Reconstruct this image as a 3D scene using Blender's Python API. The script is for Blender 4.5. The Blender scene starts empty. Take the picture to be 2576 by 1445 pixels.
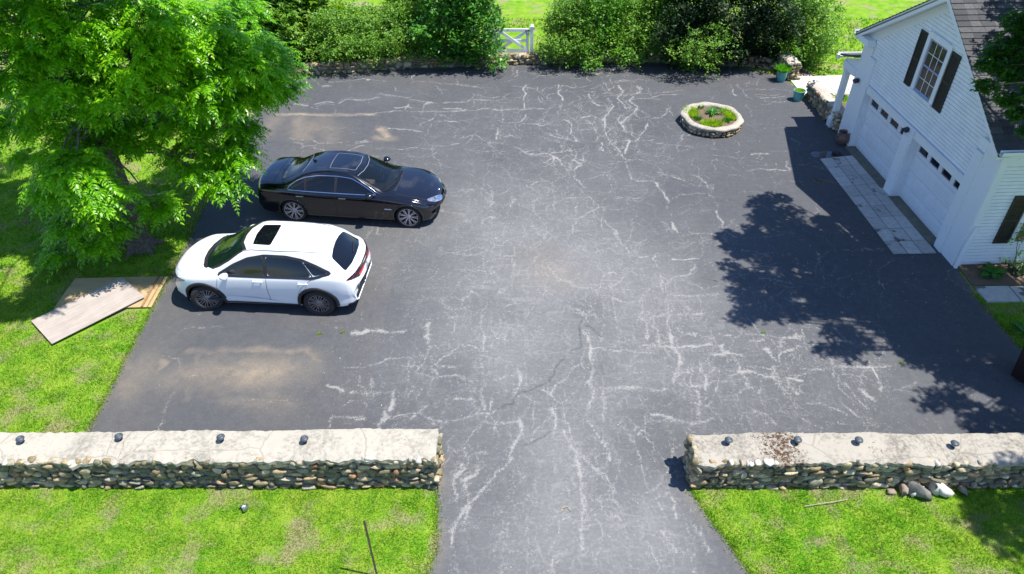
import bpy, bmesh, math, random
import numpy as np
from mathutils import Vector, Matrix, noise as mnoise
from mathutils.bvhtree import BVHTree
from mathutils.geometry import delaunay_2d_cdt
random.seed(7); rng = np.random.default_rng(11)
R = math.radians
S = bpy.context.scene
COL = S.collection

# ------------------------------------------------------------------ camera
FPX, PIT, CAMH = 1850.0, R(38.5), 11.35
cam_d = bpy.data.cameras.new('camera'); cam = bpy.data.objects.new('camera', cam_d); COL.objects.link(cam)
cam_d.sensor_width = 36.0; cam_d.lens = 36.0 * FPX / 2576.0
cam_d.clip_start = 0.1; cam_d.clip_end = 600
cam.location = (0, 0, CAMH); cam.rotation_euler = (R(90) - PIT, 0, 0)
S.camera = cam

# ------------------------------------------------------------------ sky and sun
SUN_EL, SUN_AZ = R(68), R(-9)          # azimuth measured from +X towards +Y
w = bpy.data.worlds.new('World'); S.world = w; w.use_nodes = True
wn = w.node_tree; wn.nodes.clear()
sky = wn.nodes.new('ShaderNodeTexSky'); sky.sky_type = 'NISHITA'; sky.sun_disc = False
sky.sun_elevation = SUN_EL; sky.sun_rotation = R(90) - SUN_AZ
sky.altitude = 50; sky.air_density = 1.0; sky.dust_density = 0.2; sky.ozone_density = 4.0
wtc = wn.nodes.new('ShaderNodeTexCoord')
cl = wn.nodes.new('ShaderNodeTexNoise'); cl.inputs['Scale'].default_value = 2.6; cl.inputs['Detail'].default_value = 6
cl.inputs['Roughness'].default_value = .62
cr = wn.nodes.new('ShaderNodeValToRGB'); cr.color_ramp.elements[0].position = .56; cr.color_ramp.elements[1].position = .72
cr.color_ramp.elements[1].color = (.6, .6, .6, 1)
cm = wn.nodes.new('ShaderNodeMixRGB'); cm.inputs[2].default_value = (11, 10, 9, 1)
bt = wn.nodes.new('ShaderNodeMixRGB'); bt.blend_type = 'MULTIPLY'; bt.inputs[0].default_value = 1; bt.inputs[2].default_value = (.84, .98, 1.2, 1)
bg = wn.nodes.new('ShaderNodeBackground'); bg.inputs['Strength'].default_value = 0.112
wo = wn.nodes.new('ShaderNodeOutputWorld')
wn.links.new(wtc.outputs['Generated'], cl.inputs['Vector']); wn.links.new(cl.outputs['Fac'], cr.inputs['Fac'])
wn.links.new(cr.outputs['Color'], cm.inputs[0]); wn.links.new(sky.outputs['Color'], cm.inputs[1])
wn.links.new(cm.outputs['Color'], bt.inputs[1]); wn.links.new(bt.outputs['Color'], bg.inputs['Color']); wn.links.new(bg.outputs['Background'], wo.inputs['Surface'])
sd = bpy.data.lights.new('sun', 'SUN'); sd.energy = 5.0; sd.angle = R(0.5); sd.color = (1.0, .975, .93)
sun = bpy.data.objects.new('sun', sd); COL.objects.link(sun)
sdir = Vector((math.cos(SUN_EL) * math.cos(SUN_AZ), math.cos(SUN_EL) * math.sin(SUN_AZ), math.sin(SUN_EL)))
sun.rotation_euler = sdir.to_track_quat('Z', 'Y').to_euler(); sun.location = sdir * 60
S.view_settings.view_transform = 'Standard'; S.view_settings.look = 'None'
S.view_settings.gamma = 1.0; S.view_settings.exposure = 0.66
S.cycles.use_denoising = True
S.cycles.max_bounces = 8; S.cycles.transparent_max_bounces = 12
S.cycles.sample_clamp_indirect = 6

# ------------------------------------------------------------------ survey helpers (photo point -> place on the ground)
def G(x, y, z=0.0):
    u = x - 1288; v = y - 722.5
    dn = FPX * math.sin(PIT) + v * math.cos(PIT); fw = FPX * math.cos(PIT) - v * math.sin(PIT); t = (CAMH - z) / dn
    return (u * t, fw * t)
def GY(x, y, Y):
    u = x - 1288; v = y - 722.5
    dn = FPX * math.sin(PIT) + v * math.cos(PIT); fw = FPX * math.cos(PIT) - v * math.sin(PIT); t = Y / fw
    return Vector((u * t, Y, CAMH - dn * t))
def toD(p):
    X, Y, Z = p; Z = Z - CAMH
    dep = Y * math.cos(PIT) - Z * math.sin(PIT); up = Y * math.sin(PIT) + Z * math.cos(PIT)
    if dep < .1: return (-9e9, -9e9)
    return (1288 + FPX * X / dep, 722.5 - FPX * up / dep)

# ------------------------------------------------------------------ object helpers
def tag(o, label=None, cat=None, group=None, kind=None):
    if label: o['label'] = label
    if cat: o['category'] = cat
    if group: o['group'] = group
    if kind: o['kind'] = kind
    return o
def empty(name, loc=(0, 0, 0), rz=0, **k):
    o = bpy.data.objects.new(name, None); COL.objects.link(o); o.location = loc; o.rotation_euler = (0, 0, rz)
    o.empty_display_size = .2
    return tag(o, **k)
def obj_from(name, verts, faces, mat, parent=None, smooth=False, loc=None):
    me = bpy.data.meshes.new(name); me.from_pydata([tuple(v) for v in verts], [], faces)
    if mat is not None: me.materials.append(mat)
    if smooth: me.polygons.foreach_set('use_smooth', [True] * len(me.polygons))
    me.update()
    o = bpy.data.objects.new(name, me); COL.objects.link(o)
    if parent: o.parent = parent
    if loc: o.location = loc
    return o
def np_mesh(name, V, Q, mat, parent=None, smooth=False):
    """V (n,3) float array, Q (m,k) int array of equal sized faces"""
    V = np.asarray(V, dtype=np.float32); Q = np.asarray(Q, dtype=np.int32)
    me = bpy.data.meshes.new(name); me.vertices.add(len(V)); me.vertices.foreach_set('co', V.ravel())
    k = Q.shape[1]; me.loops.add(Q.size); me.loops.foreach_set('vertex_index', Q.ravel())
    me.polygons.add(len(Q)); me.polygons.foreach_set('loop_start', np.arange(0, Q.size, k, dtype=np.int32))
    try: me.polygons.foreach_set('loop_total', np.full(len(Q), k, dtype=np.int32))
    except Exception: pass
    if smooth: me.polygons.foreach_set('use_smooth', np.ones(len(Q), dtype=bool))
    me.materials.append(mat); me.update(calc_edges=True)
    o = bpy.data.objects.new(name, me); COL.objects.link(o)
    if parent: o.parent = parent
    return o
class MB:
    """collects simple solids, then links them as one mesh object"""
    def __init__(s): s.v = []; s.f = []; s.m = []
    def add(s, vs, fs, mi=0):
        n = len(s.v); s.v += [Vector(v) for v in vs]; s.f += [tuple(i + n for i in f) for f in fs]; s.m += [mi] * len(fs); return s
    def box(s, c, d, rz=0, mi=0, ch=0.0, M=None):
        x, y, z = d[0] / 2, d[1] / 2, d[2] / 2
        if ch > 0:
            vs = []
            for sz, k in ((-z, 1), (-z + ch, 0), (z - ch, 0), (z, 1)):
                a, b = x - ch * k, y - ch * k
                vs += [(-a, -b, sz), (a, -b, sz), (a, b, sz), (-a, b, sz)]
            fs = [(3, 2, 1, 0), (12, 13, 14, 15)]
            for L in range(3):
                for i in range(4):
                    fs.append((L * 4 + i, L * 4 + (i + 1) % 4, L * 4 + 4 + (i + 1) % 4, L * 4 + 4 + i))
        else:
            vs = [(-x, -y, -z), (x, -y, -z), (x, y, -z), (-x, y, -z), (-x, -y, z), (x, -y, z), (x, y, z), (-x, y, z)]
            fs = [(3, 2, 1, 0), (4, 5, 6, 7), (0, 1, 5, 4), (1, 2, 6, 5), (2, 3, 7, 6), (3, 0, 4, 7)]
        T = Matrix.Translation(Vector(c)) @ Matrix.Rotation(rz, 4, 'Z')
        if M is not None: T = M @ T
        return s.add([T @ Vector(v) for v in vs], fs, mi)
    def prism(s, poly, axis_a, axis_b, off, ext, mi=0, org=(0, 0, 0)):
        """poly in (a,b) plane coordinates, extruded along ext vector, starting at off vector"""
        A, B, o, e = Vector(axis_a), Vector(axis_b), Vector(org) + Vector(off), Vector(ext)
        n = len(poly); vs = [o + A * p[0] + B * p[1] for p in poly] + [o + A * p[0] + B * p[1] + e for p in poly]
        fs = [tuple(range(n))[::-1], tuple(range(n, 2 * n))] + [(i, (i + 1) % n, n + (i + 1) % n, n + i) for i in range(n)]
        return s.add(vs, fs, mi)
    def tube(s, pts, rad, n=8, mi=0, cap=True):
        pts = [Vector(p) for p in pts]
        if not hasattr(rad, '__len__'): rad = [rad] * len(pts)
        vs = []; fs = []
        up = Vector((0, 0, 1))
        for i, p in enumerate(pts):
            d = (pts[min(i + 1, len(pts) - 1)] - pts[max(i - 1, 0)]).normalized()
            a = d.cross(up)
            if a.length < 1e-3: a = d.cross(Vector((1, 0, 0)))
            a.normalize(); b = d.cross(a).normalized()
            for k in range(n):
                t = 2 * math.pi * k / n
                vs.append(p + (a * math.cos(t) + b * math.sin(t)) * rad[i])
        for i in range(len(pts) - 1):
            for k in range(n):
                fs.append((i * n + k, i * n + (k + 1) % n, (i + 1) * n + (k + 1) % n, (i + 1) * n + k))
        if cap: fs += [tuple(range(n))[::-1], tuple(range((len(pts) - 1) * n, len(pts) * n))]
        return s.add(vs, fs, mi)
    def lathe(s, prof, n=24, c=(0, 0, 0), mi=0, M=None, closed=False):
        """prof list of (r, z)"""
        vs = []; fs = []
        for r, z in prof:
            for k in range(n):
                t = 2 * math.pi * k / n; vs.append(Vector((r * math.cos(t), r * math.sin(t), z)))
        L = len(prof); rngL = range(L if closed else L - 1)
        for i in rngL:
            j = (i + 1) % L
            for k in range(n): fs.append((i * n + k, i * n + (k + 1) % n, j * n + (k + 1) % n, j * n + k))
        T = Matrix.Translation(Vector(c))
        if M is not None: T = T @ M
        return s.add([T @ v for v in vs], fs, mi)
    def build(s, name, mats, parent=None, smooth=False, bevel=0, angle=40):
        if not isinstance(mats, (list, tuple)): mats = [mats]
        me = bpy.data.meshes.new(name); me.from_pydata([tuple(v) for v in s.v], [], s.f)
        for m in mats: me.materials.append(m)
        me.polygons.foreach_set('material_index', s.m)
        bm = bmesh.new(); bm.from_mesh(me); bmesh.ops.recalc_face_normals(bm, faces=bm.faces); bm.to_mesh(me); bm.free()
        if smooth:
            me.polygons.foreach_set('use_smooth', [True] * len(me.polygons))
            try: me.set_sharp_from_angle(angle=R(angle))
            except Exception: pass
        me.update()
        o = bpy.data.objects.new(name, me); COL.objects.link(o)
        if parent: o.parent = parent
        if bevel:
            b = o.modifiers.new('bevel', 'BEVEL'); b.width = bevel; b.segments = 2; b.limit_method = 'ANGLE'
        return o
def copy_tree(o, parent=None):
    c = o.copy(); COL.objects.link(c); c.parent = parent
    for ch in [k for k in COL.objects if k.parent == o]: copy_tree(ch, c)
    return c

# ------------------------------------------------------------------ materials
def ramp(nt, fac, stops):
    r = nt.nodes.new('ShaderNodeValToRGB'); e = r.color_ramp.elements
    e[0].position, e[0].color = stops[0][0], (*stops[0][1], 1); e[1].position, e[1].color = stops[-1][0], (*stops[-1][1], 1)
    for p, c in stops[1:-1]:
        x = e.new(p); x.color = (*c, 1)
    nt.links.new(fac, r.inputs['Fac']); return r.outputs['Color']
def noise(nt, scale, detail=4, rough=.55, vec=None, dist=0):
    n = nt.nodes.new('ShaderNodeTexNoise'); n.inputs['Scale'].default_value = scale; n.inputs['Detail'].default_value = detail
    n.inputs['Roughness'].default_value = rough; n.inputs['Distortion'].default_value = dist
    if vec is None:
        tc = nt.nodes.new('ShaderNodeTexCoord'); vec = tc.outputs['Object']
    nt.links.new(vec, n.inputs['Vector']); return n.outputs['Fac']
def geo_pos(nt): return nt.nodes.new('ShaderNodeNewGeometry').outputs['Position']
def mixc(nt, fac, a, b, mode='MIX'):
    m = nt.nodes.new('ShaderNodeMixRGB'); m.blend_type = mode
    for i, v in ((0, fac), (1, a), (2, b)):
        if hasattr(v, 'node'): nt.links.new(v, m.inputs[i])
        elif i == 0: m.inputs[0].default_value = v
        else: m.inputs[i].default_value = (*v, 1)
    return m.outputs['Color']
def math_n(nt, op, a, b=0.0, c=None, clamp=False):
    m = nt.nodes.new('ShaderNodeMath'); m.operation = op; m.use_clamp = clamp
    for i, v in enumerate((a, b) if c is None else (a, b, c)):
        if hasattr(v, 'node'): nt.links.new(v, m.inputs[i])
        else: m.inputs[i].default_value = v
    return m.outputs[0]
def new_mat(name):
    m = bpy.data.materials.new(name); m.use_nodes = True
    b = m.node_tree.nodes['Principled BSDF']; return m, m.node_tree, b
def bump(nt, b, h, strength=.3, dist=.01):
    n = nt.nodes.new('ShaderNodeBump'); n.inputs['Strength'].default_value = strength; n.inputs['Distance'].default_value = dist
    nt.links.new(h, n.inputs['Height']); nt.links.new(n.outputs['Normal'], b.inputs['Normal'])
def pm(name, c1, c2=None, scale=8, rough=.6, metal=0, bmp=0, bscale=None, coat=0, spec=None, detail=4, bdist=.01):
    """mottled material: c1..c2 mixed by noise, optional bump"""
    m, nt, b = new_mat(name)
    if c2 is None: c2 = tuple(x * .86 for x in c1)
    f = noise(nt, scale, detail)
    col = ramp(nt, f, [(.3, c1), (.7, c2)])
    nt.links.new(col, b.inputs['Base Color']); b.inputs['Roughness'].default_value = rough; b.inputs['Metallic'].default_value = metal
    if coat: b.inputs['Coat Weight'].default_value = coat; b.inputs['Coat Roughness'].default_value = .03
    if spec is not None: b.inputs['Specular IOR Level'].default_value = spec
    if bmp: bump(nt, b, noise(nt, bscale or scale * 4, 6), bmp, bdist)
    return m
def island_random(nt): return nt.nodes.new('ShaderNodeNewGeometry').outputs['Random Per Island']
def leaf_mat(name, dark, mid, light, transl=.45, rough=.45, patch=.8, yellow=None):
    m, nt, b = new_mat(name)
    f = noise(nt, patch, 3)
    r = island_random(nt)
    s = math_n(nt, 'ADD', math_n(nt, 'MULTIPLY', f, .8), math_n(nt, 'MULTIPLY', r, .45))
    s = math_n(nt, 'SUBTRACT', s, .12)
    stops = [(.2, dark), (.5, mid), (.85, light)]
    col = ramp(nt, s, stops)
    nt.links.new(col, b.inputs['Base Color']); b.inputs['Roughness'].default_value = rough
    b.inputs['Specular IOR Level'].default_value = .35
    tr = nt.nodes.new('ShaderNodeBsdfTranslucent'); tcol = mixc(nt, 1.0, col, yellow or (1.3, 1.6, .35), 'MULTIPLY')
    nt.links.new(tcol, tr.inputs['Color'])
    mx = nt.nodes.new('ShaderNodeMixShader'); mx.inputs[0].default_value = transl
    out = nt.nodes['Material Output']
    nt.links.new(b.outputs[0], mx.inputs[1]); nt.links.new(tr.outputs[0], mx.inputs[2]); nt.links.new(mx.outputs[0], out.inputs['Surface'])
    return m
def glass_mat(name, tint=(.03, .04, .05), see=.5, rough=.02):
    """car or window glass: fresnel mirror over a tinted see-through"""
    m, nt, b = new_mat(name); nt.nodes.remove(b)
    t = nt.nodes.new('ShaderNodeBsdfTransparent'); t.inputs['Color'].default_value = (*[see * (.5 + .5 * x) for x in tint], 1) if max(tint) > .3 else (see, see, see, 1)
    d = nt.nodes.new('ShaderNodeBsdfDiffuse'); d.inputs['Color'].default_value = (*tint, 1)
    g = nt.nodes.new('ShaderNodeBsdfGlossy'); g.inputs['Roughness'].default_value = rough
    fr = nt.nodes.new('ShaderNodeFresnel'); fr.inputs['IOR'].default_value = 1.62
    wob = noise(nt, 1.5, 2)
    f2 = math_n(nt, 'MULTIPLY', fr.outputs[0], math_n(nt, 'ADD', math_n(nt, 'MULTIPLY', wob, .3), 1.0))
    m1 = nt.nodes.new('ShaderNodeMixShader'); m1.inputs[0].default_value = see
    m2 = nt.nodes.new('ShaderNodeMixShader')
    nt.links.new(d.outputs[0], m1.inputs[1]); nt.links.new(t.outputs[0], m1.inputs[2])
    nt.links.new(f2, m2.inputs[0]); nt.links.new(m1.outputs[0], m2.inputs[1]); nt.links.new(g.outputs[0], m2.inputs[2])
    nt.links.new(m2.outputs[0], nt.nodes['Material Output'].inputs['Surface'])
    return m

MAT = {}
MAT['black'] = pm('black_trim', (.012, .012, .014), (.02, .02, .022), 20, .55)
MAT['rubber'] = pm('tyre_rubber', (.018, .018, .018), (.03, .029, .028), 30, .85, bmp=.2)
MAT['chrome'] = pm('chrome', (.75, .76, .78), (.65, .66, .68), 5, .15, 1)
MAT['concrete'] = pm('concrete', (.55, .51, .44), (.40, .37, .31), 3, .9, bmp=.3, bscale=40)
MAT['mortar'] = pm('mortar', (.20, .185, .155), (.30, .275, .23), 9, .95, bmp=.5, bscale=30)
MAT['bark'] = pm('bark', (.10, .075, .055), (.20, .16, .125), 14, .95, bmp=.8, bscale=18, bdist=.03)
MAT['soil'] = pm('soil', (.10, .065, .04), (.19, .13, .085), 30, .95, bmp=.6, bscale=60)
# ------------------------------------------------------------------ ground: lawn sheet
def lawn_color(nt, vec):
    big = noise(nt, .45, 4, .6, vec); med = noise(nt, 2.6, 5, .65, vec); fine = noise(nt, 38, 4, .7, vec); pat = noise(nt, 1.15, 5, .62, vec)
    s = math_n(nt, 'ADD', math_n(nt, 'MULTIPLY', med, .55), math_n(nt, 'MULTIPLY', fine, .5))
    g = ramp(nt, s, [(.34, (.030, .125, .005)), (.45, (.085, .27, .007)), (.56, (.20, .365, .022)), (.67, (.33, .43, .06)), (.78, (.52, .53, .18))])
    y = ramp(nt, big, [(.35, (0, 0, 0)), (.65, (1, 1, 1))])
    g = mixc(nt, math_n(nt, 'MULTIPLY', y, .40), g, (.27, .35, .035))
    return g, pat, fine, med
m, nt, b = new_mat('lawn'); pos = geo_pos(nt)
g, pat, fine, med = lawn_color(nt, pos)
bare = ramp(nt, pat, [(.51, (0, 0, 0)), (.64, (.8, .8, .8))])
soilc = ramp(nt, fine, [(.3, (.22, .17, .10)), (.7, (.42, .36, .22))])
nt.links.new(mixc(nt, bare, g, soilc), b.inputs['Base Color']); b.inputs['Roughness'].default_value = .9
b.inputs['Specular IOR Level'].default_value = .1
bump(nt, b, math_n(nt, 'ADD', noise(nt, 30, 5, .7, pos), med), .9, .05)
MAT['lawn'] = m
vs = []; fs = []; NX_, NY_ = 60, 60
xs = np.concatenate([np.linspace(-140, -22, 8), np.linspace(-20, 24, 45), np.linspace(27, 140, 8)])
ys = np.concatenate([np.linspace(-60, 2, 5), np.linspace(4, 44, 41), np.linspace(50, 240, 8)])
X, Y = np.meshgrid(xs, ys); V = np.stack([X.ravel(), Y.ravel(), np.zeros(X.size)], 1)
nx = len(xs); I = np.arange(len(ys) - 1)[:, None] * nx + np.arange(nx - 1)[None, :]; I = I.ravel()
ground = np_mesh('lawn', V, np.stack([I, I + 1, I + 1 + nx, I + nx], 1), MAT['lawn'])
tag(ground, kind='structure')

# ------------------------------------------------------------------ driveway polygon (metres on the ground)
drive = [(-8.42, 9.63), (-8.66, 14.96), (-8.83, 17.5), (-9.05, 18.9), (-9.35, 22.5), (-9.25, 25.0), (-8.85, 26.4), (-8.1, 27.15), (-7.85, 27.35),
         (-4, 28.1), (.67, 28.5), (5, 28.8), (9.0, 28.3), (10.5, 27.3), (10.70, 25.9), (10.86, 23.3), (11.2, 22.5), (11.2, 21.5), (11.40, 15.2),
         (11.32, 14.0), (11.42, 12.0), (11.9, 10.9), (12.6, 8.9), (12.6, 8.6), (3.27, 8.6), (3.27, 8.25), (3.45, 7.75), (3.6, 7.45), (3.95, 6.6), (5.6, 3.4), (6.2, 2.0),
         (-3.5, 2.0), (-2.2, 4.5), (-1.42, 6.5), (-1.27, 7.05), (-1.37, 8.25), (-1.37, 8.6), (-8.4, 8.6)]
def in_poly(px, py, poly):
    px = np.asarray(px); py = np.asarray(py); c = np.zeros(px.shape, bool); n = len(poly); j = n - 1
    for i in range(n):
        xi, yi = poly[i]; xj, yj = poly[j]
        if yi != yj:
            k = ((yi > py) != (yj > py)) & (px < (xj - xi) * (py - yi) / (yj - yi) + xi); c ^= k
        j = i
    return c
def dist_poly(px, py, poly, closed=True):
    px = np.asarray(px, float); py = np.asarray(py, float); d = np.full(px.shape, 1e9); n = len(poly)
    for i in range(n if closed else n - 1):
        ax, ay = poly[i]; bx, by = poly[(i + 1) % n]
        L = (bx - ax) ** 2 + (by - ay) ** 2 + 1e-9
        t = np.clip(((px - ax) * (bx - ax) + (py - ay) * (by - ay)) / L, 0, 1)
        d = np.minimum(d, np.hypot(px - ax - t * (bx - ax), py - ay - t * (by - ay)))
    return d
def vnoise(shape, cell, seed):
    r = np.random.default_rng(seed); h, w_ = shape; gh, gw = int(h / cell) + 3, int(w_ / cell) + 3
    g = r.random((gh, gw)); yy = np.arange(h) / cell; xx = np.arange(w_) / cell
    y0 = yy.astype(int); x0 = xx.astype(int); fy = yy - y0; fx = xx - x0; fy = fy * fy * (3 - 2 * fy); fx = fx * fx * (3 - 2 * fx)
    a = g[y0][:, x0]; b_ = g[y0][:, x0 + 1]; c = g[y0 + 1][:, x0]; d = g[y0 + 1][:, x0 + 1]
    return (a * (1 - fx) + b_ * fx) * (1 - fy)[:, None] + (c * (1 - fx) + d * fx) * fy[:, None]
STEP = .04; ax0, ax1, ay0, ay1 = -9.6, 12.8, 2.0, 28.9
gx = np.arange(ax0, ax1, STEP); gy = np.arange(ay0, ay1, STEP); GXX, GYY = np.meshgrid(gx, gy); shp = GXX.shape
wear = np.zeros(shp); tar = np.zeros(shp); dust = np.zeros(shp)
wx = (vnoise(shp, 9, 1) - .5) * .16 + (vnoise(shp, 3, 2) - .5) * .07; wy = (vnoise(shp, 9, 3) - .5) * .16 + (vnoise(shp, 3, 4) - .5) * .07
def stroke(A, pts, width, inten):
    for (x0, y0), (x1, y1) in zip(pts[:-1], pts[1:]):
        pad = width * 3 + .2
        i0, i1 = np.searchsorted(gx, [min(x0, x1) - pad, max(x0, x1) + pad]); j0, j1 = np.searchsorted(gy, [min(y0, y1) - pad, max(y0, y1) + pad])
        if i1 <= i0 or j1 <= j0: continue
        sx = GXX[j0:j1, i0:i1] + wx[j0:j1, i0:i1]; sy = GYY[j0:j1, i0:i1] + wy[j0:j1, i0:i1]
        L = (x1 - x0) ** 2 + (y1 - y0) ** 2 + 1e-9; t = np.clip(((sx - x0) * (x1 - x0) + (sy - y0) * (y1 - y0)) / L, 0, 1)
        d = np.hypot(sx - x0 - t * (x1 - x0), sy - y0 - t * (y1 - y0))
        A[j0:j1, i0:i1] = np.maximum(A[j0:j1, i0:i1], inten * np.exp(-(d / width) ** 2))
def crop(x0, y0, s): return lambda p: G((x0 + p[0] * s) / 1.50427, (y0 + p[1] * s) / 1.50427)
CR = {'a': crop(1000, 250, .427), 'b': crop(1700, 250, .7267), 'c': crop(1200, 1200, .6228), 'd': crop(2300, 1100, .6114)}
LINES = {
'a': "80 430 250 425 470 440 700 445 900 440 1000 415 1150 405 1350 400 1550 405 1750 400 1950 385 2200 385 2570 380;570 145 770 130 900 122 970 130 1100 135;650 330 740 300 860 305 1020 285;1020 245 1090 265 1270 285;1280 300 1370 305 1420 325 1570 342;1600 325 1760 320 1820 300 2000 300;1590 375 1750 380;220 650 300 655 400 650 480 685 700 690 800 680 960 685;1000 740 1150 745 1280 735 1500 740;1080 560 1200 560 1400 585;1340 140 1480 140 1560 160 1830 180;500 175 570 170;2310 170 2320 370;1700 650 1710 560 1780 550;2430 270 2450 330;1150 380 1300 372;260 345 390 350;460 335 600 325;410 365 490 378;780 690 900 665;1450 705 1590 710;1640 700 1720 698;740 755 870 710;300 220 350 218",
'b': "815 95 835 130;720 150 745 185 785 205;885 100 895 140 880 170 920 200 925 225;830 170 850 215 835 245 805 270 815 330;975 100 985 140 945 150 940 180 985 210 965 245 920 275 900 300 915 340;895 260 890 300 915 340;1040 300 1020 340 980 380 960 390;930 390 920 455;600 280 635 310 640 350 665 400;720 280 765 330 755 400;810 330 820 380 880 430 920 495 960 495;790 400 800 440;935 150 1100 140 1220 130;640 495 690 515 640 540 660 590 700 640;540 430 520 455 540 480 545 520;490 455 520 465 580 490;340 700 310 745 290 780;1090 560 1210 595;1260 570 1300 590 1340 630 1370 680;1310 570 1370 590;1400 760 1420 850 1450 880 1480 890;1150 820 1200 870;940 570 960 600 1060 600 1120 660 1135 740;820 810 860 870 890 930 930 970 970 990 1070 990;1060 975 1090 1100 1130 1200 1170 1290;1000 1200 1010 1310 1030 1420;990 1325 1100 1300 1300 1300;1050 1300 1080 1440;1150 1010 1300 1010;1130 1120 1240 1080 1270 1045;1210 890 1340 875 1470 885;1230 950 1340 905;930 1150 960 1180;830 1180 870 1340;1140 1200 1310 1195 1480 1180;600 685 740 690;840 670 900 685 1000 690;1520 655 1600 655 1650 665;1570 545 1700 540 1780 545;1580 460 1665 460;1620 170 1750 160;240 330 250 380;430 460 540 455;560 100 585 180;390 100 400 220;1480 890 1600 900 1789 870;1520 960 1700 975;1560 1040 1720 1050;1600 1110 1789 1130",
'c': "215 95 350 92 520 90;685 40 670 120 660 230 610 350;680 240 720 300 830 310;170 320 280 310 420 270 500 255 640 250;610 350 700 375 830 360 940 390;220 455 320 475 470 465;80 405 160 450;850 495 960 500;70 620 170 612 280 620;400 620 500 608 620 600 770 635 900 608 1000 590 1090 580;320 490 340 380;1010 0 1010 120 1015 200;1010 250 1000 400 1005 560;1240 320 1215 480;1220 640 1215 740 1170 860 1060 940 1000 1020 920 1150 860 1260 835 1380;920 1150 910 1300;870 880 850 1000 840 1130;980 890 910 1010 920 1120;900 780 900 870 850 1030;1635 90 1660 200 1670 320 1670 560;1660 195 1800 200 1930 225 2060 230;1690 440 2110 435;1740 450 1755 620;1980 180 2110 180 2470 175 2480 215 2560 225;2060 50 2070 160;2130 90 2170 180 2200 270 2175 400;2200 335 2260 330;2330 280 2350 350 2370 420;2290 455 2310 500 2345 530 2315 560 2320 610;2100 645 2400 638;2030 590 2150 610 2170 640;1490 680 1540 790 1620 870 1690 960 1800 1060 1830 1160;1570 830 1600 1000 1625 1150 1600 1280 1610 1400;1430 560 1440 680;2130 1060 2180 1120 2200 1240;2310 1270 2360 1340 2420 1420;1650 620 1680 700 1760 800 1800 880;2080 1300 2170 1440;1280 1270 1275 1440;340 380 350 490;400 560 410 620 370 690;480 450 440 560;560 640 640 540",
'd': "210 180 340 165 580 155;230 180 240 300;300 180 310 330;360 60 380 230 410 350 430 430 415 560;200 350 320 340 440 345 720 340;430 500 500 505;0 365 150 385 300 400;570 460 600 540 600 610;600 510 670 500;720 340 730 380 860 398;660 385 730 390;780 400 815 480 850 600;740 540 820 500 900 515 1000 540 1190 560;650 560 750 570;980 350 1060 440;1040 480 1050 560 1110 650;1100 450 1130 500;1110 550 1180 640;1130 640 1190 740;925 615 940 670 975 720;880 740 980 760 1050 830;1150 370 1210 440;1210 490 1400 470 1740 465;1620 440 1680 560 1690 640;1380 430 1410 540;1490 590 1530 660 1600 750;1580 620 1650 690;850 270 1090 300;890 315 980 310;690 270 760 290;510 605 590 600;540 630 570 690 550 740 560 800;350 820 630 815;270 765 350 775 410 810;380 40 700 30"}
for k, s in LINES.items():
    for ln in s.split(';'):
        q = [float(t) for t in ln.split()]; pts = [CR[k]((q[i], q[i + 1])) for i in range(0, len(q), 2)]
        wd_ = .016 + .022 * random.random() + (.012 if k in 'cd' else 0); stroke(wear, pts, wd_, .60 + .40 * random.random())
        for _ in range(2): ox, oy = random.gauss(0, .09), random.gauss(0, .09); stroke(wear, [(a + ox, b_ + oy) for a, b_ in pts], wd_ * random.uniform(.8, 1.8), random.uniform(.18, .42))
for ln in ("1610 0 1605 100 1590 180 1530 215", "1490 260 1430 370 1370 420 1250 470 1180 530 1090 585", "1740 110 1640 60", "1250 790 1420 710"):
    q = [float(t) for t in ln.split()]; stroke(tar, [CR['c']((q[i], q[i + 1])) for i in range(0, len(q), 2)], .017, .6)
# fainter hairline network, denser towards the worn middle
def dens(x, y):
    return (.25 + math.exp(-((x - 2.2) / 4.2) ** 2)) * (1.0 if y < 24 else .6) * (.35 if x < -4 else 1)
cnt = 0
while cnt < 1200:
    x, y = random.uniform(-9, 12), random.uniform(5, 28)
    if random.random() > dens(x, y): continue
    cnt += 1; hor = random.random() < .5; a = (0 if hor else math.pi / 2) + random.gauss(0, .3)
    pts = [(x, y)]; n = random.randint(2, 7)
    for i in range(n):
        a += random.gauss(0, .55); a += ((0 if hor else math.pi / 2) - a) * .3
        x += math.cos(a) * random.uniform(.08, .3); y += math.sin(a) * random.uniform(.08, .3); pts.append((x, y))
    stroke(wear, pts, random.uniform(.012, .035), random.uniform(.25, .62))
wear *= (.66 + .62 * vnoise(shp, 5, 51) * (.4 + 1.1 * vnoise(shp, 13, 52))) * np.clip(1 + (GYY - 16) * .06, 1, 1.45)
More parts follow.
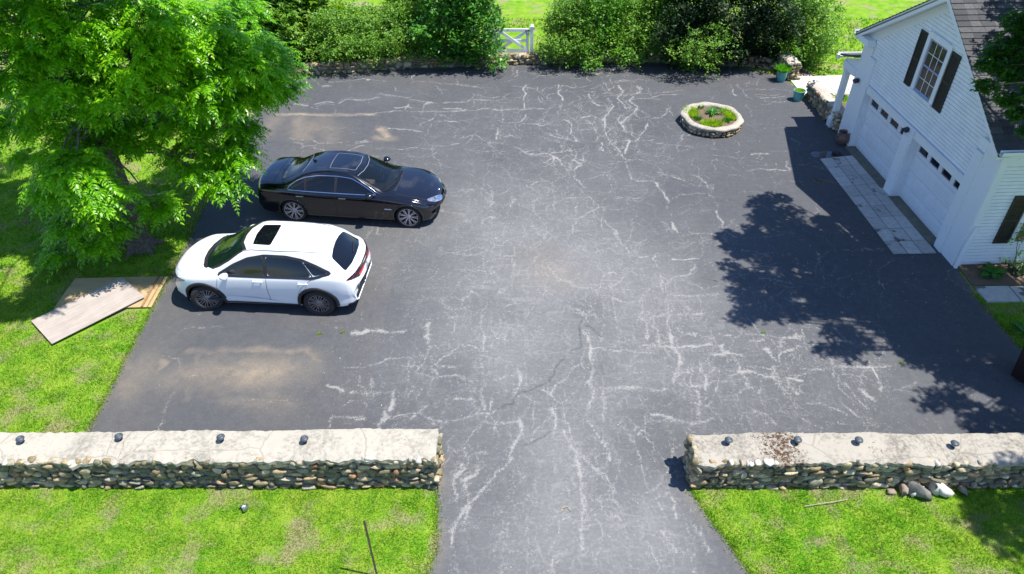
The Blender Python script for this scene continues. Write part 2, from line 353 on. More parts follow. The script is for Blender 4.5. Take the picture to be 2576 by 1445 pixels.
# worn pale traffic area
def blob(D, rx, ry, k, A):
    x, y = G(*D); A += k * np.exp(-((GXX - x) / rx) ** 2 - ((GYY - y) / ry) ** 2)
pale = np.zeros(shp)
for D, rx, ry, k in (((1420, 1150), 1.8, 2.4, .55), ((1430, 850), 3.0, 2.6, .55), ((1330, 640), 3.6, 2.6, .55), ((1380, 1400), 1.5, 1.6, .6), ((1180, 520), 3.2, 2.6, .25),
                     ((1450, 420), 4.0, 3.0, .25), ((1700, 700), 2.2, 2.4, .25), ((1650, 1000), 3, 1.6, .2), ((1150, 850), 1.5, 2.2, .15), ((1650, 1400), 1.2, 1.2, .35),
                     ((1250, 250), 6, 2.0, .10), ((2100, 950), 3.0, 1.2, .12), ((1600, 1300), .8, 1.2, .25)): blob(D, rx, ry, k, pale)
webm = np.zeros(shp)
for D, rx, ry, k in (((1400, 700), 4, 5, .5), ((1500, 350), 4.5, 3.5, .7), ((1750, 900), 3.5, 2.5, .6), ((1950, 1000), 3.0, 1.8, .6), ((1050, 980), 2.5, 1.2, .5), ((1400, 1300), 2, 3, .4), ((1150, 320), 5, 3, .35), ((2150, 750), 3, 3, .45)): blob(D, rx, ry, k, webm)
pale *= .55 + .9 * vnoise(shp, 26, 21); pale += .22 * (vnoise(shp, 60, 22) - .5) + .12 * (vnoise(shp, 14, 23) - .5)
# dried dirt rings left by parked cars and puddles
def ring(Ds, wd, k): stroke(dust, [G(*p) for p in Ds], wd, k)
for D_, rx, ry, k in (((600, 945), 1.15, .52, .40), ((700, 930), .8, .5, .2), ((480, 945), .7, .5, .2), ((790, 320), .9, .6, .22), ((345, 930), .4, .5, .2)): blob(D_, rx, ry, k, dust)
for Ds, wd, k in (([(470, 885), (620, 880), (760, 885), (800, 905)], .11, .34), ([(500, 890), (490, 940), (470, 1000)], .10, .34), ([(560, 890), (560, 930), (545, 980)], .18, .22),
                  ([(310, 900), (330, 990)], .3, .2), ([(790, 900), (770, 950)], .3, .2), ([(640, 900), (700, 1010)], .4, .18),
                  ([(560, 1010), (720, 1020)], .2, .2), ([(690, 292), (780, 288), (940, 290)], .09, .55), ([(690, 300), (670, 340)], .3, .2), ([(755, 300), (760, 345)], .32, .3), ([(820, 300), (830, 350)], .35, .2),
                  ([(960, 325), (975, 345)], .12, .7), ([(950, 350), (985, 352)], .16, .4), ([(410, 915), (402, 925)], .1, .6), ([(1370, 660), (1400, 690)], .6, .2)): ring(Ds, wd, k)
dust *= .30 + .75 * vnoise(shp, 14, 31) + .55 * vnoise(shp, 4, 32)
dust += .16 * np.clip(vnoise(shp, 40, 33) - .45, 0, 1) * (GXX < -3)
edge = np.clip(1 - dist_poly(GXX, GYY, drive) / .25, 0, 1); dust = np.maximum(dust, edge * .35 * vnoise(shp, 8, 35))
# standing water and damp patches by the garage
wet = np.zeros(shp)
for Ds, wd in (([(2048, 390), (2075, 396), (2095, 399)], .16), ([(2060, 388), (2110, 392)], .18), ([(2075, 457), (2100, 460)], .09), ([(2045, 455), (2060, 457)], .08)): stroke(wet, [G(*p) for p in Ds], wd, 1.0)
ok = in_poly(GXX[:-1, :-1] + STEP / 2, GYY[:-1, :-1] + STEP / 2, drive)
nx = shp[1]; I = (np.arange(shp[0] - 1)[:, None] * nx + np.arange(nx - 1)[None, :])[ok]
V = np.stack([GXX.ravel(), GYY.ravel(), np.full(GXX.size, .012) + ((vnoise(shp, 50, 41) - .5) * .012).ravel()], 1)
Q = np.stack([I, I + 1, I + 1 + nx, I + nx], 1); used = np.unique(Q); remap = np.zeros(len(V), int); remap[used] = np.arange(len(used))
m, nt, b = new_mat('asphalt'); pos = geo_pos(nt)
def attr(n):
    a = nt.nodes.new('ShaderNodeAttribute'); a.attribute_name = n; return a.outputs['Fac']
fine = noise(nt, 60, 3, .8, pos); fine2 = noise(nt, 17, 5, .75, pos); med = noise(nt, 5, 5, .6, pos)
base = ramp(nt, math_n(nt, 'ADD', math_n(nt, 'MULTIPLY', fine, .6), math_n(nt, 'MULTIPLY', med, .4)), [(.3, (.048, .049, .053)), (.7, (.088, .089, .094))])
def streak(sx, sy, seed):
    mp = nt.nodes.new('ShaderNodeMapping'); mp.inputs['Scale'].default_value = (sx, sy, 1); mp.inputs['Location'].default_value = (seed, 0, 0); nt.links.new(pos, mp.inputs['Vector']); mp.inputs['Rotation'].default_value = (0, 0, .05 * (1 if seed < 5 else -1)); return noise(nt, 1.0, 6, .72, mp.outputs[0], 1.4)
stk = math_n(nt, 'MAXIMUM', streak(1.7, 5.5, 3), streak(5.0, 2.0, 8))
stk = math_n(nt, 'MULTIPLY', math_n(nt, 'SUBTRACT', stk, .52), 2.8, clamp=True)
pl = math_n(nt, 'MULTIPLY', attr('pale'), math_n(nt, 'ADD', math_n(nt, 'ADD', math_n(nt, 'MULTIPLY', fine2, .9), math_n(nt, 'MULTIPLY', stk, .75)), .16), clamp=True)
pl = math_n(nt, 'ADD', pl, math_n(nt, 'MULTIPLY', math_n(nt, 'MULTIPLY', stk, fine), math_n(nt, 'ADD', math_n(nt, 'MULTIPLY', attr('web'), .55), .10)), clamp=True)
c = mixc(nt, pl, base, (.205, .20, .192))
def web(scale, wdt, k, seed):
    mp = nt.nodes.new('ShaderNodeMapping'); mp.inputs['Location'].default_value = (seed, seed * 2, 0); mp.inputs['Scale'].default_value = (1, .62, 1); nt.links.new(pos, mp.inputs['Vector'])
    dn = nt.nodes.new('ShaderNodeTexNoise'); dn.inputs['Scale'].default_value = 1.6; dn.inputs['Detail'].default_value = 6; dn.inputs['Roughness'].default_value = .7; nt.links.new(mp.outputs[0], dn.inputs['Vector'])
    mv = nt.nodes.new('ShaderNodeMixRGB'); mv.inputs[0].default_value = .30; nt.links.new(mp.outputs[0], mv.inputs[1]); nt.links.new(dn.outputs['Color'], mv.inputs[2])
    v = nt.nodes.new('ShaderNodeTexVoronoi'); v.feature = 'DISTANCE_TO_EDGE'; v.inputs['Scale'].default_value = scale; nt.links.new(mv.outputs[0], v.inputs['Vector'])
    e = math_n(nt, 'SUBTRACT', 1.0, math_n(nt, 'DIVIDE', v.outputs['Distance'], wdt), clamp=True)
    msk = math_n(nt, 'MULTIPLY', math_n(nt, 'SUBTRACT', noise(nt, .9 + seed * .1, 4, .65, mp.outputs[0]), .40), 4.5, clamp=True)
    return math_n(nt, 'MULTIPLY', math_n(nt, 'MULTIPLY', e, msk), k)
webs = math_n(nt, 'MULTIPLY', math_n(nt, 'MAXIMUM', web(1.4, .034, .95, 1.0), math_n(nt, 'MAXIMUM', web(2.8, .055, .75, 4.0), web(5.0, .080, .55, 9.0))), math_n(nt, 'ADD', math_n(nt, 'MULTIPLY', attr('pale'), .8), attr('web'), clamp=True))
we = math_n(nt, 'ADD', math_n(nt, 'MAXIMUM', attr('wear'), webs), math_n(nt, 'MULTIPLY', math_n(nt, 'SUBTRACT', fine, .5), 2.6))
we = math_n(nt, 'ADD', we, math_n(nt, 'MULTIPLY', math_n(nt, 'SUBTRACT', fine2, .5), 2.0))
we = math_n(nt, 'MULTIPLY', math_n(nt, 'SUBTRACT', we, .38), 1.7, clamp=True)
we = math_n(nt, 'MULTIPLY', we, .72)
c = mixc(nt, we, c, (.34, .325, .30))
du = math_n(nt, 'MULTIPLY', attr('dust'), math_n(nt, 'ADD', math_n(nt, 'MULTIPLY', fine2, 1.6), .15), clamp=True)
c = mixc(nt, du, c, (.30, .235, .16))
c = mixc(nt, attr('tar'), c, (.035, .036, .042))
c = mixc(nt, math_n(nt, 'MULTIPLY', attr('wet'), .8), c, (.012, .012, .014))
nt.links.new(c, b.inputs['Base Color'])
rr = math_n(nt, 'SUBTRACT', .78, math_n(nt, 'MULTIPLY', math_n(nt, 'GREATER_THAN', attr('wet'), .35), .74)); nt.links.new(rr, b.inputs['Roughness'])
b.inputs['Specular IOR Level'].default_value = .42
bn = nt.nodes.new('ShaderNodeBump'); bn.inputs['Distance'].default_value = .008
nt.links.new(math_n(nt, 'SUBTRACT', .35, math_n(nt, 'MULTIPLY', attr('wet'), .5), clamp=True), bn.inputs['Strength'])
nt.links.new(fine, bn.inputs['Height']); nt.links.new(bn.outputs['Normal'], b.inputs['Normal'])
driveway = np_mesh('driveway', V[used], remap[Q], m); tag(driveway, kind='structure')
for nme, A in (('wear', wear), ('tar', tar), ('dust', np.clip(dust, 0, 1)), ('pale', np.clip(pale, 0, 1)), ('wet', wet), ('web', np.clip(webm, 0, 1))):
    at = driveway.data.attributes.new(nme, 'FLOAT', 'POINT'); at.data.foreach_set('value', A.ravel()[used].astype(np.float32))
del V, Q, wx, wy

# ------------------------------------------------------------------ concrete walk beside the garage and flagstone apron
m = pm('pale_concrete', (.60, .555, .46), (.50, .46, .38), 2.5, .9, bmp=.15, bscale=60)
def slab_poly(name, poly, z0, z1, mat, **k):
    mb = MB(); n = len(poly); mb.add([(x, y, z0) for x, y in poly] + [(x, y, z1) for x, y in poly],
        [tuple(range(n))[::-1], tuple(range(n, 2 * n))] + [(i, (i + 1) % n, n + (i + 1) % n, n + i) for i in range(n)])
    return tag(mb.build(name, mat), **k)
mb = MB()
wk = [[(10.61, 27.27), (10.66, 26.9), (10.70, 25.75), (10.78, 25.5), (11.95, 25.6), (11.95, 27.36)], [(11.97, 27.36), (11.97, 25.6), (13.3, 25.7), (13.3, 27.45)],
      [(13.32, 27.45), (13.32, 25.7), (15.0, 25.8), (15.0, 27.55)], [(15.02, 27.55), (15.02, 25.8), (17.5, 25.9), (17.5, 27.7)]]
for p in wk:
    n = len(p); mb.add([(x, y, -.02) for x, y in p] + [(x, y, .035) for x, y in p], [tuple(range(n))[::-1], tuple(range(n, 2 * n))] + [(i, (i + 1) % n, n + (i + 1) % n, n + i) for i in range(n)])
tag(mb.build('concrete_walk', m), kind='structure')
m2, nt, b = new_mat('apron_slab'); pos = geo_pos(nt)
st = noise(nt, 1.7, 5, .6, pos, ); dk = ramp(nt, st, [(.60, (0, 0, 0)), (.64, (1, 1, 1))])
fb = ramp(nt, noise(nt, 9, 5, .6, pos), [(.3, (.56, .52, .47)), (.7, (.40, .38, .345))])
r = island_random(nt); fb = mixc(nt, 1.0, fb, ramp(nt, r, [(0, (.85, .85, .85)), (1, (1.1, 1.1, 1.1))]), 'MULTIPLY')
nt.links.new(mixc(nt, math_n(nt, 'MULTIPLY', dk, .8), fb, (.06, .055, .045)), b.inputs['Base Color']); b.inputs['Roughness'].default_value = .85
bump(nt, b, noise(nt, 50, 4, .6, pos), .3, .005)
mb = MB(); A0 = Vector((9.75, 20.75)); A1 = Vector((10.0, 15.63)); B0 = Vector((10.78, 21.45)); B1 = Vector((11.15, 15.66))
for i in range(9):
    for j in range(3):
        def P(u, v):
            s = A0.lerp(A1, u); e = Vector((10.98, 21.0)).lerp(B1, u); return s.lerp(e, v)
        g_ = .010
        q = [P(i / 9 + g_ / 5, j / 3 + g_), P(i / 9 + g_ / 5, (j + 1) / 3 - g_), P((i + 1) / 9 - g_ / 5, (j + 1) / 3 - g_), P((i + 1) / 9 - g_ / 5, j / 3 + g_)]
        h = .038 + random.uniform(-.003, .003); mb.add([(p.x, p.y, 0) for p in q] + [(p.x, p.y, h) for p in q], [(3, 2, 1, 0), (4, 5, 6, 7), (0, 1, 5, 4), (1, 2, 6, 5), (2, 3, 7, 6), (3, 0, 4, 7)])
tag(mb.build('paved_apron', m2), kind='structure')
# slabs of the side path running off right
mb = MB()
for x0, x1 in ((11.45, 12.28), (12.31, 13.1), (13.13, 13.95), (13.98, 14.8)):
    s0 = .0 if x0 > 11.5 else -.03; q = [(x0 + s0, 14.25), (x0 + .02, 13.66), (x1, 13.68), (x1, 14.27)]
    mb.add([(x, y, -.01) for x, y in q] + [(x, y, .04) for x, y in q], [(3, 2, 1, 0), (4, 5, 6, 7), (0, 1, 5, 4), (1, 2, 6, 5), (2, 3, 7, 6), (3, 0, 4, 7)])
tag(mb.build('side_path', m2), kind='structure')
# garden bed soil along the side wall
slab_poly('flower_bed', [(11.45, 15.1), (11.42, 14.32), (14.8, 14.32), (18, 14.4), (18, 15.55), (11.55, 15.2)], -.02, .03, MAT['soil'], kind='structure')
slab_poly('planting_bed', [(10.62, 27.30), (11.75, 27.38), (11.45, 28.1), (11.1, 28.9), (10.6, 28.9)], -.02, .03, MAT['soil'], kind='structure')
slab_poly('porch_floor', [(11.0, 22.62), (10.95, 23.2), (14.5, 23.4), (14.5, 22.7)], -.02, .06, MAT['concrete'], kind='structure')
slab_poly('gravel_bed', [(11.32, 23.45), (11.32, 24.9), (14.5, 25.0), (14.5, 23.5)], -.02, .03, MAT['soil'], kind='structure')
slab_poly('hedge_bed', [(-12, 27.4), (-7.9, 27.45), (-4, 28.2), (.67, 28.6), (5, 28.9), (9.2, 28.4), (10.4, 28.0), (10.6, 29.9), (1.2, 30.2), (1.0, 29.1), (-.8, 29.1), (-1.0, 30.2), (-12, 31.0)], -.02, .025, MAT['soil'], kind='structure')
# ------------------------------------------------------------------ rubble stone walls
def stone_mat(name, lift=1.0):
    m, nt, b = new_mat(name); r = island_random(nt)
    cs = [(0, (.20, .19, .15)), (.12, (.34, .29, .21)), (.24, (.15, .16, .13)), (.36, (.42, .38, .30)), (.48, (.22, .20, .14)), (.58, (.29, .30, .27)), (.70, (.31, .25, .18)), (.75, (.25, .23, .17)), (.84, (.46, .43, .37)), (.90, (.17, .17, .15)), (.975, (.30, .19, .13)), (1, (.50, .46, .40))]
    rp = nt.nodes.new('ShaderNodeValToRGB'); rp.color_ramp.interpolation = 'CONSTANT'; e = rp.color_ramp.elements
    e[0].position, e[0].color = 0, (*cs[0][1], 1); e[1].position, e[1].color = cs[-1][0], (*cs[-1][1], 1)
    for p, c in cs[1:-1]: x = e.new(p); x.color = (*[v * lift for v in c], 1)
    nt.links.new(r, rp.inputs['Fac'])
    n1 = noise(nt, 22, 6, .7); col = mixc(nt, 1.0, rp.outputs['Color'], ramp(nt, n1, [(.3, (.60, .53, .43)), (.7, (1.45, 1.26, .98))]), 'MULTIPLY')
    nt.links.new(col, b.inputs['Base Color']); b.inputs['Roughness'].default_value = .9; b.inputs['Specular IOR Level'].default_value = .2
    bump(nt, b, noise(nt, 35, 6, .75), .8, .02); return m
MAT['stone'] = stone_mat('field_stone', 1.12)
def cap_mat(name, c1, c2, moss=0):
    m, nt, b = new_mat(name); n1 = noise(nt, 1.6, 6, .65); n2 = noise(nt, 14, 5, .7)
    col = ramp(nt, math_n(nt, 'ADD', math_n(nt, 'MULTIPLY', n1, .5), math_n(nt, 'MULTIPLY', n2, .5)), [(.37, c2), (.52, c1)])
    v = nt.nodes.new('ShaderNodeTexVoronoi'); v.feature = 'DISTANCE_TO_EDGE'; v.inputs['Scale'].default_value = .8
    tc = nt.nodes.new('ShaderNodeTexCoord'); dn = nt.nodes.new('ShaderNodeTexNoise'); dn.inputs['Scale'].default_value = 3.0; dn.inputs['Detail'].default_value = 6
    nt.links.new(tc.outputs['Object'], dn.inputs['Vector']); nt.links.new(mixc(nt, .22, (0, 0, 0), (0, 0, 0)), v.inputs['Vector'])
    mv = mixc(nt, .16, (0, 0, 0), (0, 0, 0)); mvn = mv.node; nt.links.new(tc.outputs['Object'], mvn.inputs[1]); nt.links.new(dn.outputs['Color'], mvn.inputs[2]); nt.links.new(mv, v.inputs['Vector'])
    ck = ramp(nt, v.outputs['Distance'], [(.0, (1, 1, 1)), (.012, (0, 0, 0))])
    col = mixc(nt, math_n(nt, 'MULTIPLY', math_n(nt, 'MULTIPLY', ck, n2), .75), col, (.13, .11, .085))
    if moss:
        n3 = noise(nt, 16, 7, .78); a = nt.nodes.new('ShaderNodeAttribute'); a.attribute_name = 'moss'
        mm = math_n(nt, 'MULTIPLY', math_n(nt, 'SUBTRACT', math_n(nt, 'ADD', n3, math_n(nt, 'MULTIPLY', a.outputs['Fac'], .30)), .755), 16, clamp=True)
        col = mixc(nt, mm, col, (.075, .04, .022))
    nt.links.new(col, b.inputs['Base Color']); b.inputs['Roughness'].default_value = .92; b.inputs['Specular IOR Level'].default_value = .2
    bump(nt, b, math_n(nt, 'ADD', n2, math_n(nt, 'MULTIPLY', ck, -.6)), .45, .02); return m
MAT['cap_pale'] = cap_mat('pale_mortar_cap', (.41, .37, .30), (.23, .21, .17))
MAT['cap_grey'] = cap_mat('grey_mortar_cap', (.36, .325, .265), (.17, .152, .125), moss=1)
def ico_unit(sub=2):
    bm = bmesh.new(); bmesh.ops.create_icosphere(bm, subdivisions=sub, radius=1); v = np.array([x.co[:] for x in bm.verts]); f = np.array([[q.index for q in y.verts] for y in bm.faces]); bm.free(); return v, f
ICO_V, ICO_F = ico_unit(2)
def stones(items, seed=1):
    """items: (centre, right axis, out axis, (w,h,d)) -> arrays of lumpy stones"""
    r = np.random.default_rng(seed); Vs = []; Fs = []; n = 0
    for c, ax, out, (w_, h_, d_) in items:
        up = np.array([0, 0, 1.0]); ax = np.array(ax, float); out = np.array(out, float); c = np.array(c, float)
        v = ICO_V.copy(); v = np.sign(v) * np.abs(v) ** r.uniform(.55, .85)        # boxier than a ball
        k = r.normal(size=(5, 3)); ph = r.uniform(0, 6, 5)
        nrm = 1 + sum(.075 * np.sin(ICO_V @ (k[i] * 2.2) + ph[i]) for i in range(5)); v = v * nrm[:, None]
        for _ in range(10):
            pn = r.normal(size=3); pn /= np.linalg.norm(pn); pd = r.uniform(.46, .82); kk = v @ pn; v = v - np.outer(np.maximum(kk - pd, 0) * .9, pn)
        v = v @ np.diag([w_, d_, h_]); t = r.uniform(-.18, .18)
        x = v[:, 0] * math.cos(t) - v[:, 2] * math.sin(t); z = v[:, 0] * math.sin(t) + v[:, 2] * math.cos(t)
        Vs.append(c + np.outer(x, ax) + np.outer(v[:, 1], out) + np.outer(z, up)); Fs.append(ICO_F + n); n += len(v)
    return np.concatenate(Vs), np.concatenate(Fs)
def face_stones(p0, p1, out, z0, z1, seed, wmin=.10, wmax=.30, hmin=.05, hmax=.105, dep=.075):
    r = random.Random(seed); p0 = Vector((*p0, 0)); p1 = Vector((*p1, 0)); L = (p1 - p0).length; ax = (p1 - p0).normalized(); o = Vector((*out, 0)).normalized(); it = []
    z = z0
    while z < z1:
        h = r.uniform(hmin, hmax); x = r.uniform(-.1, 0)
        while x < L:
            w_ = r.uniform(wmin, wmax); hh = h * r.uniform(.7, 1.25)
            zz = min(z + h * .9 + r.uniform(-.02, .02), z1 - hh * .3)
            if -.02 < x + w_ * .5 < L + .03: it.append((p0 + ax * (x + w_ * .5) + o * r.uniform(-.035, .03) + Vector((0, 0, zz)), ax, o, (w_ * .52, hh * .98, dep * r.uniform(.7, 1.3))))
            x += w_ * .93
        z += h * 1.42
    return it
def cap_mesh(name, p0, p1, y0, y1, zt, th, mat, parent, seed, moss=None, zf=None):
    """long top slab with ragged edges. y0 front, y1 back relative coordinates"""
    L = p1 - p0; nx_ = int(L / .045); ny_ = 12; V = []; r = random.Random(seed)
    for j in range(ny_ + 1):
        for i in range(nx_ + 1):
            x = p0 + L * i / nx_; v = j / ny_
            e0 = .08 * mnoise.noise(Vector((x * 2.3, 3.1, seed))) + .07 * mnoise.noise(Vector((x * 8, 1.1, seed))) ; e1 = .03 * mnoise.noise(Vector((x * 2.0, 8.1, seed))) + .022 * mnoise.noise(Vector((x * 10, 5.1, seed)))
            y = (y0 + e0) * (1 - v) + (y1 + e1) * v
            z = (zf(x) if zf else zt) + .04 * mnoise.noise(Vector((x * 1.1, y * 3, seed))) + .012 * mnoise.noise(Vector((x * 6, y * 8, seed)))
            edge = min(v, 1 - v) * ny_; z -= .022 * (1 if edge < .5 else (.3 if edge < 1.5 else 0)); z -= .03 * (1 - v) ** 3
            if i in (0, nx_): x += .03 * mnoise.noise(Vector((y * 7, seed, 2)))
            V.append((x, y, z))
    n1 = nx_ + 1; F = [(j * n1 + i, j * n1 + i + 1, (j + 1) * n1 + i + 1, (j + 1) * n1 + i) for j in range(ny_) for i in range(nx_)]
    b = len(V); rim = [i for i in range(n1)] + [j * n1 + nx_ for j in range(1, ny_ + 1)] + [ny_ * n1 + i for i in range(nx_ - 1, -1, -1)] + [j * n1 for j in range(ny_ - 1, 0, -1)]
    for q in rim: x, y, z = V[q]; V.append((x, y, z - th))
    m_ = len(rim); F += [(rim[(k + 1) % m_], rim[k], b + k, b + (k + 1) % m_) for k in range(m_)]
    o = obj_from(name, V, F, mat, parent, smooth=True)
    try: o.data.set_sharp_from_angle(angle=R(50))
    except Exception: pass
    if moss:
        at = o.data.attributes.new('moss', 'FLOAT', 'POINT')
        at.data.foreach_set('value', np.array([moss(v[0], v[1]) for v in V], dtype=np.float32))
    return o
def long_wall(name, xa, xb, ya, yb, h, hf, end, label, cap, seed, moss=None):
    t = empty(name, (xa, ya, 0), label=label, cat='stone wall')
    off = Vector((xa, ya, 0)); L = xb - xa; D = yb - ya
    mb = MB(); mb.box((L / 2, D / 2 + .01, (h - .12) / 2 - .02), (L - .05, D - .055, h - .08)); mb.build('mortar_core', MAT['mortar'], t)
    it = face_stones((0, 0.01), (L, 0.01), (0, -1), 0, h - .09, seed, .11, .34, .048, .095, .062)
    it += face_stones((L, D - .05), (0, D - .05), (0, 1), 0, h - .17, seed + 1, .14, .3, .06, .1)
    if end == 'right': it += face_stones((L - .02, 0), (L - .02, D), (1, 0), 0, h - .05, seed + 2)
    else: it += face_stones((.02, D), (.02, 0), (-1, 0), 0, h - .05, seed + 2)
    V, Q = stones(it, seed); o = np_mesh('field_stones', V, Q, MAT['stone'], t)
    c = cap_mesh('mortar_cap', 0, L, -.035, D + .02, h, .07, cap, t, seed, (lambda x, y: moss(x + xa, y + ya)) if moss else None, (lambda x: hf(x + xa)))
    # stones showing at the front and back rim of the cap
    r = random.Random(seed + 5); it = []
    for _ in range(int(L * 2.2)):
        x = r.uniform(.05, L - .1); fr = r.random() < .8
        if name and fr: pass
        zz = hf(x + xa)
        it.append(((x, (-.03 if fr else D + .0) + r.uniform(-.01, .03), zz - r.uniform(.02, .07)), (1, 0, 0), (0, -1, 0), (r.uniform(.045, .12), r.uniform(.035, .065), r.uniform(.05, .09)) if fr else (r.uniform(.05, .14), r.uniform(.015, .032), r.uniform(.03, .06))))
    V, Q = stones(it, seed + 9); np_mesh('rim_stones', V, Q, MAT['rim'], t, smooth=True)
    return t
m, nt, b = new_mat('rim_stone'); r_ = island_random(nt)
rp = ramp(nt, r_, [(0, (.50, .46, .39)), (.3, (.66, .64, .60)), (.45, (.40, .34, .26)), (.7, (.34, .32, .26)), (.85, (.42, .30, .22)), (1, (.60, .56, .48))])
nt.links.new(mixc(nt, 1.0, rp, ramp(nt, noise(nt, 18, 5, .7), [(.3, (.7, .7, .7)), (.7, (1.1, 1.1, 1.1))]), 'MULTIPLY'), b.inputs['Base Color']); b.inputs['Roughness'].default_value = .9
bump(nt, b, noise(nt, 40, 5), .5, .01); MAT['rim'] = m
def hL(x): return .80 + .10 * min(1, max(0, (x + 9) / 7.5)) + .015 * math.sin(x * 1.7)
def hR(x): return .80 + .015 * math.sin(x * 1.3)
wl = long_wall('stone_wall', -11.5, -1.35, 8.32, 8.95, .86, hL, 'right', 'rubble stone wall with clean pale mortar top, left of the driveway opening', MAT['cap_pale'], 3)
def moss(x, y): return max(0, 1 - ((x - 4.85) / .75) ** 2) * 1.0 + max(0, 1 - ((x - 6.55) / .25) ** 2 - ((y - 8.6) / .3) ** 2) * .75
wr_ = long_wall('stone_wall', 3.28, 12.6, 8.31, 8.93, .82, hR, 'left', 'rubble stone wall with brown mossy patches on top, right of the driveway opening', MAT['cap_grey'], 14, moss)
# three pale flat pebbles set in the left cap
# low far retaining wall under the hedge
ft = empty('retaining_wall', (0, 28, 0), label='low crumbling fieldstone wall under the hedge at the far edge of the driveway', cat='stone wall')
pts = [(-8.0, 27.42), (-4, 28.15), (.67, 28.55), (5, 28.86), (9.2, 28.35), (10.45, 27.85)]; it = []
mb = MB()
for i in range(len(pts) - 1):
    p, q = Vector(pts[i]), Vector(pts[i + 1]); d = (q - p).normalized(); nrm = Vector((d.y, -d.x))
    it += [((c[0], c[1] - 28, c[2]), a_, o_, s_) for c, a_, o_, s_ in face_stones(p, q, nrm, 0, .38, 40 + i, .16, .42, .07, .12, .10)]
    it += [((c[0] - nrm.x * .12, c[1] - 28 - nrm.y * .12, .40), a_, o_, (s_[0], .05, .16)) for c, a_, o_, s_ in face_stones(p, q, nrm, 0, .05, 60 + i, .2, .45, .07, .1, .1)]
    mid = (p + q) / 2 - nrm * .22; mb.box((mid.x, mid.y - 28, .18), ((q - p).length, .36, .36), rz=math.atan2(d.y, d.x))
mb.build('mortar_core', MAT['mortar'], ft); V, Q = stones(it, 77); np_mesh('field_stones', V, Q, MAT['stone'], ft, smooth=True)
# two short walls flanking the concrete walk
def short_wall(a, b_, wdt, h, label, seed, h2=None):
    a = Vector(a); b_ = Vector(b_); d = (b_ - a).normalized(); n = Vector((-d.y, d.x)); L = (b_ - a).length
    t = empty('low_stone_wall', (a.x, a.y, 0), math.atan2(d.y, d.x), label=label, cat='stone wall')
    mb = MB(); mb.box((L / 2, wdt / 2, h / 2 - .03), (L - .05, wdt - .06, h - .08)); mb.build('mortar_core', MAT['mortar'], t)
    it = face_stones((0, .01), (L, .01), (0, -1), 0, h - .04, seed) + face_stones((L, wdt), (0, wdt), (0, 1), 0, h - .04, seed + 1) + face_stones((.01, wdt), (.01, 0), (-1, 0), 0, h - .04, seed + 2) + face_stones((L, 0), (L, wdt), (1, 0), 0, h - .04, seed + 3)
    V, Q = stones(it, seed); np_mesh('field_stones', V, Q, MAT['stone'], t, smooth=True)
    cap_mesh('mortar_cap', -.02, L + .02, -.03, wdt + .03, h, .06, MAT['cap_grey2'], t, seed, zf=lambda x: h); return t
MAT['cap_grey2'] = cap_mat('low_wall_cap', (.46, .41, .34), (.34, .30, .25))
short_wall((10.76, 25.45), (10.90, 22.75), .36, .6, 'low stone wall with flat top running from the walk towards the porch post', 90)
short_wall((10.42, 28.1), (10.52, 26.95), .36, .7, 'short stone wall stub at the end of the hedge beside the grassy teal pot', 95)

# round raised planter
pc = (6.82, 23.25); t = empty('round_planter', (*pc, 0), label='low round stone planter ring with pale mortar rim standing on the driveway', cat='planter')
RX, RY, HP = 1.03, 1.10, .33
def ringv(rx, ry, z, n, seed, amp):
    return [((rx + amp * mnoise.noise(Vector((math.cos(a) * 2.5, math.sin(a) * 2.5, seed)))) * math.cos(a), (ry + amp * mnoise.noise(Vector((math.cos(a) * 2.5, math.sin(a) * 2.5, seed)))) * math.sin(a), z + (.025 * mnoise.noise(Vector((math.cos(a) * 3, math.sin(a) * 3, seed + 7))))) for a in [2 * math.pi * i / n for i in range(n)]]
n = 96; rows = [ringv(RX - .02, RY - .02, HP - .09, n, 1, .06), ringv(RX + .0, RY + .0, HP - .03, n, 1, .08), ringv(RX - .04, RY - .04, HP, n, 1, .08), ringv(RX - .14, RY - .14, HP + .005, n, 2, .05), ringv(RX - .21, RY - .23, HP - .005, n, 3, .06), ringv(RX - .235, RY - .255, HP - .05, n, 3, .06), ringv(RX - .24, RY - .26, HP - .16, n, 3, .06)]
V = sum(rows, []); F = [(i * n + k, i * n + (k + 1) % n, (i + 1) * n + (k + 1) % n, (i + 1) * n + k) for i in range(len(rows) - 1) for k in range(n)]
obj_from('mortar_rim', V, F, MAT['cap_pale'], t, smooth=True)
it = []; r = random.Random(5)
for k in range(46):
    a = 2 * math.pi * k / 46 + r.uniform(-.03, .03); rr = 1 + r.uniform(-.03, .01)
    for z in ((.07, .18) if r.random() < .6 else (.10, .21)): it.append(((RX * .955 * rr * math.cos(a), RY * .955 * rr * math.sin(a), z), (-math.sin(a), math.cos(a), 0), (math.cos(a), math.sin(a), 0), (r.uniform(.06, .11), r.uniform(.05, .075), .07)))
V, Q = stones(it, 8); np_mesh('field_stones', V, Q, MAT['stone'], t, smooth=True)
mb = MB(); mb.lathe([(.97, 0.0), (.95, .2)], 64); mb.build('mortar_core', MAT['mortar'], t, smooth=True)
mb = MB(); mb.lathe([(.0, .245), (.5, .24), (.84, .215)], 48); o = mb.build('soil', MAT['soil'], t, smooth=True)
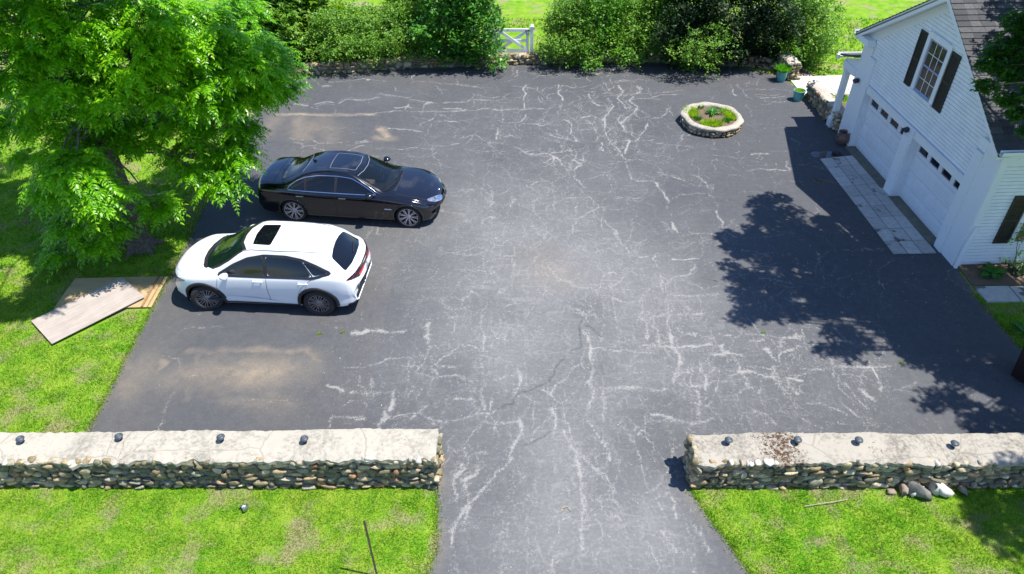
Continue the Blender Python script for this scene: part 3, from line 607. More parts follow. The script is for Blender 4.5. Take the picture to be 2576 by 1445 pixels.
# ------------------------------------------------------------------ white clapboard garage house
HA = R(3); HO = (11.35, 15.15)
m, nt, b = new_mat('white_paint'); n1 = noise(nt, 2.5, 5, .6); n2 = noise(nt, 30, 4, .6)
nt.links.new(ramp(nt, math_n(nt, 'ADD', math_n(nt, 'MULTIPLY', n1, .7), math_n(nt, 'MULTIPLY', n2, .3)), [(.34, (.76, .77, .78)), (.6, (.87, .87, .86))]), b.inputs['Base Color']); b.inputs['Roughness'].default_value = .5
bump(nt, b, n2, .05, .004); MAT['white'] = m
m, nt, b = new_mat('aged_white_paint'); n1 = noise(nt, 6, 6, .7); pk = ramp(nt, n1, [(.66, (0, 0, 0)), (.69, (1, 1, 1))])
nt.links.new(mixc(nt, math_n(nt, 'MULTIPLY', pk, .6), (.82, .83, .83), (.34, .31, .27)), b.inputs['Base Color']); b.inputs['Roughness'].default_value = .55; MAT['aged'] = m
MAT['shutter'] = pm('black_shutter', (.012, .011, .012), (.02, .018, .018), 12, .5)
MAT['door'] = pm('door_white', (.76, .77, .79), (.82, .83, .85), 4, .42)
m, nt, b = new_mat('shingle'); r_ = island_random(nt)
nt.links.new(mixc(nt, 1.0, ramp(nt, r_, [(0, (.050, .050, .055)), (1, (.11, .107, .11))]), ramp(nt, noise(nt, 22, 5, .7), [(.3, (.7, .7, .7)), (.7, (1.2, 1.2, 1.2))]), 'MULTIPLY'), b.inputs['Base Color'])
b.inputs['Roughness'].default_value = .95; bump(nt, b, noise(nt, 60, 4), .5, .01); MAT['shingle'] = m
MAT['wglass'] = glass_mat('window_glass', (.02, .022, .025), .35)
MAT['room'] = pm('dark_room', (.10, .08, .06), (.04, .035, .03), 2, .9)
house = empty('garage_house', (*HO, 0), HA, label='white clapboard gabled house with two garage doors and black shutters', cat='house')
# house axes: local x = into the house, local y = along the garage front (towards the far corner)
FL, DP, EZ, PK, SL = 7.35, 10.5, 3.36, 3.67, .61
WT = .22      # wall thickness
RZ = lambda f: EZ + SL * (min(f, FL - f))    # wall top under the roof at f
# masonry/back volume: walls without the front face openings
wall = MB()
def front_panel(f0, f1, z0, z1, x0=0.0, th=WT): wall.box((x0 + th / 2, (f0 + f1) / 2, (z0 + z1) / 2), (th, f1 - f0, z1 - z0))
front_panel(0, .88, 0, 2.1); front_panel(3.36, 3.82, 0, 2.1, -.10, WT + .1); front_panel(6.44, FL, 0, 2.1); front_panel(.88, 3.36, 1.86, 2.1); front_panel(3.82, 6.44, 1.86, 2.1)
wall.prism([(0, 2.1), (FL, 2.1), (FL, EZ), (FL / 2, RZ(FL / 2)), (0, EZ)], (0, 1, 0), (0, 0, 1), (0.0, 0, 0), (WT, 0, 0))
wall.prism([(0, 0), (FL, 0), (FL, EZ), (FL / 2, RZ(FL / 2)), (0, EZ)], (0, 1, 0), (0, 0, 1), (DP - WT, 0, 0), (WT, 0, 0))
wall.box((DP / 2, WT / 2 + .002, EZ / 2), (DP - 2 * WT, WT, EZ)); wall.box((DP / 2, FL - WT / 2 - .002, EZ / 2), (DP - 2 * WT, WT, EZ))
# clapboards as real wedges
def board_front(z, f0, f1, h=.098):
    wall.prism([(0, z + h), (-.020, z + h), (-.030, z + .020), (0, z + .020)], (1, 0, 0), (0, 0, 1), (0, f0, 0), (0, f1 - f0, 0))
z = 2.13
while z < RZ(FL / 2) - .12:
    lim = (z + .098 - EZ) / SL; f0, f1 = .6, FL - .6
    if z < 2.83: f0, f1 = .88, FL - .88
    if lim > f0: f0 = lim
    if FL - lim < f1: f1 = FL - lim
    if f1 - f0 > .1:
        if 2.90 < z + .05 < 4.52: board_front(z, f0, 3.15); board_front(z, 4.28, f1)
        else: board_front(z, f0, f1)
    z += .098
z = .12
while z < 2.88:
    wall.prism([(-.0, z + .098), (-.020, z + .098), (-.030, z + .020), (0, z + .020)], (0, 1, 0), (0, 0, 1), (.14, 0.002, 0), ((1.02 if .66 < z + .05 < 2.12 else DP - .3), 0, 0))
    if .66 < z + .05 < 2.12: wall.prism([(-.0, z + .098), (-.020, z + .098), (-.030, z + .020), (0, z + .020)], (0, 1, 0), (0, 0, 1), (2.19, 0.002, 0), (DP - 2.4, 0, 0))
    z += .098
wall.build('clapboard_wall', MAT['white'], house)
# trim
tr = MB()
def trim(x, f0, f1, z0, z1, th=.03, mi=0): tr.box((x - th / 2, (f0 + f1) / 2, (z0 + z1) / 2), (th, f1 - f0, z1 - z0), mi=mi, ch=.004)
trim(0, -.03, .56, 0, 3.30, .045); trim(0, .562, .88, 0, 2.86, .075); trim(0, FL - .56, FL + .03, 0, 3.30, .045); trim(0, FL - .90, FL - .562, 0, 2.86, .075)
trim(-.10, 3.40, 3.78, 0, 1.86, .03); trim(0, .90, FL - .92, 1.88, 2.10, .05)
trim(-.03, .86, FL - .88, 2.10, 2.135, .07)
trim(0, .54, .9, 2.86, 2.90, .10); trim(0, FL - .92, FL - .54, 2.86, 2.90, .10)
# side wall trim: corner board, frieze
tr.box((.07, -.022, 1.6), (.17, .05, 3.2), ch=.004); tr.box((DP / 2, -.02, 3.12), (DP, .035, .46), ch=.004); tr.box((DP / 2, FL + .02, 3.12), (DP, .035, .46))
tr.build('corner_trim', MAT['aged'], house)
# rakes and soffits along the gable
rk = MB(); OV = .32
for sgn in (0, 1):
    def F_(f): return f if sgn == 0 else FL - f
    def q(pts, x0, x1): rk.prism([(F_(f), z_) for f, z_ in pts], (0, 1, 0), (0, 0, 1), (x0, 0, 0), (x1 - x0, 0, 0))
    a0, a1 = -.20, FL / 2
    zt = lambda f: EZ + .115 + SL * f
    q([(a0, zt(a0)), (a1, zt(a1)), (a1, zt(a1) - .20), (a0, zt(a0) - .17)], -OV, -OV + .03)
    q([(a0, zt(a0) - .004), (a1, zt(a1) - .004), (a1, zt(a1) - .05), (a0, zt(a0) - .035)], -OV - .03, -OV - .001)
    q([(a0, zt(a0) - .10), (a1, zt(a1) - .10), (a1, zt(a1) - .13), (a0, zt(a0) - .13)], -OV + .031, -.001)
    q([(0.0, zt(0) - .14), (a1, zt(a1) - .14), (a1, zt(a1) - .42), (0.45, zt(.45) - .42), (0.0, zt(0) - .42)], -.032, -.0005)
    # eave return box
    q([(a0, EZ - .16), (.62, EZ - .16), (.62, EZ - .05), (.55, EZ + .02), (a0, EZ + .02)], -OV + .031, -.033)
rk.build('gable_trim', MAT['aged'], house)
for f, s in ((-.12, -1), (FL + .12, 1)):
    ev = MB(); ev.box((DP / 2 - .1, f, EZ - .06), (DP + .1, .2, .05)); ev.box((DP / 2 - .15, f + s * .095, EZ - .01), (DP + .3, .02, .14)); ev.build('soffit', MAT['aged'], house)
for f, s in ((-.28, -1), (FL + .28, 1)):
    gt = MB()
    prof = [(-.06, .06), (-.06, -.03), (-.035, -.055), (.035, -.055), (.06, -.03), (.06, .065), (.052, .065), (.052, -.025), (.03, -.045), (-.03, -.045), (-.05, -.025), (-.05, .06)]
    gt.prism([(f + a * s * -1, EZ + .0 + b_) for a, b_ in prof], (0, 1, 0), (0, 0, 1), (-OV + .0, 0, 0), (DP + .4, 0, 0)); gt.build('gutter', MAT['aged'], house)
# roof: overlapping shingle courses
rf = MB(); nC = 26; Lr = math.hypot(FL / 2 + .22, SL * (FL / 2 + .22)); ca = math.cos(math.atan(SL)); sa = math.sin(math.atan(SL)); rr_ = random.Random(3)
for sgn in (0, 1):
    for i in range(nC):
        s0 = Lr * i / nC; s1 = Lr * (i + 1.25) / nC; x = -OV - .055
        while x < DP + .3:
            w_ = rr_.uniform(.26, .34); x1 = min(x + w_, DP + .32); dz = rr_.uniform(0, .004)
            def P(s, up): f = -.22 + s * ca - sa * up; z_ = EZ + .115 - .22 * SL + s * sa + ca * up; return (f if sgn == 0 else FL - f, z_)
            q0, q1, q2, q3 = P(s0, .028 + dz), P(min(s1, Lr), .006), P(min(s1, Lr), -.004), P(s0, .012)
            vs = [(xx, q_[0], q_[1]) for xx in (x, x1 - .006) for q_ in (q0, q1, q2, q3)]
            rf.add(vs, [(0, 1, 2, 3), (7, 6, 5, 4), (0, 4, 5, 1), (1, 5, 6, 2), (2, 6, 7, 3), (3, 7, 4, 0)]); x = x1
for sgn in (0, 1):
    F_ = (lambda f: f) if sgn == 0 else (lambda f: FL - f)
    rf.prism([(F_(-.22), EZ + .115 - .22 * SL), (F_(FL / 2), EZ + .115 + SL * FL / 2), (F_(FL / 2), EZ + .03 + SL * FL / 2), (F_(-.22), EZ + .03 - .22 * SL)], (0, 1, 0), (0, 0, 1), (-OV, 0, 0), (DP + .6, 0, 0))
rf.build('shingle_roof', MAT['shingle'], house)
# dark floor and upright sheets stand in for interior darkness behind the glass
rm = MB(); rm.box((DP / 2, FL / 2, 2.35), (DP - .6, FL - .6, .05)); rm.box((1.6, FL / 2, 1.2), (.05, FL - .5, 2.2)); rm.box((2.2, FL / 2, 3.6), (.05, 4.6, 2.2)); rm.build('dark_inner_sheets', MAT['room'], house)
# garage doors
def garage_door(f0, f1, label):
    d = MB(); X = .17; H_ = 1.86; nR, nC_ = 4, 4
    win = []
    g = .0; rh = H_ / nR
    for r_i in range(nR):
        z0 = r_i * rh + .004; z1 = (r_i + 1) * rh - .004
        if r_i < nR - 1:
            d.box((X + .02, (f0 + f1) / 2, (z0 + z1) / 2), (.04, f1 - f0, z1 - z0))
            for c in range(nC_ * 2):
                a = f0 + (f1 - f0) * (c + .12) / (nC_ * 2); b_ = f0 + (f1 - f0) * (c + .88) / (nC_ * 2)
                zc = (z0 + z1) / 2; hw = (z1 - z0) / 2 - .09
                # raised panel: bevelled pyramid frustum + groove lips
                p = .012; vs = [(X - .001, a, zc - hw), (X - .001, b_, zc - hw), (X - .001, b_, zc + hw), (X - .001, a, zc + hw), (X - p, a + .03, zc - hw + .03), (X - p, b_ - .03, zc - hw + .03), (X - p, b_ - .03, zc + hw - .03), (X - p, a + .03, zc + hw - .03)]
                d.add(vs, [(4, 5, 6, 7), (0, 1, 5, 4), (1, 2, 6, 5), (2, 3, 7, 6), (3, 0, 4, 7)])
        else:
            za, zb = z0 + .14, z1 - .075; edges = [f0]
            for c in range(nC_):
                cen = f0 + (f1 - f0) * (c + .5) / nC_; hw = (f1 - f0) * .37 / nC_; win.append((cen - hw, cen + hw, za, zb)); edges += [cen - hw, cen + hw]
            edges.append(f1)
            for k in range(0, len(edges), 2): d.box((X + .02, (edges[k] + edges[k + 1]) / 2, (z0 + z1) / 2), (.04, edges[k + 1] - edges[k], z1 - z0))
            for a, b_, _, _ in win:
                d.box((X + .02, (a + b_) / 2, (z0 + za) / 2), (.04, b_ - a, za - z0)); d.box((X + .02, (a + b_) / 2, (zb + z1) / 2), (.04, b_ - a, z1 - zb))
                for (aa, bb, cc, dd) in ((a - .02, a, za - .02, zb + .02), (b_, b_ + .02, za - .02, zb + .02), (a, b_, za - .02, za), (a, b_, zb, zb + .02)): d.box((X - .006, (aa + bb) / 2, (cc + dd) / 2), (.016, bb - aa, dd - cc))
    o = d.build('garage_door', MAT['door'], house)
    if label: o['label'] = label
    for a, b_, za, zb in win:
        p = MB(); p.box((X + .025, (a + b_) / 2, (za + zb) / 2), (.008, b_ - a, zb - za)); p.build('pane', MAT['wglass'], o)
    j = MB(); j.box((X - .06, f0 - .012, H_ / 2), (.13, .03, H_)); j.box((X - .06, f1 + .012, H_ / 2), (.13, .03, H_)); j.box((X - .02, (f0 + f1) / 2, .008), (.06, f1 - f0, .03), mi=1); j.build('door_frame', [MAT['white'], MAT['black']], o)
garage_door(.89, 3.35, None); garage_door(3.83, 6.43, None)
sl = MB(); sl.box((-.02, 2.12, .02), (.34, 2.44, .05)); sl.box((-.02, 5.13, .02), (.34, 2.6, .05)); sl.build('door_sill', pm('sill_concrete', (.20, .18, .13), (.12, .11, .085), 7, .95, bmp=.4), house)
# upstairs window
wd = MB(); x = -.035
f0, f1, z0, z1 = 3.29, 4.14, 3.0, 4.40
wd.box((x - .01, f0 - .085, (z0 + z1) / 2 + .03), (.05, .15, z1 - z0 + .24), ch=.005); wd.box((x - .01, f1 + .085, (z0 + z1) / 2 + .03), (.05, .15, z1 - z0 + .24), ch=.005)
wd.box((x - .012, (f0 + f1) / 2, z1 + .09), (.055, f1 - f0 + .04, .16), ch=.005); wd.box((x - .03, (f0 + f1) / 2, z0 - .035), (.10, f1 - f0 + .36, .05), ch=.008)
win = wd.build('window', MAT['white'], house)
sh = MB(); MAT['sash'] = pm('sash_frame', (.30, .32, .45), (.36, .38, .50), 6, .5)
def bar(a, b_, c, d_, mi=0, xx=-.03, th=.03): sh.box((xx, (a + b_) / 2, (c + d_) / 2), (th, b_ - a, d_ - c), mi=mi)
zm = (z0 + z1) / 2
for (a, b_, c, d_) in ((f0, f0 + .035, z0, z1), (f1 - .035, f1, z0, z1), (f0 + .035, f1 - .035, z0, z0 + .05), (f0 + .035, f1 - .035, z1 - .04, z1), (f0 + .035, f1 - .035, zm - .022, zm + .022)): bar(a, b_, c, d_)
for k in (1, 2):
    f = f0 + .035 + (f1 - f0 - .07) * k / 3; bar(f - .007, f + .007, z0 + .05, zm - .022, 1, -.026, .018); bar(f - .007, f + .007, zm + .022, z1 - .04, 1, -.026, .018)
for zz in ((z0 + .05 + zm - .022) / 2, (zm + .022 + z1 - .04) / 2): bar(f0 + .035, f1 - .035, zz - .007, zz + .007, 1, -.025, .016)
sh.build('sash', [MAT['sash'], MAT['white']], win)
MAT['wglass2'] = glass_mat('upper_glass', (.10, .075, .055), .10)
gp = MB(); gp.box((-.022, (f0 + f1) / 2, zm), (.006, f1 - f0 - .06, z1 - z0 - .08)); gp.build('pane', MAT['wglass2'], win)
def shutter(f0, f1, z0, z1, side=False, x0=0, x1=0):
    s = MB()
    def bx(u0, u1, v0, v1, t0, t1):
        if side: s.box(((u0 + u1) / 2, -(t0 + t1) / 2 - .02, (v0 + v1) / 2), (u1 - u0, t1 - t0, v1 - v0))
        else: s.box((-(t0 + t1) / 2 - .02, (u0 + u1) / 2, (v0 + v1) / 2), (t1 - t0, u1 - u0, v1 - v0))
    bx(f0, f0 + .05, z0, z1, .002, .035); bx(f1 - .05, f1, z0, z1, .002, .035); zm = (z0 + z1) / 2
    for a, b_ in ((z0, z0 + .07), (zm - .035, zm + .035), (z1 - .07, z1)): bx(f0 + .05, f1 - .05, a, b_, .002, .034)
    for a, b_ in ((z0 + .07, zm - .035), (zm + .035, z1 - .07)):
        n_ = int((b_ - a) / .035)
        for k in range(n_):
            c = a + (b_ - a) * (k + .5) / n_; bx(f0 + .05, f1 - .05, c - .013, c + .013, .006, .026)
    s.build('shutter', MAT['shutter'], house)
shutter(4.32, 4.72, 2.94, 4.45); shutter(2.71, 3.11, 2.94, 4.45)
# side window with shutters
sw = MB()
for (a, b_, c, d_) in ((1.13, 1.24, .72, 2.10), (2.1, 2.21, .72, 2.10), (1.24, 2.1, 1.99, 2.10), (1.1, 2.24, .68, .74)): sw.box(((a + b_) / 2, -.04, (c + d_) / 2), (b_ - a, .05, d_ - c), ch=.004)
for zz in (1.08, 1.39, 1.69): sw.box((1.67, -.03, zz), (.86, .02, .02 if zz != 1.39 else .045))
for xx in (1.53, 1.81): sw.box((xx, -.031, 1.37), (.02, .018, 1.24))
w2 = sw.build('window', MAT['white'], house); gp = MB(); gp.box((1.67, -.026, 1.37), (.86, .006, 1.24)); gp.build('pane', MAT['wglass2'], w2)
shutter(.72, 1.11, .70, 2.08, True); shutter(2.23, 2.62, .70, 2.08, True)
# wall lights, wires and the damaged corner board
def wall_light(f, z):
    l = MB(); l.box((-.075, f, z), (.03, .10, .10)); l.add([(-.09, f - .06, z + .06), (-.09, f + .06, z + .06), (-.22, f + .085, z - .0), (-.22, f - .085, z - .0), (-.09, f - .06, z - .05), (-.09, f + .06, z - .05), (-.20, f + .085, z - .07), (-.20, f - .085, z - .07)], [(0, 1, 2, 3), (7, 6, 5, 4), (0, 3, 7, 4), (1, 5, 6, 2), (2, 6, 7, 3), (0, 4, 5, 1)])
    l.build('wall_light', pm('dark_lamp', (.02, .02, .035), (.03, .03, .05), 8, .35), house)
wall_light(3.66, 2.02); wall_light(7.05, 2.02)
# torn downspout leaning on the near corner
ds = MB(); ds.tube([(.10, -.08, 1.25), (.02, -.10, .75), (-.02, -.12, .25), (-.03, -.13, .04)], [.045, .05, .05, .05], 8); ds.build('downspout', MAT['aged'], house, smooth=True)
# porch on the far side: post, beam, lean-to roof
po = MB(); x = -.02; f = 7.35 + .62
po.box((x + .0, f, .16), (.27, .27, .32), ch=.012); po.box((x, f, .345), (.22, .22, .05), ch=.01); po.box((x, f, 1.17), (.17, .17, 1.66), ch=.012); po.box((x, f, 1.98), (.21, .21, .06), ch=.01)
po.build('porch_post', MAT['white'], house); po = MB(); po.box((3.4, f, 1.0), (.17, .17, 1.98), ch=.012); po.build('porch_post', MAT['white'], house)
pb = MB(); pb.box((x + 0, (7.37 + 8.2) / 2, 2.14), (.16, 8.2 - 7.37, .24)); pb.box((1.7, f, 2.14), (3.3, .16, .24)); pb.prism([(7.37, 2.26), (8.2, 2.26), (8.2, 2.29), (7.37, 2.58)], (0, 1, 0), (0, 0, 1), (-.06, 0, 0), (.05, 0, 0)); pb.build('porch_beam', MAT['aged'], house)
pr = MB(); pr.prism([(7.37, 2.63), (8.42, 2.31), (8.42, 2.37), (7.37, 2.70)], (0, 1, 0), (0, 0, 1), (-.18, 0, 0), (3.8, 0, 0)); pr.build('porch_roof', MAT['shingle'], house)
pg = MB(); pg.prism([(8.38, 2.26), (8.50, 2.27), (8.51, 2.38), (8.49, 2.38), (8.48, 2.29), (8.38, 2.285)], (0, 1, 0), (0, 0, 1), (-.22, 0, 0), (3.9, 0, 0)); pg.tube([(-.21, 8.44, 2.2), (-.21, 8.44, 2.34)], .055, 10); pg.build('porch_gutter', MAT['white'], house)
# ------------------------------------------------------------------ cars
def pchip(xs, ys, q):
    xs = np.array(xs, float); ys = np.array(ys, float); q = np.asarray(q, float)
    if xs[0] > xs[-1]: xs = xs[::-1]; ys = ys[::-1]
    h = np.diff(xs); d = np.diff(ys) / h; m_ = np.zeros(len(xs))
    for i in range(1, len(xs) - 1):
        if d[i - 1] * d[i] > 0: w1 = 2 * h[i] + h[i - 1]; w2 = h[i] + 2 * h[i - 1]; m_[i] = (w1 + w2) / (w1 / d[i - 1] + w2 / d[i])
    m_[0] = d[0]; m_[-1] = d[-1]
    q = np.clip(q, xs[0], xs[-1]); i = np.clip(np.searchsorted(xs, q) - 1, 0, len(xs) - 2); t = (q - xs[i]) / h[i]
    return (2 * t**3 - 3 * t**2 + 1) * ys[i] + (t**3 - 2 * t**2 + t) * h[i] * m_[i] + (-2 * t**3 + 3 * t**2) * ys[i + 1] + (t**3 - t**2) * h[i] * m_[i + 1]
def cr_curve(P, n):
    """Catmull-Rom through points P (k,2) -> n samples per segment"""
    P = np.array(P); Q = np.vstack([2 * P[0] - P[1], P, 2 * P[-1] - P[-2]]); out = []
    for i in range(1, len(Q) - 2):
        t = np.linspace(0, 1, n, endpoint=False)[:, None]
        out.append(.5 * (2 * Q[i] + (Q[i + 1] - Q[i - 1]) * t + (2 * Q[i - 1] - 5 * Q[i] + 4 * Q[i + 1] - Q[i + 2]) * t**2 + (3 * Q[i] - Q[i - 1] - 3 * Q[i + 1] + Q[i + 2]) * t**3))
    out.append(P[-1][None]); return np.vstack(out)
class Car:
    def __init__(s, sp, root):
        s.sp = sp; s.root = root
        nose, tail = sp['nose'], sp['tail']
        n = 190; u = np.linspace(0, 1, n); u = u - .055 * np.sin(2 * math.pi * u) * 1.0
        u = (u - u[0]) / (u[-1] - u[0]); s.X = tail + (nose - tail) * u
        f = lambda key, x: pchip(*zip(*sp[key]), x)
        s.f = f; rows = []
        for x in s.X:
            W = float(f('W', x)); zb = float(f('zb', x)); belt = float(f('belt', x)); wb = W - sp['shoulder']
            dl = float(np.interp(x, sp['dx'], sp['dv'])); zc = float(f('zc', x)); ze_ = float(f('zc', x + dl)) - sp['crown']
            zc = max(zc, belt + .002); g = float(np.clip((ze_ - belt) / (sp['roofz'] - sp['crown'] - belt), 0, 1)); 
            ze = max(ze_, belt + .012); wr = (wb - .05) * (1 - g) + sp['wr'] * g + (.0)
            zc = max(zc, ze * .0 + zc); hgt = belt - zb
            sec = [(W - .12, zb), (W - .045, zb + .035), (W - .012 - sp['tuck'] * .4, zb + .30 * hgt), (W - sp['tuck'] * .2, zb + .46 * hgt), (W, zb + .66 * hgt), (W - .012, belt - .12 * hgt), (W - .042, belt - .025 * hgt), (wb, belt + .008)]
            top = [((wb * .55 + wr * .45) + .012 * g, belt + (ze - belt) * .45), (wr + .012, ze - .035 * g - .003), (wr - .045, ze + (.022 * g) + .006), (wr * .72, ze + (zc - ze) * .55 + .012 * g), (wr * .38, ze + (zc - ze) * .88 + .004 * g), (0, zc)]
            rows.append(cr_curve(sec + top, 6))
        rows = np.array(rows)                     # (n, m, 2)
        # side crease / sculpting
        s.rows = rows; n, m, _ = rows.shape; s.n, s.m = n, m
        Y = np.concatenate([rows[:, :, 0], -rows[:, ::-1, 0][:, 1:]], 1); Z = np.concatenate([rows[:, :, 1], rows[:, ::-1, 1][:, 1:]], 1); M2 = Y.shape[1]
        XX = np.repeat(s.X[:, None], M2, 1)
        # round the nose and tail in plan: pull the flanks back
        def bulge(x, y, z):
            for (xe, sg) in ((nose, 1), (tail, -1)):
                k = np.clip(1 - np.abs(x - xe) / sp['endlen'], 0, 1); x = x - sg * k * (np.abs(y) / .95) ** 2.6 * sp['endround'][0 if sg > 0 else 1]
                zz = (z - .55) / .5; x = x - sg * k * np.clip(zz, -1, 1.4) ** 2 * sp['endz'][0 if sg > 0 else 1]
            return x
        XX = bulge(XX, Y, Z); V = np.stack([XX.ravel(), Y.ravel(), Z.ravel()], 1)
        I = (np.arange(n - 1)[:, None] * M2 + np.arange(M2 - 1)[None, :]).ravel(); Q = np.stack([I, I + M2, I + M2 + 1, I + 1], 1)
        s.V, s.Q, s.M2 = V, Q, M2
        # end caps as fans of strips
        caps = []
        for r0, fl in ((0, 0), (n - 1, 1)):
            b = r0 * M2
            for k in range(M2 // 2):
                a_, b_, c_, d_ = b + k, b + k + 1, b + M2 - 2 - k, b + M2 - 1 - k
                if b_ < c_: caps.append((a_, b_, c_, d_) if fl else (d_, c_, b_, a_))
        s.caps = np.array(caps)
        allF = np.vstack([Q, s.caps]); s.bvh = BVHTree.FromPolygons([tuple(v) for v in V], [tuple(int(i) for i in q_) for q_ in allF], epsilon=0)
        s.cuts = []
    # projection frames
    def ray(s, fr, a, b):
        if fr == 'L': o, d = Vector((a, 3, b)), Vector((0, -1, 0))
        elif fr == 'R': o, d = Vector((a, -3, b)), Vector((0, 1, 0))
        elif fr == 'T': o, d = Vector((a, b, 4)), Vector((0, 0, -1))
        elif fr == 'F': o, d = Vector((5, a, b)), Vector((-1, 0, 0))
        elif fr == 'B': o, d = Vector((-5, a, b)), Vector((1, 0, 0))
        elif fr[0] in 'FB':   # oblique corner frame: a along the corner direction, b height.  FL, FR, BL, BR
            sx = 1 if fr[0] == 'F' else -1; sy = 1 if fr[1] == 'L' else -1; d = Vector((-sx, -sy, 0)).normalized(); t = Vector((-sx, sy, 0)).normalized()
            c = Vector((s.sp['nose'] if sx > 0 else s.sp['tail'], 0, 0)); o = c + Vector((0, sy * .55, 0)) - d * 3 + t * a + Vector((0, 0, b))
        loc, nrm, _, _ = s.bvh.ray_cast(o, d)
        if loc is None: return None
        if nrm.dot(d) > 0: nrm = -nrm
        return loc, nrm
    def patch(s, name, fr, poly, mat, off=.004, parent=None, step=.05, thick=0):
        poly = s.smooth_poly(poly)
        pts = [Vector(p) for p in poly]; n0 = len(pts)
        ax = [p[0] for p in poly]; ay = [p[1] for p in poly]; k = 0
        P = list(pts)
        xs = np.arange(min(ax) + step, max(ax), step); ys = np.arange(min(ay) + step, max(ay), step)
        if len(xs) and len(ys):
            gx_, gy_ = np.meshgrid(xs, ys); ok = in_poly(gx_, gy_, poly) & (dist_poly(gx_, gy_, poly) > step * .35)
            P += [Vector((float(a), float(b))) for a, b in zip(gx_[ok], gy_[ok])]
        res = delaunay_2d_cdt(P, [], [list(range(n0))], 1, 1e-5)
        V = []; bad = set()
        for i, p in enumerate(res[0]):
            h = s.ray(fr, p.x, p.y)
            if h is None: bad.add(i); V.append((0, 0, 0)); continue
            V.append(h[0] + h[1] * off)
        F = [tuple(f) for f in res[2] if not any(i in bad for i in f)]
        o = obj_from(name, V, F, mat, parent or s.root, smooth=True)
        bm = bmesh.new(); bm.from_mesh(o.data); bmesh.ops.recalc_face_normals(bm, faces=bm.faces)
        c = Vector((0, 0, .6))
        if bm.faces and sum((f.calc_center_median() - c).dot(f.normal) for f in bm.faces) < 0: bmesh.ops.reverse_faces(bm, faces=bm.faces)
        bm.to_mesh(o.data); bm.free()
        return o
    def smooth_poly(s, poly, k=.18):
        out = []; n = len(poly)
        for i in range(n):
            a, b, c = Vector(poly[i - 1]), Vector(poly[i]), Vector(poly[(i + 1) % n])
            r1 = min(k * (a - b).length, .05); r2 = min(k * (c - b).length, .05)
            p = b + (a - b).normalized() * r1; q = b + (c - b).normalized() * r2
            out += [tuple(p), tuple(p * .25 + b * .5 + q * .25), tuple(q)]
        dens_ = []
        for i in range(len(out)):
            a, b = Vector(out[i]), Vector(out[(i + 1) % len(out)]); m = max(1, int((b - a).length / .07))
            for j in range(m): dens_.append(tuple(a.lerp(b, j / m)))
        return dens_
    def ribbon(s, name, fr, pts, width, mat, off=.006, closed=False, parent=None, smooth=True, height=0):
        if closed: pts = s.smooth_poly(pts)
        else:
            d = []
            for i in range(len(pts) - 1):
                a, b = Vector(pts[i]), Vector(pts[i + 1]); m = max(1, int((b - a).length / .05)); d += [tuple(a.lerp(b, j / m)) for j in range(m)]
            pts = d + [pts[-1]]
        n = len(pts); V = []; F = []; ok = []
        for i in range(n):
            a = Vector(pts[i - 1] if (i or closed) else pts[0]); c = Vector(pts[(i + 1) % n] if (i < n - 1 or closed) else pts[-1]); t = (c - a).normalized(); nn = Vector((-t.y, t.x)) * width / 2
            p = Vector(pts[i]); h1, h2 = s.ray(fr, *(p + nn)), s.ray(fr, *(p - nn)); good = h1 is not None and h2 is not None and (h1[0] - h2[0]).length < .25; ok.append(good)
            V += [h1[0] + h1[1] * off, h2[0] + h2[1] * off] if good else [(0, 0, 0), (0, 0, 0)]
        for i in range(n if closed else n - 1):
            j = (i + 1) % n
            if ok[i] and ok[j] and (Vector(V[2 * i]) - Vector(V[2 * j])).length < .3: F.append((2 * i, 2 * j, 2 * j + 1, 2 * i + 1))
        return V, F
    def ribbons(s, name, specs, mat, parent=None):
        for sp_ in specs:
            v, f = s.ribbon(name, *sp_[:3], mat, *(sp_[3:])); obj_from(name, v, f, mat, parent or s.root, smooth=True)
    def cut(s, fr, poly): s.cuts.append((fr, s.smooth_poly(poly)))
    def body(s, mat, name='body'):
        V, Q = s.V, s.Q; cen = V[Q].mean(1); nrm = np.cross(V[Q[:, 2]] - V[Q[:, 0]], V[Q[:, 3]] - V[Q[:, 1]]); nrm /= np.linalg.norm(nrm, axis=1)[:, None] + 1e-9
        keep = np.ones(len(Q), bool)
        for fr, poly in s.cuts:
            if fr in 'LR': ins = in_poly(cen[:, 0], cen[:, 2], poly) & ((cen[:, 1] > .3) if fr == 'L' else (cen[:, 1] < -.3)); ins &= cen[:, 2] > .6
            else: ins = in_poly(cen[:, 0], cen[:, 1], poly) & (cen[:, 2] > .8)
            keep &= ~ins
        for xw, zw, Rw in s.sp['arches']:
            keep &= ~(((cen[:, 0] - xw) ** 2 + (cen[:, 2] - zw) ** 2 < (Rw) ** 2) & (np.abs(cen[:, 1]) > .45) & (cen[:, 2] < .95))
        F = np.vstack([Q[keep], s.caps]); o = np_mesh(name, V, F, mat, s.root, smooth=True)
        bm = bmesh.new(); bm.from_mesh(o.data); bmesh.ops.remove_doubles(bm, verts=bm.verts, dist=1e-5); bmesh.ops.recalc_face_normals(bm, faces=bm.faces); bm.to_mesh(o.data); bm.free()
        try: o.data.set_sharp_from_angle(angle=R(45))
        except Exception: pass
        sol = o.modifiers.new('skin', 'SOLIDIFY'); sol.thickness = .012; sol.offset = -1
        return o
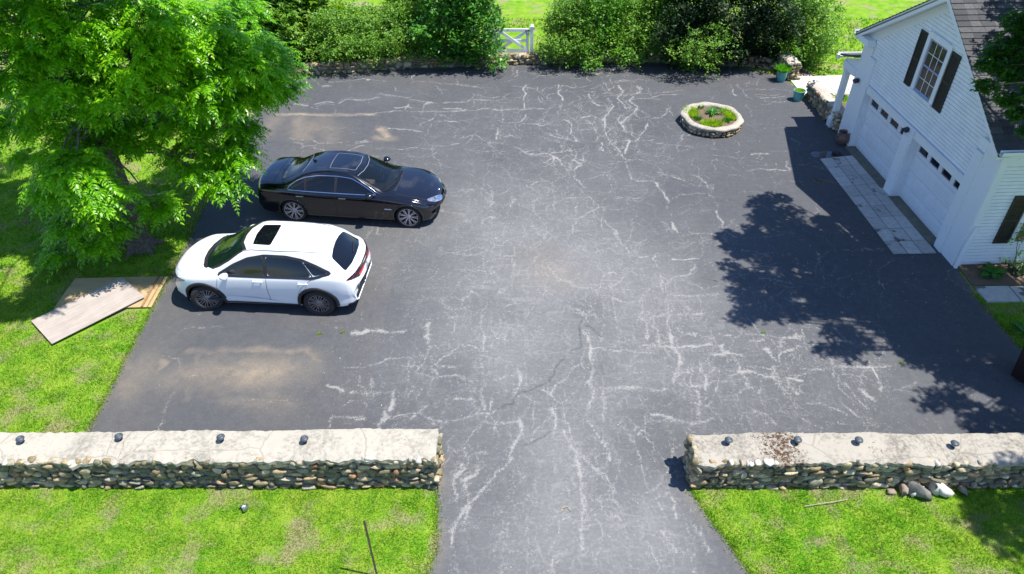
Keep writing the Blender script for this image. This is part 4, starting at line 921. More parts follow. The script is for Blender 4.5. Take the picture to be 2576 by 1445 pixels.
def wheel_parts(root, x, y, r, side, rim_r, width, style, steer=0):
    """side=+1 outer face to +y"""
    w = empty('wheel', (x, y, r), 0); w.parent = root; w.rotation_euler = (0, 0, steer)
    RX = Matrix.Rotation(-R(90) * side, 4, 'X')
    t = MB(); hw = width / 2
    prof = [(rim_r, -hw * .85), (rim_r + .02, -hw), (r - .045, -hw), (r - .012, -hw * .82), (r, -hw * .5), (r, hw * .5), (r - .012, hw * .82), (r - .045, hw), (rim_r + .02, hw), (rim_r + .004, hw * .86), (rim_r - .01, hw * .5), (rim_r - .01, -hw * .8)]
    t.lathe(prof, 48, M=RX, closed=True); t.build('tyre', MAT['rubber'], w, smooth=True)
    m = MB(); hz = hw * .80
    m.lathe([(rim_r - .012, -hw * .7), (rim_r - .012, hz - .02), (rim_r - .004, hz + .012), (rim_r + .006, hz + .012), (rim_r + .008, hz - .02)], 48, M=RX, mi=0)
    m.lathe([(0, hz + .0), (.035, hz + .0), (.06, hz - .012), (.075, hz - .03)], 20, M=RX, mi=0)
    ns = style['n']
    for k in range(ns):
        for dl in style['pair']:
            a0 = 2 * math.pi * k / ns + dl[0]; a1 = 2 * math.pi * k / ns + dl[1]; w0, w1 = style['w']; r0, r1 = .05, rim_r - .006; z0, z1 = hz - .022, hz - .0
            vs = []
            for (rr, aa, ww, zz) in ((r0, a0, w0, z0), ((r0 + r1) / 2, (a0 + a1) / 2, (w0 + w1) / 2, (z0 + z1) / 2 + .006), (r1, a1, w1, z1 - .002)):
                c = Vector((rr * math.cos(aa), rr * math.sin(aa), 0)); tv = Vector((-math.sin(aa), math.cos(aa), 0)) * ww / 2
                vs += [c - tv + Vector((0, 0, zz)), c + tv + Vector((0, 0, zz)), c + tv * 1.3 + Vector((0, 0, zz - .03)), c - tv * 1.3 + Vector((0, 0, zz - .03))]
            fs = []
            for L in (0, 4): fs += [(L, L + 1, L + 5, L + 4), (L + 1, L + 2, L + 6, L + 5), (L + 3, L, L + 4, L + 7)]
            m.add([RX @ v for v in vs], fs)
    m.build('rim', style['mat'], w, smooth=True, angle=35)
    b = MB(); b.lathe([(0, -hw * .2), (rim_r * .62, -hw * .2), (rim_r * .62, hz - .09), (0, hz - .09)], 32, M=RX, mi=0); b.lathe([(0, -hw * .75), (rim_r, -hw * .75)], 24, M=RX, mi=1); b.build('brake_disc', [pm('brake_steel', (.16, .16, .17), (.10, .10, .11), 12, .4, .8), MAT['black']], w)
    return w
def mirror_part(root, c, side, mat, d=(.11, .20, .13)):
    m = MB(); vs = []; 
    bm = bmesh.new(); bmesh.ops.create_uvsphere(bm, u_segments=16, v_segments=10, radius=1)
    V = [Vector((v.co.x * d[0] * (1.0 if v.co.x > 0 else .35), v.co.y * d[1] / 2 * 1.15, v.co.z * d[2] / 2 * (1 if v.co.z > 0 else .85))) for v in bm.verts]; F = [tuple(v.index for v in f.verts) for f in bm.faces]; bm.free()
    m.add([v + Vector(c) for v in V], F)
    m.tube([Vector(c) + Vector((-.0, -side * .07, -.03)), Vector(c) + Vector((.02, -side * .17, -.055))], [.022, .03], 8, mi=1)
    m.build('side_mirror', [mat, MAT['black']], root, smooth=True)
def seat(root, x, y, mat, rear=False):
    s_ = MB(); wd_ = .5 if not rear else 1.25
    s_.box((x, y, .52), (.48, wd_, .16), ch=.04); M = Matrix.Translation((x - .28, y, .86)) @ Matrix.Rotation(R(-16), 4, 'Y'); s_.box((0, 0, 0), (.14, wd_, .58), ch=.04, M=M)
    for yy in ([y] if not rear else [y - .36, y + .36]): s_.box((x - .37, yy, 1.19), (.10, .26, .16), ch=.03)
    s_.build('seat', mat, root)

def paint(name, col, rough=.28, flake=None, coat=1.0, metal=0.0):
    m, nt, b = new_mat(name); n1 = noise(nt, 1.3, 3)
    nt.links.new(ramp(nt, n1, [(.3, col), (.7, tuple(c * .93 for c in col))]), b.inputs['Base Color']); b.inputs['Roughness'].default_value = rough
    b.inputs['Coat Weight'].default_value = coat; b.inputs['Coat Roughness'].default_value = .03; b.inputs['Metallic'].default_value = metal; return m
MAT['darkglass'] = glass_mat('dark_car_glass', (.006, .007, .010), .16)
MAT['carglass'] = glass_mat('clear_car_glass', (.01, .014, .014), .62)
MAT['tan'] = pm('tan_leather', (.42, .31, .19), (.36, .26, .16), 6, .6)
MAT['cabin'] = pm('dark_cabin', (.022, .022, .025), (.035, .034, .036), 6, .7)
MAT['gap'] = pm('panel_gap', (.01, .01, .012), (.015, .015, .016), 6, .7)
MAT['arch'] = pm('wheel_well', (.006, .006, .007), (.01, .01, .01), 6, .9)

def underbody(car, sp, wd=.60):
    m = MB(); m.box(((sp['nose'] + sp['tail']) / 2, 0, .34), (sp['nose'] - sp['tail'] - .35, wd * 2, .18)); m.box(((sp['nose'] + sp['tail']) / 2, 0, .26), (sp['arches'][0][0] - sp['arches'][1][0] - .85, 1.62, .08))
    for xw, zw, Rw in sp['arches']:
        prof = [(Rw + .02, -.34), (Rw + .02, .28)]
        for sd_ in (1, -1):
            vs = []; fs = []; n = 20
            for k in range(n + 1):
                a = -.25 + (math.pi + .5) * k / n; px, pz = xw + (Rw + .015) * math.cos(a), zw + (Rw + .015) * math.sin(a); vs += [(px, sd_ * .50, pz), (px, sd_ * (sp['halfw'] - .03), pz)]
            fs = [(2 * k, 2 * k + 1, 2 * k + 3, 2 * k + 2) for k in range(n)]; vs += [(xw, sd_ * .5, zw)]; fs += [(2 * k, 2 * k + 2, len(vs) - 1) for k in range(n)]
            m.add(vs, fs)
    m.build('underbody', MAT['arch'], car.root)
def lip(car, sp, mat, wid, name, off=.008, r_in=-.012, dep=.05, rng=(-.30, math.pi + .30)):
    for xw, zw, Rw in sp['arches']:
        for fr, sd_ in (('L', 1), ('R', -1)):
            V = []; F = []; n = 40; b0 = 0; last = None
            for k in range(n + 1):
                a = rng[0] + (rng[1] - rng[0]) * k / n; ca_, sa_ = math.cos(a), math.sin(a)
                def pt(r_):
                    px, pz = xw + r_ * ca_, zw + r_ * sa_; h = car.ray(fr, px, pz); return h
                hi, ho = pt(Rw + r_in), pt(Rw + r_in + wid)
                yi = hi[0].y if hi else (last[0] if last else sd_ * sp['halfw']); yo = ho[0].y if ho else (last[1] if last else sd_ * sp['halfw']); last = (yi, yo)
                V += [(xw + (Rw + r_in) * ca_, yi - sd_ * dep, zw + (Rw + r_in) * sa_), (xw + (Rw + r_in) * ca_, yi + sd_ * off * 1.6, zw + (Rw + r_in) * sa_), (xw + (Rw + r_in + wid * .8) * ca_, yo + sd_ * off * 1.6, zw + (Rw + r_in + wid * .8) * sa_), (xw + (Rw + r_in + wid) * ca_, yo - sd_ * .004, zw + (Rw + r_in + wid) * sa_)]
            for k in range(n):
                for j in range(3): F.append((b0 + 4 * k + j, b0 + 4 * k + j + 1, b0 + 4 * k + 5 + j, b0 + 4 * k + 4 + j))
            o = obj_from(name, V, F, mat, car.root, smooth=True); sol = o.modifiers.new('thick', 'SOLIDIFY'); sol.thickness = .004

# ---------------- black sedan
def sedan():
    root = empty('parked_car', (-4.33, 17.93, .012), R(-5.9), label='glossy black four-door sedan parked under the tree edge behind the white one', cat='car')
    sp = dict(nose=2.48, tail=-2.73, halfw=.95, shoulder=.065, crown=.035, tuck=.03, roofz=1.48, wr=.625, endlen=.75, endround=(.42, .22), endz=(.05, .03),
        W=[(-2.73, .83), (-2.6, .885), (-2.2, .915), (-1.6, .945), (-.5, .95), (1.0, .95), (1.7, .945), (2.1, .91), (2.35, .86), (2.48, .78)],
        zb=[(-2.73, .42), (-2.62, .27), (-2.2, .22), (2.1, .20), (2.38, .22), (2.48, .34)],
        belt=[(-2.73, .70), (-2.68, .93), (-2.55, 1.02), (-1.8, 1.02), (-1.2, .985), (.5, .93), (1.2, .89), (1.9, .80), (2.3, .70), (2.44, .60), (2.48, .50)],
        zc=[(-2.73, .74), (-2.69, 1.00), (-2.60, 1.085), (-2.35, 1.115), (-2.0, 1.135), (-1.86, 1.17), (-1.35, 1.37), (-1.0, 1.445), (-.45, 1.48), (0.0, 1.465), (.28, 1.41), (.75, 1.20), (1.12, 1.015), (1.22, .985), (1.6, .95), (2.0, .87), (2.3, .755), (2.44, .63), (2.48, .52)],
        dx=[-2.73, -2.3, -1.7, -.9, .2, .9, 1.4, 2.0], dv=[0, -.10, -.16, -.12, .20, .24, .10, 0], arches=[(1.605, .345, .40), (-1.605, .345, .40)])
    c = Car(sp, root); P = paint('black_paint_sky_tint', (.0055, .0048, .0085), .12)  # faint purple-blue in the black stands in for reflected sky
    ws = [(1.12, -.60), (1.20, -.3), (1.22, 0), (1.20, .3), (1.12, .60), (.96, .72), (.60, .665), (.16, .575), (.29, .3), (.32, 0), (.29, -.3), (.16, -.575), (.60, -.665), (.96, -.72)]
    rg = [(-1.36, -.48), (-1.30, -.2), (-1.29, 0), (-1.30, .2), (-1.36, .48), (-1.92, .60), (-2.02, .3), (-2.05, 0), (-2.02, -.3), (-1.92, -.60)]
    fd = [(.70, .985), (.42, 1.16), (.08, 1.315), (-.28, 1.352), (-.32, 1.0)]
    rd = [(-.38, 1.0), (-.36, 1.352), (-.80, 1.345), (-1.16, 1.29), (-1.16, 1.015)]
    qg = [(-1.20, 1.02), (-1.20, 1.28), (-1.42, 1.19), (-1.60, 1.07), (-1.62, 1.035)]
    def inset(p, d=.02):
        cx_ = sum(a[0] for a in p) / len(p); cy_ = sum(a[1] for a in p) / len(p); return [(cx_ + (a - cx_) * (1 - d * 2.4), cy_ + (b - cy_) * (1 - d * 4)) for a, b in p]
    for fr in 'LR':
        for p in (fd, rd, qg): c.cut(fr, inset(p))
    c.cut('T', inset(ws, .015)); c.cut('T', inset(rg, .02))
    c.body(P)
    c.patch('windshield', 'T', ws, MAT['carglass'], .004); c.patch('rear_window', 'T', rg, glass_mat('sedan_rear_glass', (.02, .02, .015), .75), .004)
    for fr in 'LR':
        for p in (fd, rd, qg): c.patch('side_window', fr, p, MAT['darkglass'], .003)
        dlo = [(.78, .965), (.45, 1.165), (.10, 1.335), (-.30, 1.375), (-.82, 1.367), (-1.20, 1.305), (-1.44, 1.21), (-1.64, 1.08), (-1.66, 1.01), (-1.2, .985), (-.35, .972)]
        c.ribbons('chrome_trim', [(fr, dlo, .016, .008, True)], MAT['chrome'])
        c.ribbons('door_pillar', [(fr, [(-.35, .99), (-.32, 1.36)], .07, .005), (fr, [(-1.18, 1.0), (-1.18, 1.295)], .045, .005)], MAT['black'])
        gaps = [(fr, [(.98, .34), (1.02, .62), (.98, .88)], .009, .002), (fr, [(-.35, .30), (-.37, .70), (-.35, .96)], .009, .002), (fr, [(-1.22, .55), (-1.30, .72), (-1.50, .96)], .009, .002), (fr, [(.98, .30), (-1.15, .30)], .008, .002)]
        c.ribbons('panel_gap', gaps, MAT['gap'])
        sd_ = 1 if fr == 'L' else -1
        for hx in (-.16, -1.33):
            h = MB(); q = c.ray(fr, hx, .86)[0]; h.box((hx, q.y + sd_ * .022, .86), (.20, .022, .030), ch=.008); h.box((hx + .085, q.y + sd_ * .01, .86), (.02, .03, .022)); h.box((hx - .085, q.y + sd_ * .01, .86), (.02, .03, .022)); h.build('door_handle', MAT['chrome'], root)
        q = c.ray(fr, 1.10, .60)[0]; v = MB(); v.box((1.08, q.y + sd_ * .008, .60), (.20, .022, .040), ch=.01); v.build('fender_vent', MAT['chrome'], root)
        c.patch('headlight', 'F' + fr, [(-.26, .61), (-.20, .69), (.02, .745), (.30, .785), (.36, .765), (.15, .68), (-.10, .61)], MAT['lamp'], .008)
        c.patch('headlight_core', 'F' + fr, [(-.20, .625), (-.16, .69), (-.04, .72), (.02, .68), (-.06, .625)], MAT['chrome'], .013)
        c.patch('tail_light', 'B' + fr, [(-.30, .84), (-.28, .97), (0, .985), (.22, .97), (.26, .90), (.04, .82), (-.1, .73), (-.17, .80)], MAT['redlamp'], .008)
        mirror_part(root, (.58, sd_ * 1.02, 1.03), sd_, P, (.16, .20, .15))
    # roof lines, bonnet lines, sunroof
    MAT['seam'] = pm('grey_seam', (.22, .23, .26), (.18, .19, .22), 5, .35)
    c.ribbons('roof_seam', [('T', [(.24, -.57), (.34, -.3), (.37, 0), (.34, .3), (.24, .57)], .014, .006), ('T', [(-1.30, -.50), (-1.24, -.2), (-1.23, 0), (-1.24, .2), (-1.30, .50)], .014, .006),
        ('T', [(.14, -.40), (.18, 0), (.14, .40), (-.56, .42), (-.58, 0), (-.56, -.42)], .013, .005, True)], MAT['seam'])
    c.patch('sunroof', 'T', [(.12, -.38), (.16, 0), (.12, .38), (-.54, .40), (-.56, 0), (-.54, -.40)], paint('roof_glass', (.004, .005, .008), .05), .002)
    c.ribbons('bonnet_seam', [('T', [(1.26, -.72), (1.6, -.74), (2.0, -.70), (2.25, -.52), (2.33, -.25), (2.35, 0), (2.33, .25), (2.25, .52), (2.0, .70), (1.6, .74), (1.26, .72)], .010, .002), ('T', [(-2.12, -.70), (-2.12, .70)], .009, .002), ('T', [(-2.12, .70), (-2.60, .62)], .009, .002), ('T', [(-2.12, -.70), (-2.60, -.62)], .009, .002)], MAT['gap'])
    c.patch('cowl', 'T', [(1.25, -.58), (1.28, 0), (1.25, .58), (1.19, .60), (1.235, .3), (1.245, 0), (1.235, -.3), (1.19, -.60)], MAT['black'], .005)
    for y0, y1, x0, x1 in ((-.1, -.62, 1.20, 1.02), (.52, -.02, 1.20, 1.13)):
        pts_ = []; wp = MB()
        for k in range(7): t = k / 6; yy = y0 + (y1 - y0) * t; xx = x0 + (x1 - x0) * t; h = c.ray('T', xx, yy); pts_.append(h[0] + h[1] * .022)
        wp.tube(pts_, .010, 6); wp.build('wiper', MAT['black'], root)
    # front: twin kidney grille, intake, badge, plate; rear: plate
    for s_ in (1, -1):
        c.patch('grille', 'F', [(s_ * .03, .46), (s_ * .04, .60), (s_ * .12, .64), (s_ * .24, .62), (s_ * .27, .54), (s_ * .22, .45), (s_ * .10, .43)], MAT['gap'], .006)
        c.ribbons('grille_frame', [('F', [(s_ * .03, .46), (s_ * .04, .60), (s_ * .12, .64), (s_ * .24, .62), (s_ * .27, .54), (s_ * .22, .45), (s_ * .10, .43)], .02, .012, True)], MAT['chrome'])
        c.patch('fog_intake', 'F', [(s_ * .50, .29), (s_ * .50, .37), (s_ * .68, .38), (s_ * .70, .32)], MAT['gap'], .006)
    c.patch('lower_intake', 'F', [(-.40, .29), (-.44, .38), (.44, .38), (.40, .29)], MAT['gap'], .010)
    q = c.ray('F', 0, .40)[0]; pl = MB(); pl.box((q.x + .022, 0, .42), (.012, .31, .155), ch=.004); o = pl.build('licence_plate', pm('plate_pale', (.55, .62, .70), (.60, .66, .72), 9, .4), root)
    q = c.ray('T', 2.30, 0); bd = MB(); bd.lathe([(0, .012), (.030, .012), (.041, .004), (.041, -.01)], 20, c=q[0]); bd.build('badge', MAT['chrome'], root, smooth=True)
    q = c.ray('B', 0, .80)[0]; pl = MB(); pl.box((q.x - .02, 0, .80), (.012, .31, .155), ch=.004); pl.build('licence_plate', pm('plate_back', (.6, .62, .62), (.5, .52, .52), 9, .4), root)
    q = c.ray('T', -1.08, 0)[0]; fn = MB(); fn.prism([(-.07, 0), (.07, 0), (-.02, .055), (-.07, .062)], (1, 0, 0), (0, 0, 1), (q.x, -.02, q.z - .006), (0, .04, 0)); fn.build('roof_antenna', P, root)
    lip(c, sp, P, .035, 'arch_lip'); underbody(c, sp)
    # cabin
    cb = MB(); cb.box((-.3, 0, .42), (2.9, 1.5, .06)); cb.box((.98, 0, .80), (.34, 1.36, .24), ch=.06); cb.box((.3, 0, .55), (.9, .22, .28), ch=.03); cb.box((-.9, .76, .68), (2.7, .06, .5)); cb.box((-.9, -.76, .68), (2.7, .06, .5))
    cb.tube([(.62, .38 + .17 * math.cos(a), .90 + .15 * math.sin(a)) for a in np.linspace(0, 2 * math.pi, 17)], .016, 6); cb.build('cabin', MAT['cabin'], root)
    for x, y in ((.08, .36), (.08, -.36)): seat(root, x, y, MAT['tan'])
    seat(root, -1.02, 0, MAT['tan'], True)
    sf = MB(); sf.box((-1.62, 0, 1.035), (.50, 1.1, .03), ch=.01); sf.build('parcel_shelf', pm('beige_shelf', (.62, .56, .33), (.58, .50, .28), 4, .8), root)  # beige is the shelf's own colour
    sn = MB(); M = Matrix.Translation((-1.83, 0, 1.140)) @ Matrix.Rotation(R(-19), 4, 'Y'); sn.box((0, 0, 0), (.24, 1.06, .010), M=M); sn.build('rear_sunshade', pm('pale_shade', (.62, .62, .40), (.58, .58, .36), 4, .8), root); sn = MB(); M = Matrix.Translation((-1.55, 0, 1.238)) @ Matrix.Rotation(R(-19), 4, 'Y'); sn.box((0, 0, 0), (.20, .96, .010), M=M); sn.build('rear_sunshade', pm('shade_cloth', (.55, .42, .20), (.50, .38, .18), 4, .8), root)
    st = dict(n=9, pair=((0.07, .10), (-.07, -.10)), w=(.020, .020), mat=MAT['alloy'])
    for x in (1.605, -1.605):
        for y in (.80, -.80): wheel_parts(root, x, y, .345, 1 if y > 0 else -1, .262, .24, st)
    return root
MAT['alloy'] = pm('bright_alloy', (.62, .60, .66), (.54, .53, .58), 7, .25, .75)
MAT['alloy_dark'] = pm('two_tone_alloy', (.30, .30, .33), (.22, .22, .24), 7, .25, .8)
m, nt, b = new_mat('headlamp'); nt.links.new(ramp(nt, noise(nt, 14, 3), [(.38, (.10, .11, .13)), (.62, (.50, .53, .60))]), b.inputs['Base Color']); b.inputs['Roughness'].default_value = .12; b.inputs['Metallic'].default_value = .6; b.inputs['Coat Weight'].default_value = 1; MAT['lamp'] = m
MAT['redlamp'] = pm('red_lamp', (.36, .012, .014), (.22, .006, .008), 16, .12, coat=1)
MAT['redbright'] = pm('bright_red_lamp', (.80, .03, .05), (.62, .02, .03), 10, .12, coat=1)
sedan()

# ---------------- white SUV
def suv():
    root = empty('parked_car', (-5.78, 14.15, .012), R(176.1), label='white crossover SUV with dark sunroof parked facing left beside the grass', cat='car')
    sp = dict(nose=2.28, tail=-2.37, halfw=.932, shoulder=.07, crown=.045, tuck=.045, roofz=1.655, wr=.635, endlen=.7, endround=(.42, .27), endz=(.06, .035),
        W=[(-2.37, .80), (-2.25, .87), (-1.9, .92), (-1.35, .932), (-.4, .915), (.6, .912), (1.3, .932), (1.8, .905), (2.1, .84), (2.28, .74)],
        zb=[(-2.37, .40), (-2.28, .32), (-1.9, .27), (1.8, .24), (2.15, .26), (2.28, .38)],
        belt=[(-2.37, .74), (-2.30, 1.0), (-2.05, 1.12), (-1.6, 1.15), (-.9, 1.10), (.3, 1.06), (1.0, 1.03), (1.5, 1.00), (1.95, .945), (2.16, .87), (2.24, .78), (2.28, .60)],
        zc=[(-2.37, .84), (-2.34, 1.05), (-2.28, 1.14), (-2.17, 1.20), (-2.10, 1.25), (-1.68, 1.535), (-1.55, 1.585), (-1.0, 1.635), (-.3, 1.65), (.15, 1.648), (.45, 1.60), (.95, 1.34), (1.32, 1.135), (1.42, 1.11), (1.75, 1.075), (2.02, 1.01), (2.16, .93), (2.24, .82), (2.28, .64)],
        dx=[-2.37, -2.1, -1.5, -.9, .3, .9, 1.4, 2.0], dv=[0, -.12, -.16, -.10, .22, .26, .12, 0], arches=[(1.345, .37, .435), (-1.345, .37, .435)])
    c = Car(sp, root); P = paint('white_paint_car', (.80, .81, .82), .3)
    ws = [(1.26, -.62), (1.36, -.3), (1.39, 0), (1.36, .3), (1.26, .62), (1.06, .72), (.66, .67), (.28, .585), (.42, .3), (.46, 0), (.42, -.3), (.28, -.585), (.66, -.67), (1.06, -.72)]
    rg = [(-1.72, -.54), (-1.69, -.25), (-1.68, 0), (-1.69, .25), (-1.72, .54), (-2.03, .64), (-2.11, .36), (-2.13, 0), (-2.11, -.36), (-2.03, -.64)]
    fd = [(.80, 1.09), (.50, 1.28), (.18, 1.43), (-.16, 1.50), (-.18, 1.09)]
    rd = [(-.26, 1.10), (-.24, 1.50), (-.70, 1.495), (-1.05, 1.45), (-1.28, 1.135), (-1.0, 1.11)]
    qg = [(-1.10, 1.43), (-1.40, 1.33), (-1.66, 1.22), (-1.34, 1.15)]
    def inset(p, d=.02):
        cx_ = sum(a[0] for a in p) / len(p); cy_ = sum(a[1] for a in p) / len(p); return [(cx_ + (a - cx_) * (1 - d * 2.4), cy_ + (b - cy_) * (1 - d * 4)) for a, b in p]
    for fr in 'LR':
        for p in (fd, rd, qg): c.cut(fr, inset(p))
    c.cut('T', inset(ws, .015)); c.cut('T', inset(rg, .02)); c.body(P)
    c.patch('windshield', 'T', ws, glass_mat('suv_windshield', (.01, .03, .018), .42), .004); c.patch('rear_window', 'T', rg, MAT['darkglass'], .005)
    for fr in 'LR':
        sd_ = 1 if fr == 'L' else -1
        for p in (fd, rd, qg): c.patch('side_window', fr, p, MAT['darkglass'], .004)
        c.ribbons('window_surround', [(fr, [(.92, 1.055), (.52, 1.30), (.18, 1.455), (-.2, 1.53), (-.70, 1.525), (-1.08, 1.47), (-1.42, 1.355), (-1.74, 1.215), (-1.3, 1.10), (-.2, 1.068)], .055, .008, True), (fr, [(-.215, 1.08), (-.20, 1.51)], .085, .006), (fr, [(-1.06, 1.45), (-1.31, 1.14)], .03, .006)], MAT['black'])
        gaps = [(fr, [(.92, .42), (.98, .75), (.92, 1.03)], .008, .002), (fr, [(-.21, .36), (-.20, .75), (-.22, 1.06)], .010, .002), (fr, [(-.90, .62), (-1.02, .85), (-1.34, 1.12)], .008, .002)]
        c.ribbons('panel_gap', gaps, MAT['gap'])
        c.patch('sill_cladding', fr, [(.90, .24), (.93, .33), (-.93, .33), (-.90, .24)], MAT['black'], .012)
        c.patch('crease_highlight' if False else 'door_sculpt', fr, [(.86, .38), (.80, .52), (.10, .47), (-.46, .40), (-.2, .37)], P, .024)
        for hx in (-.02, -1.08):
            h = MB(); q = c.ray(fr, hx, .96)[0]; h.box((hx, q.y + sd_ * .026, .965), (.23, .024, .032), ch=.009); h.box((hx + .09, q.y + sd_ * .01, .965), (.03, .035, .026)); h.box((hx - .09, q.y + sd_ * .01, .965), (.03, .035, .026)); h.build('door_handle', P, root)
        c.patch('headlight', 'F' + fr, [(-.20, .74), (-.24, .84), (.0, .865), (.34, .88), (.62, .895), (.60, .865), (.30, .80), (.06, .72), (-.06, .66), (-.12, .67)], MAT['suvlamp'], .008)
        c.patch('headlight', fr, [(2.17, .70), (2.15, .80), (1.84, .885), (1.70, .90), (1.74, .865), (1.98, .765), (2.05, .70)], MAT['suvlamp'], .010)
        c.ribbons('running_light', [('F' + fr, [(-.17, .80), (-.04, .71), (.10, .765), (.34, .825)], .018, .013)], MAT['lamp'])
        c.patch('tail_light', 'B' + fr, [(-.40, 1.0), (-.40, 1.045), (-.1, 1.065), (.26, 1.05), (.44, 1.035), (.22, .985), (.02, .93), (-.12, .955)], MAT['taildark'], .008)
        c.patch('tail_light_glow', 'B' + fr, [(-.25, 1.0), (-.23, 1.02), (-.08, 1.0), (.03, .995), (.01, .945), (-.10, .965)], MAT['redbright'], .013)  # glow is put in as a brighter red colour, without emission
        mirror_part(root, (.66, sd_ * 1.00, 1.13), sd_, P, (.15, .19, .17))
        c.ribbons('bumper_vent', [('B' + fr, [(.10, .48), (.04, .66), (-.02, .74)], .03, .008)], MAT['gap'])
        c.ribbons('ditch_moulding', [('T', [(.30, sd_ * .575), (0, sd_ * .60), (-.6, sd_ * .605), (-1.2, sd_ * .575), (-1.45, sd_ * .545)], .022, .010)], MAT['seam'])  # grey moulding strip along the roof ditch
    c.patch('sunroof', 'T', [(.12, -.40), (.16, 0), (.12, .40), (-.30, .42), (-.31, 0), (-.30, -.42)], paint('roof_glass_suv', (.004, .004, .008), .05), .006)
    c.ribbons('windshield_frit', [('T', [(.24, -.58), (.40, -.3), (.43, 0), (.40, .3), (.24, .58)], .07, .008), ('T', [(1.08, .70), (.66, .66), (.30, .57)], .05, .008), ('T', [(1.08, -.70), (.66, -.66), (.30, -.57)], .05, .008)], MAT['black'])
    c.patch('cowl', 'T', [(1.32, -.62), (1.43, -.3), (1.46, 0), (1.43, .3), (1.32, .62), (1.20, .68), (1.33, .3), (1.36, 0), (1.33, -.3), (1.20, -.68)], MAT['black'], .007)
    c.ribbons('bonnet_seam', [('T', [(1.30, -.72), (1.5, -.76), (1.85, -.70), (2.05, -.50), (2.13, -.25), (2.15, 0), (2.13, .25), (2.05, .50), (1.85, .70), (1.5, .76), (1.30, .72)], .008, .002)], MAT['seam'])
    c.ribbons('rear_spoiler_seam', [('T', [(-1.50, -.56), (-1.47, 0), (-1.50, .56)], .010, .003)], MAT['seam'])
    c.ribbons('light_bar', [('B', [(-.80, 1.035), (-.4, 1.075), (0, 1.085), (.4, 1.075), (.80, 1.035)], .035, .012)], MAT['taildark'])
    for pa, off_ in ((((1.36, -.05), (1.20, -.62)), .02), (((1.34, .55), (1.34, -.02)), .02), (((-2.06, .02), (-1.98, -.36)), .018)):
        (x0, y0), (x1, y1) = pa; pts_ = []; wp = MB()
        for k in range(7): t = k / 6; h = c.ray('T', x0 + (x1 - x0) * t, y0 + (y1 - y0) * t); pts_.append(h[0] + h[1] * off_)
        wp.tube(pts_, .010, 6); wp.build('wiper', MAT['black'], root)
    c.patch('grille', 'F', [(-.48, .36), (-.34, .58), (-.42, .80), (0, .84), (.42, .80), (.34, .58), (.48, .36), (0, .32)], MAT['gap'], .008)
    c.patch('front_skirt', 'F', [(-.80, .27), (-.84, .34), (.84, .34), (.80, .27)], MAT['black'], .012)
    # black lower cladding at both ends, wrapped on the corners
    for fr in ('FL', 'FR', 'BL', 'BR'): c.patch('bumper_cladding', fr, [(-.45, .33 if fr[0] == 'F' else .42), (-.45, .44 if fr[0] == 'F' else .54), (0, .44), (.44, .38), (.46, .32)], MAT['black'], .010)
    c.patch('rear_bumper_cladding', 'B', [(-.70, .42), (-.72, .55), (.72, .55), (.70, .42)], MAT['black'], .012)
    q = c.ray('B', 0, .78)[0]; pl = MB(); pl.box((q.x - .02, 0, .80), (.012, .31, .155), ch=.004)
    for k in range(6): pl.box((q.x - .028, .10 - .04 * k + (.0 if k < 3 else -.01), .80), (.004, .022, .07), mi=1)
    pl.build('licence_plate', [pm('plate_white', (.62, .64, .62), (.56, .58, .56), 9, .4), MAT['black']], root)
    q = c.ray('B', 0, .98)[0]; bd = MB(); bd.lathe([(0, .012), (.035, .012), (.05, .002)], 20, M=Matrix.Rotation(R(-90), 4, 'Y'), c=(q.x, 0, q.z)); bd.build('badge', MAT['chrome'], root, smooth=True)
    q = c.ray('T', -1.30, 0)[0]; fn = MB(); fn.prism([(-.07, 0), (.06, 0), (-.03, .045), (-.07, .05)], (1, 0, 0), (0, 0, 1), (q.x, -.018, q.z - .006), (0, .036, 0)); fn.build('roof_antenna', P, root)
    lip(c, sp, MAT['black'], .075, 'arch_cladding', off=.012, rng=(-.10, math.pi + .10)); underbody(c, sp)
    cb = MB(); cb.box((-.3, 0, .50), (2.9, 1.4, .06)); cb.box((1.10, 0, .92), (.36, 1.36, .24), ch=.06); cb.box((.4, 0, .65), (.9, .22, .28), ch=.03); cb.box((-.7, .78, .80), (2.6, .05, .5)); cb.box((-.7, -.78, .80), (2.6, .05, .5))
    cb.tube([(.70, .38 + .17 * math.cos(a), 1.02 + .15 * math.sin(a)) for a in np.linspace(0, 2 * math.pi, 17)], .016, 6); cb.build('cabin', MAT['cabin'], root)
    for x, y, rr_ in ((.10, .36, False), (.10, -.36, False), (-.95, 0, True)):
        st_ = empty('tmp'); bpy.data.objects.remove(st_); seat(root, x, y, MAT['cabin'], rr_)
    st = dict(n=10, pair=((0.0, .0),), w=(.030, .022), mat=MAT['alloy_dark'])
    st = dict(n=5, pair=((0.12, .12), (-.12, -.12), (.42, .50), (-.42, -.50)), w=(.022, .020), mat=MAT['alloy_dark'])
    for x in (1.345, -1.345):
        for y in (.80, -.80): wheel_parts(root, x, y, .37, 1 if y > 0 else -1, .242, .235, st, R(13) if x > 0 else 0)
    return root
MAT['suvlamp'] = pm('smoked_lamp', (.03, .03, .06), (.10, .10, .16), 16, .1, coat=1)
MAT['taildark'] = pm('dark_red_lamp', (.028, .008, .016), (.05, .009, .016), 12, .12, coat=1)
suv()
